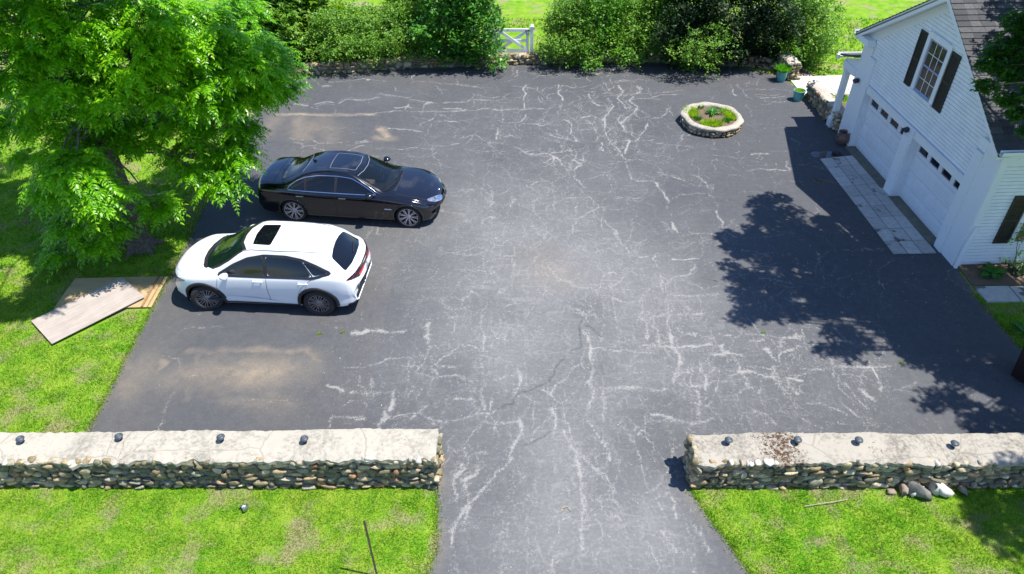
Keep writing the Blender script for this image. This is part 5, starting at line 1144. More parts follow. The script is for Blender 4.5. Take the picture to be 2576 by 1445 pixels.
# ------------------------------------------------------------------ foliage builders (every leaf is a small real face)
def rot_basis(az, pitch):
    """unit direction arrays from azimuth and pitch"""
    return np.stack([np.cos(az) * np.cos(pitch), np.sin(az) * np.cos(pitch), np.sin(pitch)], 1)
def fronds(base, az, pitch, length, r, pairs=7, leaf=.105, lw=.034, droop=1.0):
    """pinnate compound leaves: base (n,3). returns V,Q of diamond leaflets plus the stalk"""
    n = len(base); K = pairs; t = (np.arange(K + 1) + .6) / (K + .6)                 # stations along the stalk
    d = rot_basis(az, pitch); side = np.stack([-np.sin(az), np.cos(az), np.zeros(n)], 1)
    T = t[None, :, None]; L = length[:, None, None]
    sag = np.array([0, 0, -1.0])[None, None, :] * (T ** 2) * (L * .55 * droop)
    P = base[:, None, :] + d[:, None, :] * T * L + sag
    tan = d[:, None, :] + np.array([0, 0, -1.0])[None, None, :] * (2 * T * .55 * droop); tan /= np.linalg.norm(tan, axis=2, keepdims=True)
    Vs = []; sc = (np.sin(np.pi * (t * .80 + .12)) ** .6)
    for s in (1, -1, 0):
        if s == 0: Pp = P[:, -1:, :]; tn = tan[:, -1:, :]; dirn = tn; sz = np.full((n, 1, 1), leaf * .9)
        else:
            Pp = P; tn = tan; dirn = side[:, None, :] * s * .86 + tn * .45 + np.array([0, 0, -1.0]) * .28; sz = (leaf * sc)[None, :, None] * np.ones((n, 1, 1))
        dirn = dirn + r.normal(0, .12, dirn.shape); dirn /= np.linalg.norm(dirn, axis=2, keepdims=True)
        nrm = np.cross(dirn, np.broadcast_to(side[:, None, :] if s == 0 else tn, dirn.shape)); wdir = np.cross(nrm, dirn); wdir /= np.linalg.norm(wdir, axis=2, keepdims=True) + 1e-9
        nrm /= np.linalg.norm(nrm, axis=2, keepdims=True) + 1e-9
        a = Pp; c = Pp + dirn * sz; mid = Pp + dirn * sz * .45; w_ = lw * sz / leaf * (1 + .0 * sz)
        b_ = mid + wdir * w_ * .5; e = mid - wdir * w_ * .5
        Vs.append(np.stack([a, b_, c, e], 2).reshape(-1, 3))
    # stalk as a thin strip
    q0 = base; q1 = P[:, K // 2, :]; q2 = P[:, -1, :]; up = side * .006
    Vs.append(np.stack([q0 - up, q0 + up, q1 + up, q1 - up], 1).reshape(-1, 3)); Vs.append(np.stack([q1 - up, q1 + up, q2 + up * .4, q2 - up * .4], 1).reshape(-1, 3))
    V = np.concatenate(Vs); Q = np.arange(len(V)).reshape(-1, 4); return V, Q
def leaf_quads(cen, r, size=.06, aspect=.55, up=.5, jitter=.35):
    """single leaves scattered at cen (n,3)"""
    n = len(cen); nr = r.normal(size=(n, 3)); nr[:, 2] = np.abs(nr[:, 2]) + up * 1.6; nr /= np.linalg.norm(nr, axis=1)[:, None]
    t = r.normal(size=(n, 3)); t -= (t * nr).sum(1)[:, None] * nr; t /= np.linalg.norm(t, axis=1)[:, None]; b_ = np.cross(nr, t)
    s = size * r.uniform(1 - jitter, 1 + jitter, n)[:, None]
    V = np.stack([cen - t * s * .5, cen + b_ * s * aspect * .5 - t * s * .05 + nr * s * .1, cen + t * s * .5, cen - b_ * s * aspect * .5 - t * s * .05 + nr * s * .1], 1).reshape(-1, 3)
    return V, np.arange(len(V)).reshape(-1, 4)
def star_leaves(cen, r, size=.12):
    """three-lobed leaves: three narrow blades from one point"""
    n = len(cen); nr = r.normal(size=(n, 3)) * .6; nr[:, 2] = np.abs(nr[:, 2]) + .8; nr /= np.linalg.norm(nr, axis=1)[:, None]
    t = r.normal(size=(n, 3)); t -= (t * nr).sum(1)[:, None] * nr; t /= np.linalg.norm(t, axis=1)[:, None]; b_ = np.cross(nr, t); out = []
    for a in (-1.05, 0, 1.05):
        d = t * math.cos(a) + b_ * math.sin(a); e = -t * math.sin(a) + b_ * math.cos(a); s = size * r.uniform(.75, 1.2, n)[:, None] * (1 if a == 0 else .8)
        out.append(np.stack([cen, cen + d * s * .5 + e * s * .22, cen + d * s - nr * s * .12, cen + d * s * .5 - e * s * .22], 1).reshape(-1, 3))
    V = np.concatenate(out); return V, np.arange(len(V)).reshape(-1, 4)
def twig_tubes(mb, starts, ends, r0=.012, r1=.004, mid=.0, seg=3, n=4):
    for a, b_ in zip(starts, ends):
        a = Vector(a); b_ = Vector(b_); L = (b_ - a).length; pts = [a.lerp(b_, k / seg) + Vector((0, 0, math.sin(math.pi * k / seg) * L * .12)) for k in range(seg + 1)]
        mb.tube(pts, [r0 + (r1 - r0) * k / seg for k in range(seg + 1)], n, cap=False)

MAT['walnut'] = leaf_mat('walnut_leaf', (.045, .19, .004), (.16, .43, .007), (.37, .62, .02), .38, .34, .5, yellow=(1.25, 1.5, .3))
MAT['walnut_y'] = leaf_mat('yellow_leaf', (.07, .18, .008), (.18, .32, .012), (.30, .40, .03), .42, .5, .8)
MAT['bush'] = leaf_mat('bush_leaf', (.042, .13, .012), (.115, .26, .022), (.27, .42, .05), .25, .5, 1.2)
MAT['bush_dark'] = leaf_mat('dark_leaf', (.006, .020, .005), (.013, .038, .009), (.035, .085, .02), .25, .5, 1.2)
MAT['bush_vine'] = leaf_mat('vine_leaf', (.022, .10, .012), (.06, .21, .02), (.15, .36, .035), .22, .4, .9)
MAT['maple'] = leaf_mat('maple_leaf', (.025, .09, .015), (.055, .16, .022), (.12, .26, .03), .35, .45, .8)
MAT['lime'] = leaf_mat('lime_leaf', (.16, .28, .012), (.32, .46, .015), (.48, .58, .03), .40, .5, 4)
MAT['lime_g'] = leaf_mat('young_grass', (.06, .24, .01), (.12, .36, .015), (.20, .46, .02), .40, .5, 4)
MAT['fresh'] = leaf_mat('fresh_leaf', (.03, .14, .015), (.05, .20, .02), (.10, .28, .03), .40, .4, 4)

# ---------------- the big walnut-like tree on the left
def limb(mb, pts, r0, r1, n=10):
    pts = [Vector(p) for p in pts]; P = []
    for i in range(len(pts) - 1):
        for k in range(4):
            t = k / 4; q = pts[i].lerp(pts[i + 1], t); P.append(q)
    P.append(pts[-1]); L = len(P)
    for i in range(1, L - 1): P[i] = P[i] + Vector((mnoise.noise(P[i] * .7), mnoise.noise(P[i] * .7 + Vector((9, 1, 3))), mnoise.noise(P[i] * .7 + Vector((4, 7, 1))))) * min(.25, r0)
    mb.tube(P, [r0 + (r1 - r0) * (i / (L - 1)) ** .8 for i in range(L)], n)
def frond_tree(root_loc, label, pads, trunk_top, seed, mat, r_trunk=.24, dens=1.0):
    r = np.random.default_rng(seed); t = empty('broadleaf_tree', root_loc, label=label, cat='tree'); o = Vector(root_loc)
    mb = MB(); tt = Vector(trunk_top) - o
    # flared trunk
    mb.tube([Vector((0, 0, -.1)), Vector((0, 0, .05)), Vector((-.03, .0, .35)), tt * .35, tt * .7, tt], [r_trunk * 1.75, r_trunk * 1.55, r_trunk * 1.12, r_trunk, r_trunk * .9, r_trunk * .8], 14)
    for k in range(5):
        a = k * 1.3 + .4; mb.tube([Vector((math.cos(a) * .12, math.sin(a) * .12, .30)), Vector((math.cos(a) * .34, math.sin(a) * .34, .06)), Vector((math.cos(a) * .6, math.sin(a) * .6, -.04))], [.13, .10, .03], 8)
    trunk = mb.build('trunk', MAT['bark'], t, smooth=True)
    lm = MB(); tips = []; tipr = []; lead = tt + Vector((.1, 0, 4.2)); limb(lm, [tt * .98, tt + Vector((-.15, .1, 1.6)), tt + Vector((.15, -.05, 3.0)), lead], r_trunk * .8, .03, 10)
    for (c, rad, nt_) in pads:
        c = Vector(c) - o; zs = min(max(c.z + r.uniform(-1.6, .6), 2.1 + r.uniform(0, 1.4)), 6.2); start = tt * (zs / tt.z) if zs < tt.z else tt.lerp(lead, (zs - tt.z) / (lead.z - tt.z)); midp = start.lerp(c, .55) + Vector((0, 0, .15 * (c - start).length))
        limb(lm, [start, midp, c], .035 + .015 * rad, .010, 6)
        for k in range(int(nt_ * dens)):
            u = r.normal(size=3); u /= np.linalg.norm(u); u[2] = u[2] * .55 + .12; q = np.array(c) + u * rad * r.uniform(.45, 1.0)
            tips.append(q); tipr.append(np.array(c))
    sel = r.random(len(tips)) < .5
    twig_tubes(lm, [a for a, s_ in zip(tipr, sel) if s_], [a for a, s_ in zip(tips, sel) if s_], .012, .005)
    lm.build('branches', MAT['bark'], t, smooth=True)
    tips = np.array(tips); tipr = np.array(tipr); nf = 9
    base = np.repeat(tips, nf, 0); out = base - np.repeat(tipr, nf, 0); az0 = np.arctan2(out[:, 1], out[:, 0])
    az = az0 + r.uniform(-2.0, 2.0, len(base)); pitch = r.uniform(-.25, .75, len(base)); L = r.uniform(.30, .56, len(base)); base = base + r.normal(0, .05, base.shape)
    V, Q = fronds(base, az, pitch, L, r, 7, .135, .052); o2 = np_mesh('crown', V, Q, mat, t); return t
def pad(D, Y, rad, n): return (GY(D[0], D[1], Y), rad, n)
pads = [pad(*q) for q in (
    ((690, 195), 18.2, .75, 16), ((640, 130), 18.6, .8, 18), ((560, 160), 17.8, 1.0, 26), ((600, 235), 17.8, .85, 20), ((520, 250), 17.2, .8, 16), ((430, 200), 17.0, 1.1, 26), ((330, 150), 16.6, 1.1, 28),
    ((470, 90), 17.4, 1.1, 26), ((360, 40), 17.2, 1.2, 28), ((570, 60), 18.6, 1.0, 18), ((200, 60), 16.8, 1.3, 28), ((60, 60), 16.6, 1.3, 28), ((30, 170), 16.2, 1.0, 18), ((170, 190), 16.2, 1.1, 22), ((280, 250), 16.2, .95, 18),
    ((330, 330), 17.0, .8, 12), ((240, 340), 17.4, .8, 12), ((380, 260), 18.2, .9, 12), ((110, 240), 18.5, 1.0, 12), ((20, 300), 17.5, .8, 9), ((470, 170), 19.0, .9, 10), ((570, 330), 17.4, .6, 10), ((590, 385), 17.2, .45, 9), ((525, 435), 16.8, .6, 10), ((560, 470), 16.6, .30, 5), ((480, 400), 16.8, .6, 8), ((440, 320), 17.2, .7, 10), ((100, 300), 16.4, .7, 9), ((170, 360), 16.4, .6, 8), ((60, 400), 16.6, .45, 3),
    ((190, 430), 14.6, .62, 22), ((250, 480), 14.4, .45, 12), ((130, 480), 14.6, .40, 9), ((150, 420), 14.8, .35, 6), ((390, 520), 15.6, .28, 5), ((260, 590), 15.2, .5, 8), ((160, 640), 15.0, .30, 4), ((170, 570), 15.0, .30, 4), ((230, 520), 15.0, .5, 8))]
top = [((-10.6, 16.9, 7.4), 1.2, 16), ((-11.8, 15.8, 6.8), 1.0, 12), ((-11.5, 18.3, 6.8), 1.2, 14), ((-12.6, 18.0, 5.6), 1.2, 14), ((-10.8, 16.6, 8.6), 1.0, 12),
       ((-13.2, 16.6, 4.4), 1.1, 10), ((-12.6, 14.6, 4.6), 1.0, 10)]
cs, sn = math.cos(SUN_EL) * math.cos(SUN_AZ) / math.sin(SUN_EL), math.cos(SUN_EL) * math.sin(SUN_AZ) / math.sin(SUN_EL)
def in_view(p, m_=0): x, y = toD(p); return -m_ < x < 2576 + m_ and -m_ < y < 1445 + m_
def shade_pads(out, r, poly, n, rad, zr, k_):
    P = [G(*d) for d in poly]; x0, x1 = min(p[0] for p in P), max(p[0] for p in P); y0, y1 = min(p[1] for p in P), max(p[1] for p in P); k = 0; tries = 0
    while k < n and tries < 20000:
        tries += 1; x, y = r.uniform(x0, x1), r.uniform(y0, y1)
        if not in_poly(np.array([x]), np.array([y]), P)[0]: continue
        z = r.uniform(*zr); rr = rad * r.uniform(.7, 1.2); ok = False
        while z < 13:
            c = (x + cs * z, y + sn * z, z)
            if not any(in_view((c[0] + a * rr * 1.35, c[1] + b_ * rr * 1.35, c[2] + c_ * rr), 25) for a in (-1, 0, 1) for b_ in (-1, 0, 1) for c_ in (-1, 1)): ok = True; break
            z += .3
        if ok: out.append((Vector(c), rr, k_)); k += 1
sh_ = []; shade_pads(sh_, np.random.default_rng(31), [(40, 520), (300, 540), (470, 520), (440, 640), (400, 680), (300, 720), (180, 730), (60, 850), (-60, 860), (-200, 850), (-200, 500)], 17, .5, (6.8, 8.2), 9)
shade_pads(sh_, np.random.default_rng(32), [(520, 500), (630, 500), (640, 580), (500, 600)], 3, .5, (6.5, 8), 7)
frond_tree((-9.85, 16.0, 0), 'large bright green tree with feathery leaves left of the two parked cars', [(c, r_, n_) for c, r_, n_ in pads] + [(Vector(c), r_, n_) for c, r_, n_ in top] + sh_, (-10.35, 16.9, 2.9), 5, MAT['walnut'], dens=2.2)
pads2 = [(Vector(c), r_, n_) for c, r_, n_ in (((-15.5, 17.2, 4.8), 1.3, 18), ((-14.6, 15.6, 4.8), 1.2, 16), ((-15.8, 14.6, 5.6), 1.3, 16), ((-16.4, 19.0, 5.0), 1.5, 20), ((-14.8, 19.6, 4.4), 1.2, 16), ((-17, 16.5, 6.4), 1.6, 18), ((-14.2, 18.2, 3.2), .9, 8), ((-13.8, 13.2, 5.4), 1.0, 9))]
frond_tree((-16.3, 17.0, 0), 'yellow-green feathery tree at the far left edge of the photo', pads2, (-16.2, 17.0, 3.2), 6, MAT['walnut_y'], .2, 1.2)

# ---------------- shrubs and trees of the hedge at the far side
def shrub(name, label, loc, clumps, mat, size, per, seed, cat='shrub', group=None, kind='quad', stem_r=.04, up=.5, stalk=True, aspect=.55):
    """clumps: (dx,dy,z,radius_xy,radius_z)"""
    r = np.random.default_rng(seed); t = empty(name, (loc[0], loc[1], 0), label=label, cat=cat, group=group); mb = MB(); C = []
    for (dx, dy, z, rx, rz) in clumps:
        limb(mb, [(r.uniform(-.12, .12), r.uniform(-.12, .12), 0), (dx * .5, dy * .5, z * .55), (dx, dy, z)], stem_r, stem_r * .35, 6)
        ns = max(4, int(per * rx * rx * 7.5)); u = r.normal(size=(ns, 3)); u /= np.linalg.norm(u, axis=1)[:, None]; u *= r.uniform(.45, 1.0, ns)[:, None] ** .6
        cc = np.array([dx, dy, z]) + u * np.array([rx, rx, rz])                       # leaf sprays
        nl = 13; sp = np.repeat(cc, nl, 0); dr = np.repeat(u, nl, 0); k = np.tile(np.arange(nl), ns) / nl
        dr = dr + r.normal(0, .35, (ns, 3)).repeat(nl, 0); dr[:, 2] -= .25 * k
        sp = sp + dr * (k[:, None] * .30 * (rx / .9 + .3)) + r.normal(0, .035 + size * .35, sp.shape); C.append(sp)
    C = np.concatenate(C); C = C[C[:, 2] > .05]
    mb.build('stems', MAT['bark'], t, smooth=True)
    V, Q = (star_leaves if kind == 'star' else leaf_quads)(C, r, size) if kind == 'star' else leaf_quads(C, r, size, aspect, up)
    np_mesh('foliage', V, Q, mat, t); return t
def auto_clumps(seed, w_, d_, h, n, rmin=.35, rmax=.7):
    r = random.Random(seed); out = []
    for i in range(n):
        a = r.uniform(0, 6.283); q = r.random() ** .5; z = r.uniform(.25, 1) ; k = math.sqrt(max(.12, 1 - (z - .35) ** 2 * 1.6)) ; rr = r.uniform(rmin, rmax)
        out.append((math.cos(a) * q * w_ * k, math.sin(a) * q * d_ * k, max(rr * .6, z * h - rr * .3), rr, rr * .8))
    return out
HG = 'shrubs and small trees of the far hedge'
hedge = [  # name, label, D of base, Y, halfwidth, depth, height, n, mat, leaf, per, kind
 ('shrub', 'tall dark leafy shrub at the left end of the far hedge, behind the feathery tree', (700, 165), 29.6, 1.5, 1.2, 4.3, 26, 'bush', .10, 24, 'star'),
 ('shrub', 'tall shadowed shrub with yellow-green star leaves, upper left behind the driveway corner', (790, 150), 30.6, 1.6, 1.2, 4.0, 22, 'walnut_y', .15, 10, 'star'),
 ('shrub', 'rounded light green shrub drooping over the far wall, left of the bare patch of lawn', (880, 165), 29.0, 1.05, .9, 2.3, 22, 'bush', .06, 34, 'quad'),
 ('shrub', 'loose reddish-tinged shrub between the light green one and the dense vine mound', (1000, 160), 29.3, .9, .9, 1.9, 18, 'bush', .06, 30, 'quad'),
 ('shrub', 'lime yellow shrub glowing behind the vine mound, left of the gate', (1045, 110), 31.0, .8, .8, 2.9, 12, 'lime', .12, 16, 'star'),
 ('small_tree', 'dense dark green vine-covered small tree directly left of the white gate', (1170, 155), 29.3, 1.5, 1.2, 4.3, 34, 'bush_vine', .085, 34, 'quad'),
 ('shrub', 'feathery light green bush directly right of the white gate', (1425, 150), 29.4, .95, .9, 2.5, 22, 'bush', .055, 38, 'quad'),
 ('shrub', 'bright mid green bush in the middle of the right hedge, drooping over the wall', (1520, 140), 29.4, 1.0, .9, 2.9, 22, 'fresh2', .055, 34, 'quad'),
 ('shrub', 'olive green bush beside the dark evergreen mass of the hedge', (1620, 140), 29.6, .95, .9, 3.0, 20, 'bush', .06, 34, 'quad'),
 ('evergreen_tree', 'very dark evergreen tree overhanging the far driveway edge, nearer the middle', (1730, 140), 29.4, 1.4, 1.2, 4.2, 26, 'bush_dark', .07, 36, 'quad'),
 ('evergreen_tree', 'very dark evergreen tree overhanging the far driveway edge, nearer the house', (1880, 135), 29.4, 1.4, 1.2, 4.2, 26, 'bush_dark', .07, 36, 'quad'),
 ('shrub', 'green-gold shrub at the right end of the hedge next to the lawn', (2000, 145), 29.2, .9, 1.0, 2.7, 22, 'bush', .06, 32, 'quad'),
 ('shrub', 'pale leafed shrub hanging over the wall below the dark evergreens', (1740, 160), 28.5, .8, .35, 1.3, 9, 'bush', .055, 22, 'quad'),
]
MAT['fresh2'] = leaf_mat('fresh_bush_leaf', (.046, .16, .012), (.12, .31, .02), (.26, .46, .04), .25, .5, 1.4)
for i, (nm, lb, D, Y, w_, d_, h, n_, mt, sz, per, kd) in enumerate(hedge):
    X = GY(D[0], D[1], Y).x
    shrub(nm, lb, (X, Y), auto_clumps(100 + i, w_, d_, h, n_) + [(w_ * math.cos(a_) * .75, d_ * math.sin(a_) * .75, .42, .42, .38) for a_ in (3.4, 4.0, 4.7, 5.4, 6.0)] + ([(w_ * k_ + random.uniform(-.15, .15), -1.25 + random.uniform(-.3, .35), z_ * random.uniform(.75, 1.9), random.uniform(.28, .55), random.uniform(.24, .5)) for k_, z_ in ((-.95, .8), (-.6, .65), (-.2, .9), (.2, .6), (.55, .85), (.9, .65))] if Y < 30 else []) + ([(w_ * k_, -1.35, z_, .48, .4) for k_, z_ in ((-.9, 1.7), (-.5, 2.2), (-.1, 1.5), (.3, 2.4), (.7, 1.8), (0., 3.2))] if h > 4 else []), MAT[mt], sz * 1.6, per * .72, 200 + i, cat='tree' if 'tree' in nm else 'shrub', group=HG, kind=kd)
# small plants by the walk and in the beds
shrub('small_shrub', 'small dark upright shrub behind the wall stub beside the pale edging stones', (11.15, 28.0), [(0, 0, .45, .22, .4), (.1, .1, .25, .25, .3)], MAT['bush_dark'], .05, 90, 301, kind='quad')
shrub('small_shrub', 'thin twiggy plant behind the low wall near the porch post', (11.45, 24.2), [(0, 0, .45, .18, .40), (.1, -.1, .7, .12, .25)], MAT['bush_dark'], .045, 80, 302, kind='quad')
shrub('small_shrub', 'thin sprawling shrub rising in front of the side window', (12.75, 15.0), [(0, 0, .35, .22, .25), (-.1, .0, .8, .2, .22), (.3, -.1, .55, .2, .2), (-.22, .05, 1.15, .1, .12)], MAT['fresh2'], .07, 22, 303, kind='quad', stem_r=.012)
def hosta(name, label, loc, n, R_, mat, seed, cat='plant', w_=.12, pitch=(.35, .9)):
    r = random.Random(seed); t = empty(name, (loc[0], loc[1], loc[2] if len(loc) > 2 else .03), label=label, cat=cat); mb = MB()
    for k in range(n):
        a = 6.283 * k / n * 1.0 + r.uniform(-.3, .3); L = R_ * r.uniform(.7, 1.1); p0 = r.uniform(*pitch); pts = []
        for s in range(6): u = s / 5; rad_ = L * u * math.cos(p0 * (1 - u * .6)); z = L * u * math.sin(p0) * (1 - u * .75) + .01; pts.append((rad_, z))
        for s in range(5):
            def ww(u): return w_ * math.sin(math.pi * min(1, u * .93 + .07)) ** .7 + .004
            q = []
            for u_i in (s, s + 1):
                rad_, z = pts[u_i]; hw = ww(u_i / 5) * L / R_ / 2; c = Vector((math.cos(a) * rad_, math.sin(a) * rad_, z)); sd_ = Vector((-math.sin(a), math.cos(a), .25)) * hw; sd2 = Vector((-math.sin(a), math.cos(a), -.25)) * hw
                q.append((c + sd_, c, c - sd2))
            mb.add([q[0][0], q[0][1], q[1][1], q[1][0], q[0][1], q[0][2], q[1][2], q[1][1]], [(0, 1, 2, 3), (4, 5, 6, 7)])
    mb.build('leaves', mat, t, smooth=True); return t
hosta('hosta_plant', 'bright green rosette plant with pale leaf edges in the bed below the side wall', (12.10, 14.78), 12, .42, MAT['fresh'], 1, w_=.17)
hosta('hosta_plant', 'dark broad-leaved plant in the shaded bed nearest the right edge', (13.4, 14.7), 14, .5, MAT['bush_dark'], 2, w_=.2)
hosta('broadleaf_weed', 'dark broad-leaved clump in the shaded bed between the rosette and the wall', (12.85, 14.85), 10, .32, MAT['bush_dark'], 3, w_=.15)
hosta('broadleaf_weed', 'pale green weed with large leaves behind the dark bin', (11.75, 12.55), 7, .4, MAT['fresh'], 4, w_=.2)
# tufts in the round planter
def tuft(loc, rx, ry, n, h, mat, label, seed, name='grass_tuft', rot=0):
    r = np.random.default_rng(seed); t = empty(name, (loc[0], loc[1], loc[2]), rot, label=label, cat='plant')
    a = r.uniform(0, 6.283, n); q = r.random(n) ** .5; b0 = np.stack([np.cos(a) * q * rx, np.sin(a) * q * ry, np.zeros(n)], 1); lean = r.normal(0, .35, (n, 3)); lean[:, 2] = 1; lean[:, :2] += b0[:, :2] / max(rx, ry) * .5
    L = h * r.uniform(.6, 1.2, n)[:, None]; sd_ = np.stack([np.cos(a * 3), np.sin(a * 3), np.zeros(n)], 1) * .009; tip = b0 + lean * L
    mid = b0 + lean * L * .55; V = np.stack([b0 - sd_, b0 + sd_, mid + sd_ * .9, mid - sd_ * .9, mid - sd_ * .9, mid + sd_ * .9, tip + sd_ * .2, tip - sd_ * .2], 1).reshape(-1, 3)
    np_mesh('leaves', V, np.arange(len(V)).reshape(-1, 4), mat, t); return t
px, py = 6.82, 23.25
def PD(u, v, z=.23): # crop coordinate in the planter close-up
    x, y = G((2500 + u * .15528) / 1.50427, (350 + v * .15528) / 1.50427, z); return (x, y, z)
tuft(PD(730, 520), .23, .30, 420, .15, MAT['lime'], 'lime green clump at the left side of the round planter', 1)
tuft(PD(1240, 790), .34, .20, 520, .15, MAT['lime'], 'wide lime green clump at the near side of the round planter', 2)
tuft(PD(1600, 500), .18, .24, 260, .14, MAT['lime'], 'lime green clump at the right side of the round planter, farther one', 3)
tuft(PD(1730, 630), .18, .16, 240, .14, MAT['lime'], 'lime green clump at the right side of the round planter, nearer one', 4)
tuft(PD(900, 670), .11, .11, 130, .13, MAT['fresh'], 'small bluish green plant at the near left in the round planter', 5)
tuft(PD(1600, 710), .11, .11, 130, .12, MAT['fresh'], 'small bluish green plant at the near right in the round planter', 6)
tuft(PD(960, 380), .12, .10, 110, .12, MAT['bush'], 'small dull green plant at the far side of the round planter', 7)
hosta('leafy_plant', 'upright dark green leafy plant in the middle of the round planter', PD(1265, 520), 26, .42, MAT['fresh'], 9, w_=.075, pitch=(.8, 1.45))

# ---------------- offscreen maple on the right: its crown shades the driveway, the garage roof and the corner of the wall
r = np.random.default_rng(21)
cs, sn = math.cos(SUN_EL) * math.cos(SUN_AZ) / math.sin(SUN_EL), math.cos(SUN_EL) * math.sin(SUN_AZ) / math.sin(SUN_EL)
def in_view(p, m_=0): x, y = toD(p); return -m_ < x < 2576 + m_ and -m_ < y < 1445 + m_
pads3 = []
def shade(poly, n, rad, zr, dens_=1.0):
    P = [G(*d) for d in poly]; x0, x1 = min(p[0] for p in P), max(p[0] for p in P); y0, y1 = min(p[1] for p in P), max(p[1] for p in P); k = 0; tries = 0
    while k < n and tries < 20000:
        tries += 1; x, y = r.uniform(x0, x1), r.uniform(y0, y1)
        if not in_poly(np.array([x]), np.array([y]), P)[0]: continue
        z = r.uniform(*zr); rr = rad * r.uniform(.7, 1.2); ok = False
        while z < 13:
            c = (x + cs * z, y + sn * z, z)
            if not any(in_view((c[0] + a * rr * 1.35, c[1] + b_ * rr * 1.35, c[2] + c_ * rr), 25) for a in (-1, 0, 1) for b_ in (-1, 0, 1) for c_ in (-1, 1)): ok = True; break
            z += .3
        if ok: pads3.append((Vector(c), rr, dens_)); k += 1
shade([(1815, 620), (1870, 530), (1950, 485), (2050, 520), (2200, 660), (2395, 680), (2576, 900), (2576, 1050), (2440, 975), (2300, 900), (2110, 870), (1990, 815), (1850, 770), (1840, 700)], 190, .36, (6.5, 9.5), .9)
shade([(2150, 640), (2395, 680), (2576, 860), (2576, 1020), (2400, 930), (2250, 850), (2130, 760)], 28, .45, (6.5, 9.5))
shade([(2000, 560), (2200, 690), (2576, 930), (2576, 1010), (2380, 900), (2060, 760)], 26, .5, (7.5, 10.5))
shade([(2300, 960), (2440, 990), (2576, 1080), (2560, 1100), (2400, 1075), (2330, 1010)], 9, .38, (7, 9), .55)
shade([(2470, 1090), (2576, 1095), (2700, 1240), (2520, 1200)], 7, .4, (7, 9), .6)
shade([(2420, 1250), (2576, 1235), (2700, 1300), (2680, 1400), (2576, 1400), (2450, 1330)], 14, .42, (7, 9), .7)
shade([(2576, 900), (3000, 1000), (3100, 1400), (2700, 1400), (2640, 1100)], 40, .7, (7, 10))
shade([(2480, 700), (2700, 720), (3000, 900), (2600, 900)], 30, .7, (7, 10))
shade([(1800, 615), (1850, 600), (1850, 640)], 2, .30, (7, 9), .8); shade([(1835, 790), (1900, 780), (1880, 830)], 2, .3, (7, 9), .8); shade([(2060, 880), (2140, 880), (2110, 900)], 2, .35, (7, 9), .8)
# drooping leaves seen against the garage roof
for D, Y, rr in (((2545, 120), 15.6, .42), ((2500, 165), 15.5, .34), ((2560, 190), 15.3, .40), ((2480, 215), 15.2, .26), ((2535, 250), 15.1, .30), ((2575, 60), 15.9, .45), ((2565, 285), 15.0, .2), ((2600, 150), 15.4, .5), ((2610, 240), 15.2, .4), ((2620, 60), 15.6, .5), ((2505, 130), 15.8, .25), ((2545, 292), 15.0, .11), ((2575, 330), 15.0, .14)):
    pads3.append((GY(D[0], D[1], Y), rr, 2.2))
for c, rr in (((13.6, 16.4, 7.6), .8), ((14.4, 17.6, 7.8), .8), ((13.0, 17.0, 8.2), .6), ((15.2, 16.2, 7.6), .9), ((14.0, 18.6, 8.4), .5), ((16, 18, 8), .8), ((16.5, 16.8, 7.4), .9), ((14.6, 15.2, 7), .8), ((15.6, 19.6, 8.6), .7), ((17.4, 19, 8), .9), ((13.8, 17.2, 8.2), .6), ((14.6, 16.6, 8.0), .6), ((15.4, 17.6, 8.4), .7), ((13.2, 18.2, 8.4), .45), ((13.6, 13.6, 7.2), .7), ((14.4, 14.2, 7.6), .8), ((13.2, 14.6, 7.0), .6), ((15.0, 13.4, 7.8), .8), ((14.2, 12.8, 7.4), .7), ((12.6, 15.4, 6.2), .5), ((13.2, 15.2, 5.8), .5), ((13.4, 16.0, 6.6), .6), ((12.9, 16.6, 7.3), .4)): pads3.append((Vector(c), rr, 1))
mo = Vector((15.4, 11.6, 0)); t = empty('maple_tree', mo, label='tall maple whose lobed leaves hang over the garage roof at the right edge', cat='tree')
mb = MB(); mb.tube([(0, 0, -.1), (0, 0, .3), (-.05, .05, 2.5), (-.1, .1, 5), (-.15, .2, 7)], [.62, .45, .36, .31, .24], 14); mb.build('trunk', MAT['bark'], t, smooth=True)
lm = MB(); C = []
for c, rr, dn in pads3:
    cl_ = c - mo; limb(lm, [(-.1, .1, min(6.5, max(3.2, cl_.z * .6))), (cl_.x * .5, cl_.y * .5, (cl_.z + 6) * .55), tuple(cl_)], .05, .012, 6)
    n_ = int(620 * rr * rr * dn) + 12; u = r.normal(size=(n_, 3)); u /= np.linalg.norm(u, axis=1)[:, None]; u *= r.uniform(.2, 1, n_)[:, None] ** .5; u[:, 2] *= .55
    lump = 1 + .3 * np.sin(u[:, :1] * 7 + c.x) * np.cos(u[:, 1:2] * 7 + c.y); C.append(np.array(cl_) + u * rr * lump)
lm.build('branches', MAT['bark'], t, smooth=True)
V, Q = star_leaves(np.concatenate(C), r, .15); np_mesh('crown', V, Q, MAT['maple'], t)
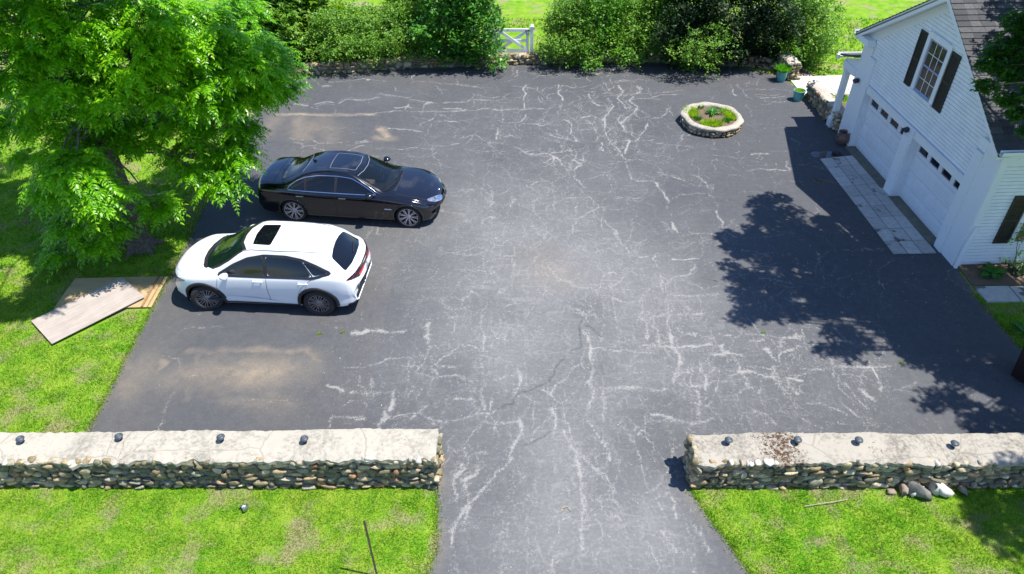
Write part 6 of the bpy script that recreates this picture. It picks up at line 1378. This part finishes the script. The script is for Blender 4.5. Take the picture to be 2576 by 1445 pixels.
# ------------------------------------------------------------------ small things
# solar lamps on the wall tops
m, nt, b = new_mat('solar_cell'); nt.links.new(ramp(nt, noise(nt, 60, 2), [(.4, (.06, .08, .10)), (.6, (.16, .19, .22))]), b.inputs['Base Color']); b.inputs['Roughness'].default_value = .15; b.inputs['Coat Weight'].default_value = 1; MAT['solar'] = m
MAT['slate'] = pm('slate_plastic', (.060, .070, .082), (.045, .052, .06), 12, .5)
MAT['lens'] = pm('lamp_lens', (.50, .52, .55), (.40, .42, .45), 20, .2)
def solar_lamp(loc, rz, tilt, label, mat=None, k=1.0):
    k *= .72
    mat = mat or MAT['slate']; t = empty('solar_lamp', loc, rz, label=label, cat='solar lamp', group='solar lamps on the wall tops'); t.rotation_euler = (tilt, 0, rz)
    b_ = MB(); b_.lathe([(0, 0), (.038 * k, 0), (.04 * k, .012), (.018 * k, .02), (.016 * k, .045), (.05 * k, .052), (0, .052)], 20); b_.build('base', mat, t, smooth=True)
    l = MB(); l.lathe([(.042 * k, .05), (.052 * k, .072), (.050 * k, .105), (.046 * k, .108)], 20); l.build('lens', MAT['lens'], t, smooth=True)
    h = MB(); h.lathe([(.046 * k, .100), (.098 * k, .100), (.104 * k, .108), (.098 * k, .122), (.070 * k, .136), (.03 * k, .142), (0, .142)], 24); cap = h.build('cap', mat, t, smooth=True)
    s = MB(); s.box((0, 0, .1435), (.075 * k, .075 * k, .006)); s.build('solar_panel', MAT['solar'], cap); return t
zL = lambda x: hL(x) - .005; zR = lambda x: hR(x) - .01
for (x, y), lb in zip(((-8.92, 8.72), (-7.13, 8.75), (-5.27, 8.72), (-3.74, 8.66)), ('leftmost solar lamp on the pale left wall', 'solar lamp on the left wall, second from the photo edge', 'solar lamp on the left wall between the broken cap stones, third from the photo edge', 'solar lamp on the left wall nearest the driveway opening')):
    solar_lamp((x, y, zL(x)), random.uniform(-.3, .8), R(random.uniform(-4, 4)), lb)
for (x, y), lb in zip(((3.93, 8.70), (5.17, 8.70), (6.27, 8.69), (7.99, 8.62), (9.40, 8.58)), ('solar lamp nearest the opening on the right wall beside a white mortar patch', 'solar lamp standing in the brown mossy patch on the right wall', 'solar lamp on the right wall just right of the mossy patch', 'solar lamp on the right wall between two cracks in the cap', 'solar lamp at the far right edge on the shaded wall top')):
    solar_lamp((x, y, zR(x)), random.uniform(-.3, .8), R(random.uniform(-4, 4)), lb)
MAT['steel'] = pm('brushed_steel', (.55, .55, .56), (.42, .42, .44), 14, .25, .9)
solar_lamp((10.86, 25.25, .6), 0, 0, 'shiny steel solar lamp on the low wall beside the walk', MAT['steel'], 1.05); solar_lamp((10.70, 27.15, .7), 0, 0, 'shiny steel solar lamp on the wall stub at the hedge end', MAT['steel'], 1.05)
solar_lamp((11.05, 27.55, .03), 0, R(8), 'steel solar lamp standing on the soil by the white edging stones', MAT['steel'], 1.1)
o = solar_lamp((-4.86, 7.86, .09), R(60), R(0), 'silver solar lamp lying on its side on the front lawn', MAT['steel'], 1.0); o.rotation_euler = (R(88), R(0), R(70)); del o['group']; o['group'] = 'solar lamps on the wall tops'

# teal pots
MAT['teal'] = pm('teal_glaze', (.10, .40, .38), (.07, .32, .31), 5, .25, coat=.6)
def pot(loc, label, r1, r0, h, plant):
    t = empty('plant_pot', (loc[0], loc[1], .013), label=label, cat='plant pot'); m_ = MB()
    m_.lathe([(0, 0), (r0, 0), (r0 * 1.06, .02), ((r0 + r1) / 2 * 1.04, h * .5), (r1 * .97, h * .90), (r1 * 1.02, h * .93), (r1 * 1.03, h), (r1 * .92, h), (r1 * .89, h * .93), (r1 * .86, h * .84)], 36); m_.build('pot', MAT['teal'], t, smooth=True)
    s = MB(); s.lathe([(0, h * .86), (r1 * .88, h * .85)], 24); s.build('soil', MAT['soil'], t, smooth=True); return t
pot((10.28, 26.93), 'teal glazed pot full of tall bright grass, farther one beside the walk', .21, .145, .40, 1)
pot((10.38, 25.18), 'teal glazed pot with low sprouts, nearer one beside the walk', .21, .145, .38, 0)
tuft((10.28, 26.93, .36), .17, .17, 900, .22, MAT['lime_g'] if 'lime_g' in MAT else MAT['fresh'], 'bright green grass growing in the farther teal pot', 31)
tuft((10.38, 25.18, .34), .15, .15, 260, .07, MAT['lime'], 'low green sprouts growing in the nearer teal pot', 32)
# brown urn with handles
t = empty('clay_urn', (10.80, 21.80, .02), R(20), label='brown clay urn with two ear handles standing beside the far garage corner', cat='urn'); MAT['clay'] = pm('brown_clay', (.20, .115, .085), (.14, .08, .06), 6, .5)
m_ = MB(); m_.lathe([(0, 0), (.11, 0), (.13, .02), (.20, .12), (.225, .21), (.21, .30), (.165, .36), (.155, .38), (.18, .40), (.19, .42), (.17, .43), (.145, .40), (.135, .37), (.15, .30), (.12, .15)], 36); m_.build('urn_body', MAT['clay'], t, smooth=True)
for s in (1, -1):
    h = MB(); h.tube([(s * .165, 0, .385), (s * .235, 0, .38), (s * .262, 0, .33), (s * .245, 0, .27), (s * .212, 0, .245)], [.016, .019, .02, .019, .016], 8); h.build('handle', MAT['clay'], t, smooth=True)
# plywood sheets on the grass
def board(name, loc, rz, L, Wd, th, mat, label, tilt=0):
    t = empty(name, loc, rz, label=label, cat='board'); t.rotation_euler = (0, tilt, rz); m_ = MB(); m_.box((0, 0, th / 2), (L, Wd, th)); m_.build('panel', mat, t, bevel=.003); return t
def wood_mat(name, c1, c2, sx=1.2, sy=26):
    m, nt, b = new_mat(name); tc = nt.nodes.new('ShaderNodeTexCoord'); mp = nt.nodes.new('ShaderNodeMapping'); mp.inputs['Scale'].default_value = (sx, sy, 1); nt.links.new(tc.outputs['Object'], mp.inputs['Vector'])
    n1 = noise(nt, 1.0, 7, .7, mp.outputs[0]); n2 = noise(nt, 2.2, 5, .6); nt.links.new(ramp(nt, math_n(nt, 'ADD', math_n(nt, 'MULTIPLY', n1, .7), math_n(nt, 'MULTIPLY', n2, .3)), [(.33, c2), (.62, c1)]), b.inputs['Base Color']); b.inputs['Roughness'].default_value = .8; bump(nt, b, n1, .2, .003); return m
MAT['ply_grey'] = wood_mat('weathered_plywood', (.45, .385, .33), (.26, .215, .18)); MAT['ply_tan'] = wood_mat('tan_plywood', (.47, .335, .17), (.33, .225, .11), 1.0, 5)
b0 = board('plywood_sheet', (-9.78, 14.0, .035), R(2), 2.30, 1.20, .018, MAT['ply_tan'], 'tan plywood sheet on the grass underneath the grey one')
sl_ = MB(); sl_.box((.93, 0, .030), (.05, 1.2, .022)); sl_.box((1.06, 0, .027), (.02, 1.2, .014)); sl_.build('batten', MAT['ply_tan2'] if 'ply_tan2' in MAT else wood_mat('batten_wood', (.33, .19, .08), (.22, .12, .05)), b0)
p_, q_ = Vector((-10.75, 12.53)), Vector((-9.32, 14.11))
board('plywood_sheet', (-10.03, 13.32, .085), math.atan2(14.11 - 12.53, -9.32 + 10.75), 2.18, 1.17, .02, MAT['ply_grey'], 'weathered grey plywood sheet lying on top of the tan one', tilt=R(-1.0))
# wheeled bin at the right edge
t = empty('wheeled_bin', (11.02, 11.10, .013), R(-52), label='dark brown wheeled rubbish bin at the right edge of the driveway', cat='rubbish bin'); MAT['bin'] = pm('brown_bin', (.030, .016, .014), (.022, .012, .012), 9, .45)
m_ = MB(); m_.add([(-.25, -.25, .06), (.25, -.25, .06), (.25, .25, .06), (-.25, .25, .06), (-.31, -.33, .98), (.31, -.33, .98), (.31, .31, .98), (-.31, .31, .98)], [(3, 2, 1, 0), (0, 1, 5, 4), (1, 2, 6, 5), (2, 3, 7, 6), (3, 0, 4, 7)]); m_.box((0, -.01, .97), (.66, .68, .05), ch=.015)
m_.build('bin_body', MAT['bin'], t, bevel=.02)
m_ = MB(); m_.box((0, -.01, 1.015), (.64, .70, .04), ch=.015); m_.box((0, .02, 1.045), (.48, .46, .03), ch=.012); m_.tube([(-.26, .36, 1.0), (-.26, .42, 1.0), (.26, .42, 1.0), (.26, .36, 1.0)], .018, 8); m_.build('lid', MAT['bin'], t, bevel=.008)
for s in (1, -1):
    m_ = MB(); m_.lathe([(0, -.03), (.10, -.03), (.12, -.015), (.12, .015), (.10, .03), (0, .03)], 24, M=Matrix.Rotation(R(90), 4, 'Y'), c=(s * .27, .24, .12)); m_.build('wheel', MAT['black'], t, smooth=True)
m_ = MB(); m_.box((-.292, -.10, .74), (.006, .16, .022), mi=0); m_.box((-.278, .05, .54), (.006, .14, .020)); m_.build('reflective_sticker', pm('pale_sticker', (.6, .6, .62), (.5, .5, .52), 10, .4), t)
# metal rod stuck in the lawn, leaning
t = empty('metal_rod', (-2.24, 6.56, 0), label='thin rusty angle-iron rod standing in the front lawn', cat='rod'); m_ = MB()
tip = Vector((-.04, .05, 1.5)); M_ = Matrix.Identity(4)
m_.tube([(0, 0, -.1), tuple(tip)], [.016, .016], 3); m_.tube([(0.006, .006, -.1), tuple(tip + Vector((.01, .01, -.01)))], [.012, .012], 4); m_.build('rod', pm('rusty_iron', (.10, .065, .04), (.06, .045, .035), 20, .8), t)
# broken rocks fallen from the right wall
def rock(loc, s, seed, mat, label, rz=0, cat='rock', name='loose_rock', group='broken rocks below the right wall'):
    r_ = np.random.default_rng(seed); v = ico_unit(2)[0]; f = ICO_F; v = np.sign(v) * np.abs(v) ** .9
    for _ in range(11):
        n_ = r_.normal(size=3); n_ /= np.linalg.norm(n_); d = r_.uniform(.34, .66); k = v @ n_; v = v - np.outer(np.maximum(k - d, 0), n_)
    v = v * np.array(s); c, s_ = math.cos(rz), math.sin(rz); v = np.stack([v[:, 0] * c - v[:, 1] * s_, v[:, 0] * s_ + v[:, 1] * c, v[:, 2]], 1); v[:, 2] -= v[:, 2].min() + .01
    o = np_mesh(name, v, f, mat); o.location = loc; tag(o, label, cat, group); return o
MAT['rock_w'] = pm('white_rock', (.62, .60, .55), (.42, .38, .32), 7, .9, bmp=.6, bdist=.02); MAT['rock_g'] = pm('grey_rock', (.22, .20, .17), (.12, .115, .10), 7, .9, bmp=.6, bdist=.02); MAT['rock_b'] = pm('brown_rock', (.32, .25, .18), (.20, .16, .12), 7, .9, bmp=.6, bdist=.02)
RK = [((1850, 530), (.34, .20, .26), 'rock_g', 'large angular grey-brown rock in front of the collapsed part of the wall'), ((1740, 510), (.20, .17, .13), 'rock_b', 'flat brown rock left of the large angular one'), ((1930, 470), (.28, .20, .24), 'rock_w', 'bright white rock behind the large angular one'),
      ((1995, 495), (.26, .15, .18), 'rock_w', 'pale wedge-shaped rock at the right of the rock pile'), ((1800, 450), (.22, .12, .15), 'rock_w', 'pale slab leaning against the wall at the top of the rock pile'), ((1720, 465), (.20, .13, .14), 'rock_b', 'small tan rock at the left top of the rock pile'), ((2110, 455), (.16, .08, .12), 'rock_g', 'rounded grey rock against the wall right of the rock pile'), ((1640, 470), (.14, .08, .07), 'rock_b', 'half-buried brown rock at the left end of the rock pile')]
for i, (D, s, mt, lb) in enumerate(RK):
    x, y = G((2450 + D[0] * .5532) / 1.50427, (1580 + D[1] * .5532) / 1.50427); rock((x, min(y, 8.22), 0), s, 50 + i, MAT[mt], lb, rz=i * .9)
rock((-8.95, 24.6, 0), (.22, .30, .20), 71, MAT['rock_w'], 'white boulder at the left driveway edge just past the feathery tree', group='edge boulders'); rock((-9.15, 23.9, 0), (.20, .25, .14), 72, MAT['rock_b'], 'tan boulder at the left driveway edge beside the white boulder', group='edge boulders')
rock((10.75, 27.28, .03), (.16, .10, .10), 73, MAT['rock_b'], 'tan boulder at the foot of the short wall stub beside the walk', group='edge boulders')
# white edging cobbles: a counted row
r_ = random.Random(8); pos_ = [(10.98 + i * .115, 27.36 + r_.uniform(-.02, .02)) for i in range(6)] + [(11.66 - i * .075, 27.50 + i * .14) for i in range(6)] + [(11.55, 24.05), (11.7, 24.0), (11.85, 24.1), (12.0, 24.05), (11.6, 24.25), (12.1, 24.2)]
base = None
for i, (x, y) in enumerate(pos_):
    lb = 'white edging cobble in the row beside the concrete walk' if i < 12 else 'white cobble in the gravel patch behind the porch post'
    if base is None: base = rock((x, y, .03), (.065, .055, .05), 80, MAT['rock_w'], lb, name='edging_cobble', cat='cobble', group='white cobbles along the walk'); o = base
    else: o = base.copy(); COL.objects.link(o); o.location = (x, y, .03); o['label'] = lb; o['group'] = 'white cobbles along the walk' if i < 12 else 'white cobbles behind the porch post'
    s = r_.uniform(.7, 1.35); o.scale = (s, s * r_.uniform(.8, 1.2), s * .9); o.rotation_euler = (0, 0, r_.uniform(0, 6))
# white gate in the hedge
t = empty('garden_gate', (.06, 28.95, 0), R(0), label='white wooden gate with crossed boards set in the far hedge', cat='gate'); z0, z1 = .42, 1.24
def gp_(c, d, name, **k): q = MB(); q.box(c, d, ch=.006, **k); return q.build(name, MAT['white'], t)
gp_((0, 0, z1), (1.24, .045, .12), 'rail'); gp_((0, 0, (z0 + z1) / 2), (1.2, .035, .11), 'rail'); gp_((0, 0, z0), (1.24, .045, .12), 'rail'); gp_((-.58, 0, (z0 + z1) / 2), (.11, .05, z1 - z0 + .1), 'stile'); gp_((.55, 0, (z0 + z1) / 2), (.11, .05, z1 - z0 + .1), 'stile')
for s in (1, -1):
    q = MB(); M = Matrix.Translation((0, -.03 * s, (z0 + z1) / 2)) @ Matrix.Rotation(s * math.atan2(z1 - z0 - .1, 1.04), 4, 'Y'); q.box((0, 0, 0), (1.38, .03, .11), M=M); q.build('cross_brace', MAT['white'], t)
q = MB(); q.box((.72, 0, .69), (.13, .13, 1.38), ch=.01); q.box((.72, 0, 1.39), (.17, .17, .035), ch=.01); q.lathe([(.06, 1.40), (.075, 1.43), (.05, 1.47), (0, 1.48)], 16, c=(.72, 0, 0)); q.build('gate_post', MAT['white'], t)
q = MB(); q.box((-.74, 0, .66), (.13, .13, 1.32), ch=.01); q.build('gate_post', MAT['white'], t)
q = MB(); q.tube([(.50, -.05, 1.22), (.50, -.07, 1.12), (.56, -.07, 1.08), (.62, -.07, 1.12), (.62, -.05, 1.22)], .012, 6); q.box((.56, -.045, 1.23), (.20, .03, .03)); q.build('latch', MAT['black'], t)
# twigs and bits on the driveway and lawn
TW = MAT['twig'] = pm('dry_twig', (.42, .36, .26), (.30, .25, .18), 20, .9)
def twig(D, pts, label, group=None, rad=.006, mat=None):
    x, y = G(*D); t_ = MB()
    for br in pts: t_.tube([(a, b_, c) for a, b_, c in br], rad, 5)
    o = t_.build('fallen_twig', mat or TW); o.location = (x, y, .018); tag(o, label, 'twig', group); return o
twig((1415, 1283), [[(-.05, -.06, 0), (0, .02, .02), (.10, .01, .01), (.16, -.05, 0)], [(0, .02, .02), (.06, .05, .02), (.12, .03, 0)], [(-.02, -.05, .0), (0, .02, .02)]], 'forked dry twig lying on the driveway in the wall opening')
twig((2083, 1272), [[(-.45, -.05, .03), (-.15, 0, .04), (.1, .03, .05), (.38, .10, .03)]], 'long pale stick on the grass below the right wall', rad=.008)
twig((1910, 240), [[(-.18, 0, 0), (0, .03, 0), (.25, .02, 0)]], 'thin twig on the asphalt beside the round planter', rad=.006)
twig((3040 / 1.504, 625 / 1.504), [[(-.2, 0, 0), (0, -.06, .01), (.25, .08, 0)]], 'curved dry stem on the asphalt by the low walk wall', rad=.006)
twig((2225, 868), [[(-.1, .1, 0), (0, 0, .01), (.1, -.12, 0)]], 'thin curled twig in the deep shade of the driveway', rad=.005)
twig((2715 / 1.504 - 20, 1060 / 1.504), [[(-.2, .05, 0), (0, 0, .0), (.2, -.08, .01)]], 'dark twig on the asphalt near the tree shadow', rad=.006, mat=MAT['bark'])
for i, (D, n_, lb) in enumerate((((803, 842), 60, 'small green weed growing from a crack in front of the white car'), ((862, 838), 30, 'tiny green weed in a crack just right of the other weed'), ((1920, 838), 26, 'tiny green weed in a pale crack beside the tree shadow'), ((2268, 915), 26, 'tiny green weed in a crack near the right end of the pavement'))):
    x, y = G(*D); tuft((x, y, .012), .05, .03, n_, .035, MAT['lime'], lb, 60 + i, name='crack_weed')
# small fallen leaves and petals
lf = MB(); r_ = random.Random(12)
for i in range(260):
    x, y = r_.uniform(-8, 11), r_.uniform(6, 27.5)
    if r_.random() < .4: x, y = r_.uniform(8.5, 10.8), r_.uniform(12, 27)
    if not in_poly(np.array([x]), np.array([y]), drive)[0] or in_poly(np.array([x]), np.array([y]), [(-8.5, 12.6), (-3, 12.6), (-1.5, 19), (-7.7, 19.2)])[0]: continue
    a = r_.uniform(0, 6.28); s = r_.uniform(.008, .022); c, s2 = math.cos(a) * s, math.sin(a) * s; lf.add([(x - c, y - s2, .022), (x + s2 * .5, y - c * .5, .026), (x + c, y + s2, .03), (x - s2 * .5, y + c * .5, .026)], [(0, 1, 2, 3)])
o = lf.build('fallen_leaves', pm('petal', (.55, .55, .38), (.40, .42, .22), 3, .7)); tag(o, 'tiny pale leaves and petals scattered over the driveway', 'leaves', kind='stuff')

# ------------------------------------------------------------------ grass blades
m, nt, b = new_mat('grass_blade'); pos = geo_pos(nt)
g, pat, fine, med = lawn_color(nt, pos); r_i = island_random(nt)
g = mixc(nt, 1.0, g, ramp(nt, r_i, [(0, (.50, .62, .45)), (.5, (1, 1, 1)), (1, (1.55, 1.35, 1.6))]), 'MULTIPLY')
dry = math_n(nt, 'GREATER_THAN', r_i, .86); bare = ramp(nt, pat, [(.50, (0, 0, 0)), (.65, (.85, .85, .85))]); dryf = math_n(nt, 'MAXIMUM', math_n(nt, 'MULTIPLY', dry, .5), math_n(nt, 'MULTIPLY', bare, .75))
g = mixc(nt, dryf, g, (.42, .36, .17)); nt.links.new(g, b.inputs['Base Color']); b.inputs['Roughness'].default_value = .6; b.inputs['Specular IOR Level'].default_value = .25
tr = nt.nodes.new('ShaderNodeBsdfTranslucent'); nt.links.new(mixc(nt, 1.0, g, (1.2, 1.4, .5), 'MULTIPLY'), tr.inputs['Color']); mx = nt.nodes.new('ShaderNodeMixShader'); mx.inputs[0].default_value = .35
nt.links.new(b.outputs[0], mx.inputs[1]); nt.links.new(tr.outputs[0], mx.inputs[2]); nt.links.new(mx.outputs[0], nt.nodes['Material Output'].inputs['Surface']); MAT['blade'] = m
def grass(area, dens_, h, wdt, seed, block=()):
    r = np.random.default_rng(seed); (x0, x1), (y0, y1) = area; n = int((x1 - x0) * (y1 - y0) * dens_); x = r.uniform(x0, x1, n); y = r.uniform(y0, y1, n)
    ok = ~in_poly(x, y, drive)
    for p in block: ok &= ~in_poly(x, y, p)
    # keep only what the photo could show, with a margin for a step to the side
    Z = -CAMH; dep = y * math.cos(PIT) - Z * math.sin(PIT); up = y * math.sin(PIT) + Z * math.cos(PIT); u = 1288 + FPX * x / dep; v = 722 - FPX * up / dep; ok &= (u > -300) & (u < 2900) & (v > -250) & (v < 1800)
    x, y = x[ok], y[ok]; n = len(x); k = np.array([mnoise.noise(Vector((a * 2.3, b_ * 2.3, 1))) for a, b_ in zip(x[::1], y[::1])]) if n < 400000 else np.zeros(n)
    hh = h * r.uniform(.5, 1.15, n) * (1 + .75 * k); a = r.uniform(0, 6.283, n); w_ = wdt * r.uniform(.6, 1.2, n)
    sd_ = np.stack([np.cos(a), np.sin(a), np.zeros(n)], 1) * w_[:, None]; le = r.normal(0, .55, (n, 2)); b0 = np.stack([x, y, np.zeros(n)], 1); tip = b0 + np.stack([le[:, 0] * hh, le[:, 1] * hh, hh], 1)
    return np.stack([b0 - sd_, b0 + sd_, tip], 1).reshape(-1, 3)
walls = [[(-12, 8.3), (-1.33, 8.3), (-1.33, 9.0), (-12, 9.0)], [(3.25, 8.3), (13, 8.3), (13, 8.97), (3.25, 8.97)]]
plyb = [[(-11.2, 12.9), (-10.3, 12.1), (-8.85, 13.65), (-9.75, 14.55)], [(-10.95, 13.4), (-8.6, 13.4), (-8.62, 14.62), (-10.9, 14.6)], [(11.4, 13.62), (15, 13.62), (15, 15.6), (11.4, 15.6)], [(11.35, 15.1), (22, 15.6), (22, 25), (10.8, 25)], [(10.6, 25.4), (17.6, 25.8), (17.6, 27.8), (11.75, 27.4), (11.1, 28.9), (10.6, 28.9)], [(11.3, 22), (15, 22), (15, 25.0), (11.3, 24.9)]]
V = [grass(((-10.5, -1.2), (5.4, 8.32)), 2600, .055, .0065, 1, walls), grass(((3.2, 10.5), (5.4, 8.32)), 2600, .055, .0065, 2, walls), grass(((-13, -8.2), (8.9, 15)), 1500, .06, .009, 3, walls + plyb), grass(((-19, -8.6), (15, 24)), 380, .075, .016, 4, plyb),
     grass(((11.2, 14), (10, 13.7)), 1200, .06, .010, 5, plyb), grass(((-20, 24), (24, 34)), 110, .10, .030, 6, plyb + [[(-12, 27.4), (-7.9, 27.4), (0, 28.3), (10.4, 27.8), (10.6, 32.5), (-12, 32.5)]]), grass(((11.3, 16), (24.9, 25.8)), 500, .07, .015, 8, plyb)]
# tufts creeping over the asphalt edge
r = np.random.default_rng(99)
for (ax_, ay_), (bx_, by_) in (((-1.37, 8.25), (-1.27, 7.05)), ((-1.27, 7.05), (-1.42, 6.5)), ((-1.42, 6.5), (-2.2, 4.5)), ((3.27, 8.25), (3.6, 7.45)), ((3.6, 7.45), (3.95, 6.6)), ((3.95, 6.6), (5.6, 3.4)), ((-8.42, 9.63), (-8.66, 14.96)), ((-8.66, 14.96), (-8.83, 17.5)), ((-8.83, 17.5), (-9.35, 22.5)), ((11.32, 14.0), (11.42, 12.0))):
    L = math.hypot(bx_ - ax_, by_ - ay_); n = int(L * 420); t_ = r.random(n); x = ax_ + (bx_ - ax_) * t_ + r.normal(0, .05, n); y = ay_ + (by_ - ay_) * t_ + r.normal(0, .02, n); a = r.uniform(0, 6.28, n); hh = r.uniform(.03, .08, n)
    b0 = np.stack([x, y, np.full(n, .0)], 1); sd_ = np.stack([np.cos(a), np.sin(a), 0 * a], 1) * .008; V.append(np.stack([b0 - sd_, b0 + sd_, b0 + np.stack([r.normal(0, .5, n) * hh, r.normal(0, .5, n) * hh, hh], 1)], 1).reshape(-1, 3))
V = np.concatenate(V); o = np_mesh('grass', V, np.arange(len(V)).reshape(-1, 3), MAT['blade']); tag(o, 'short lawn grass with weeds around the driveway', 'grass', kind='stuff')
for o in COL.objects:
    if o.parent is None and 'category' in o and 'kind' not in o: o['kind'] = 'thing'
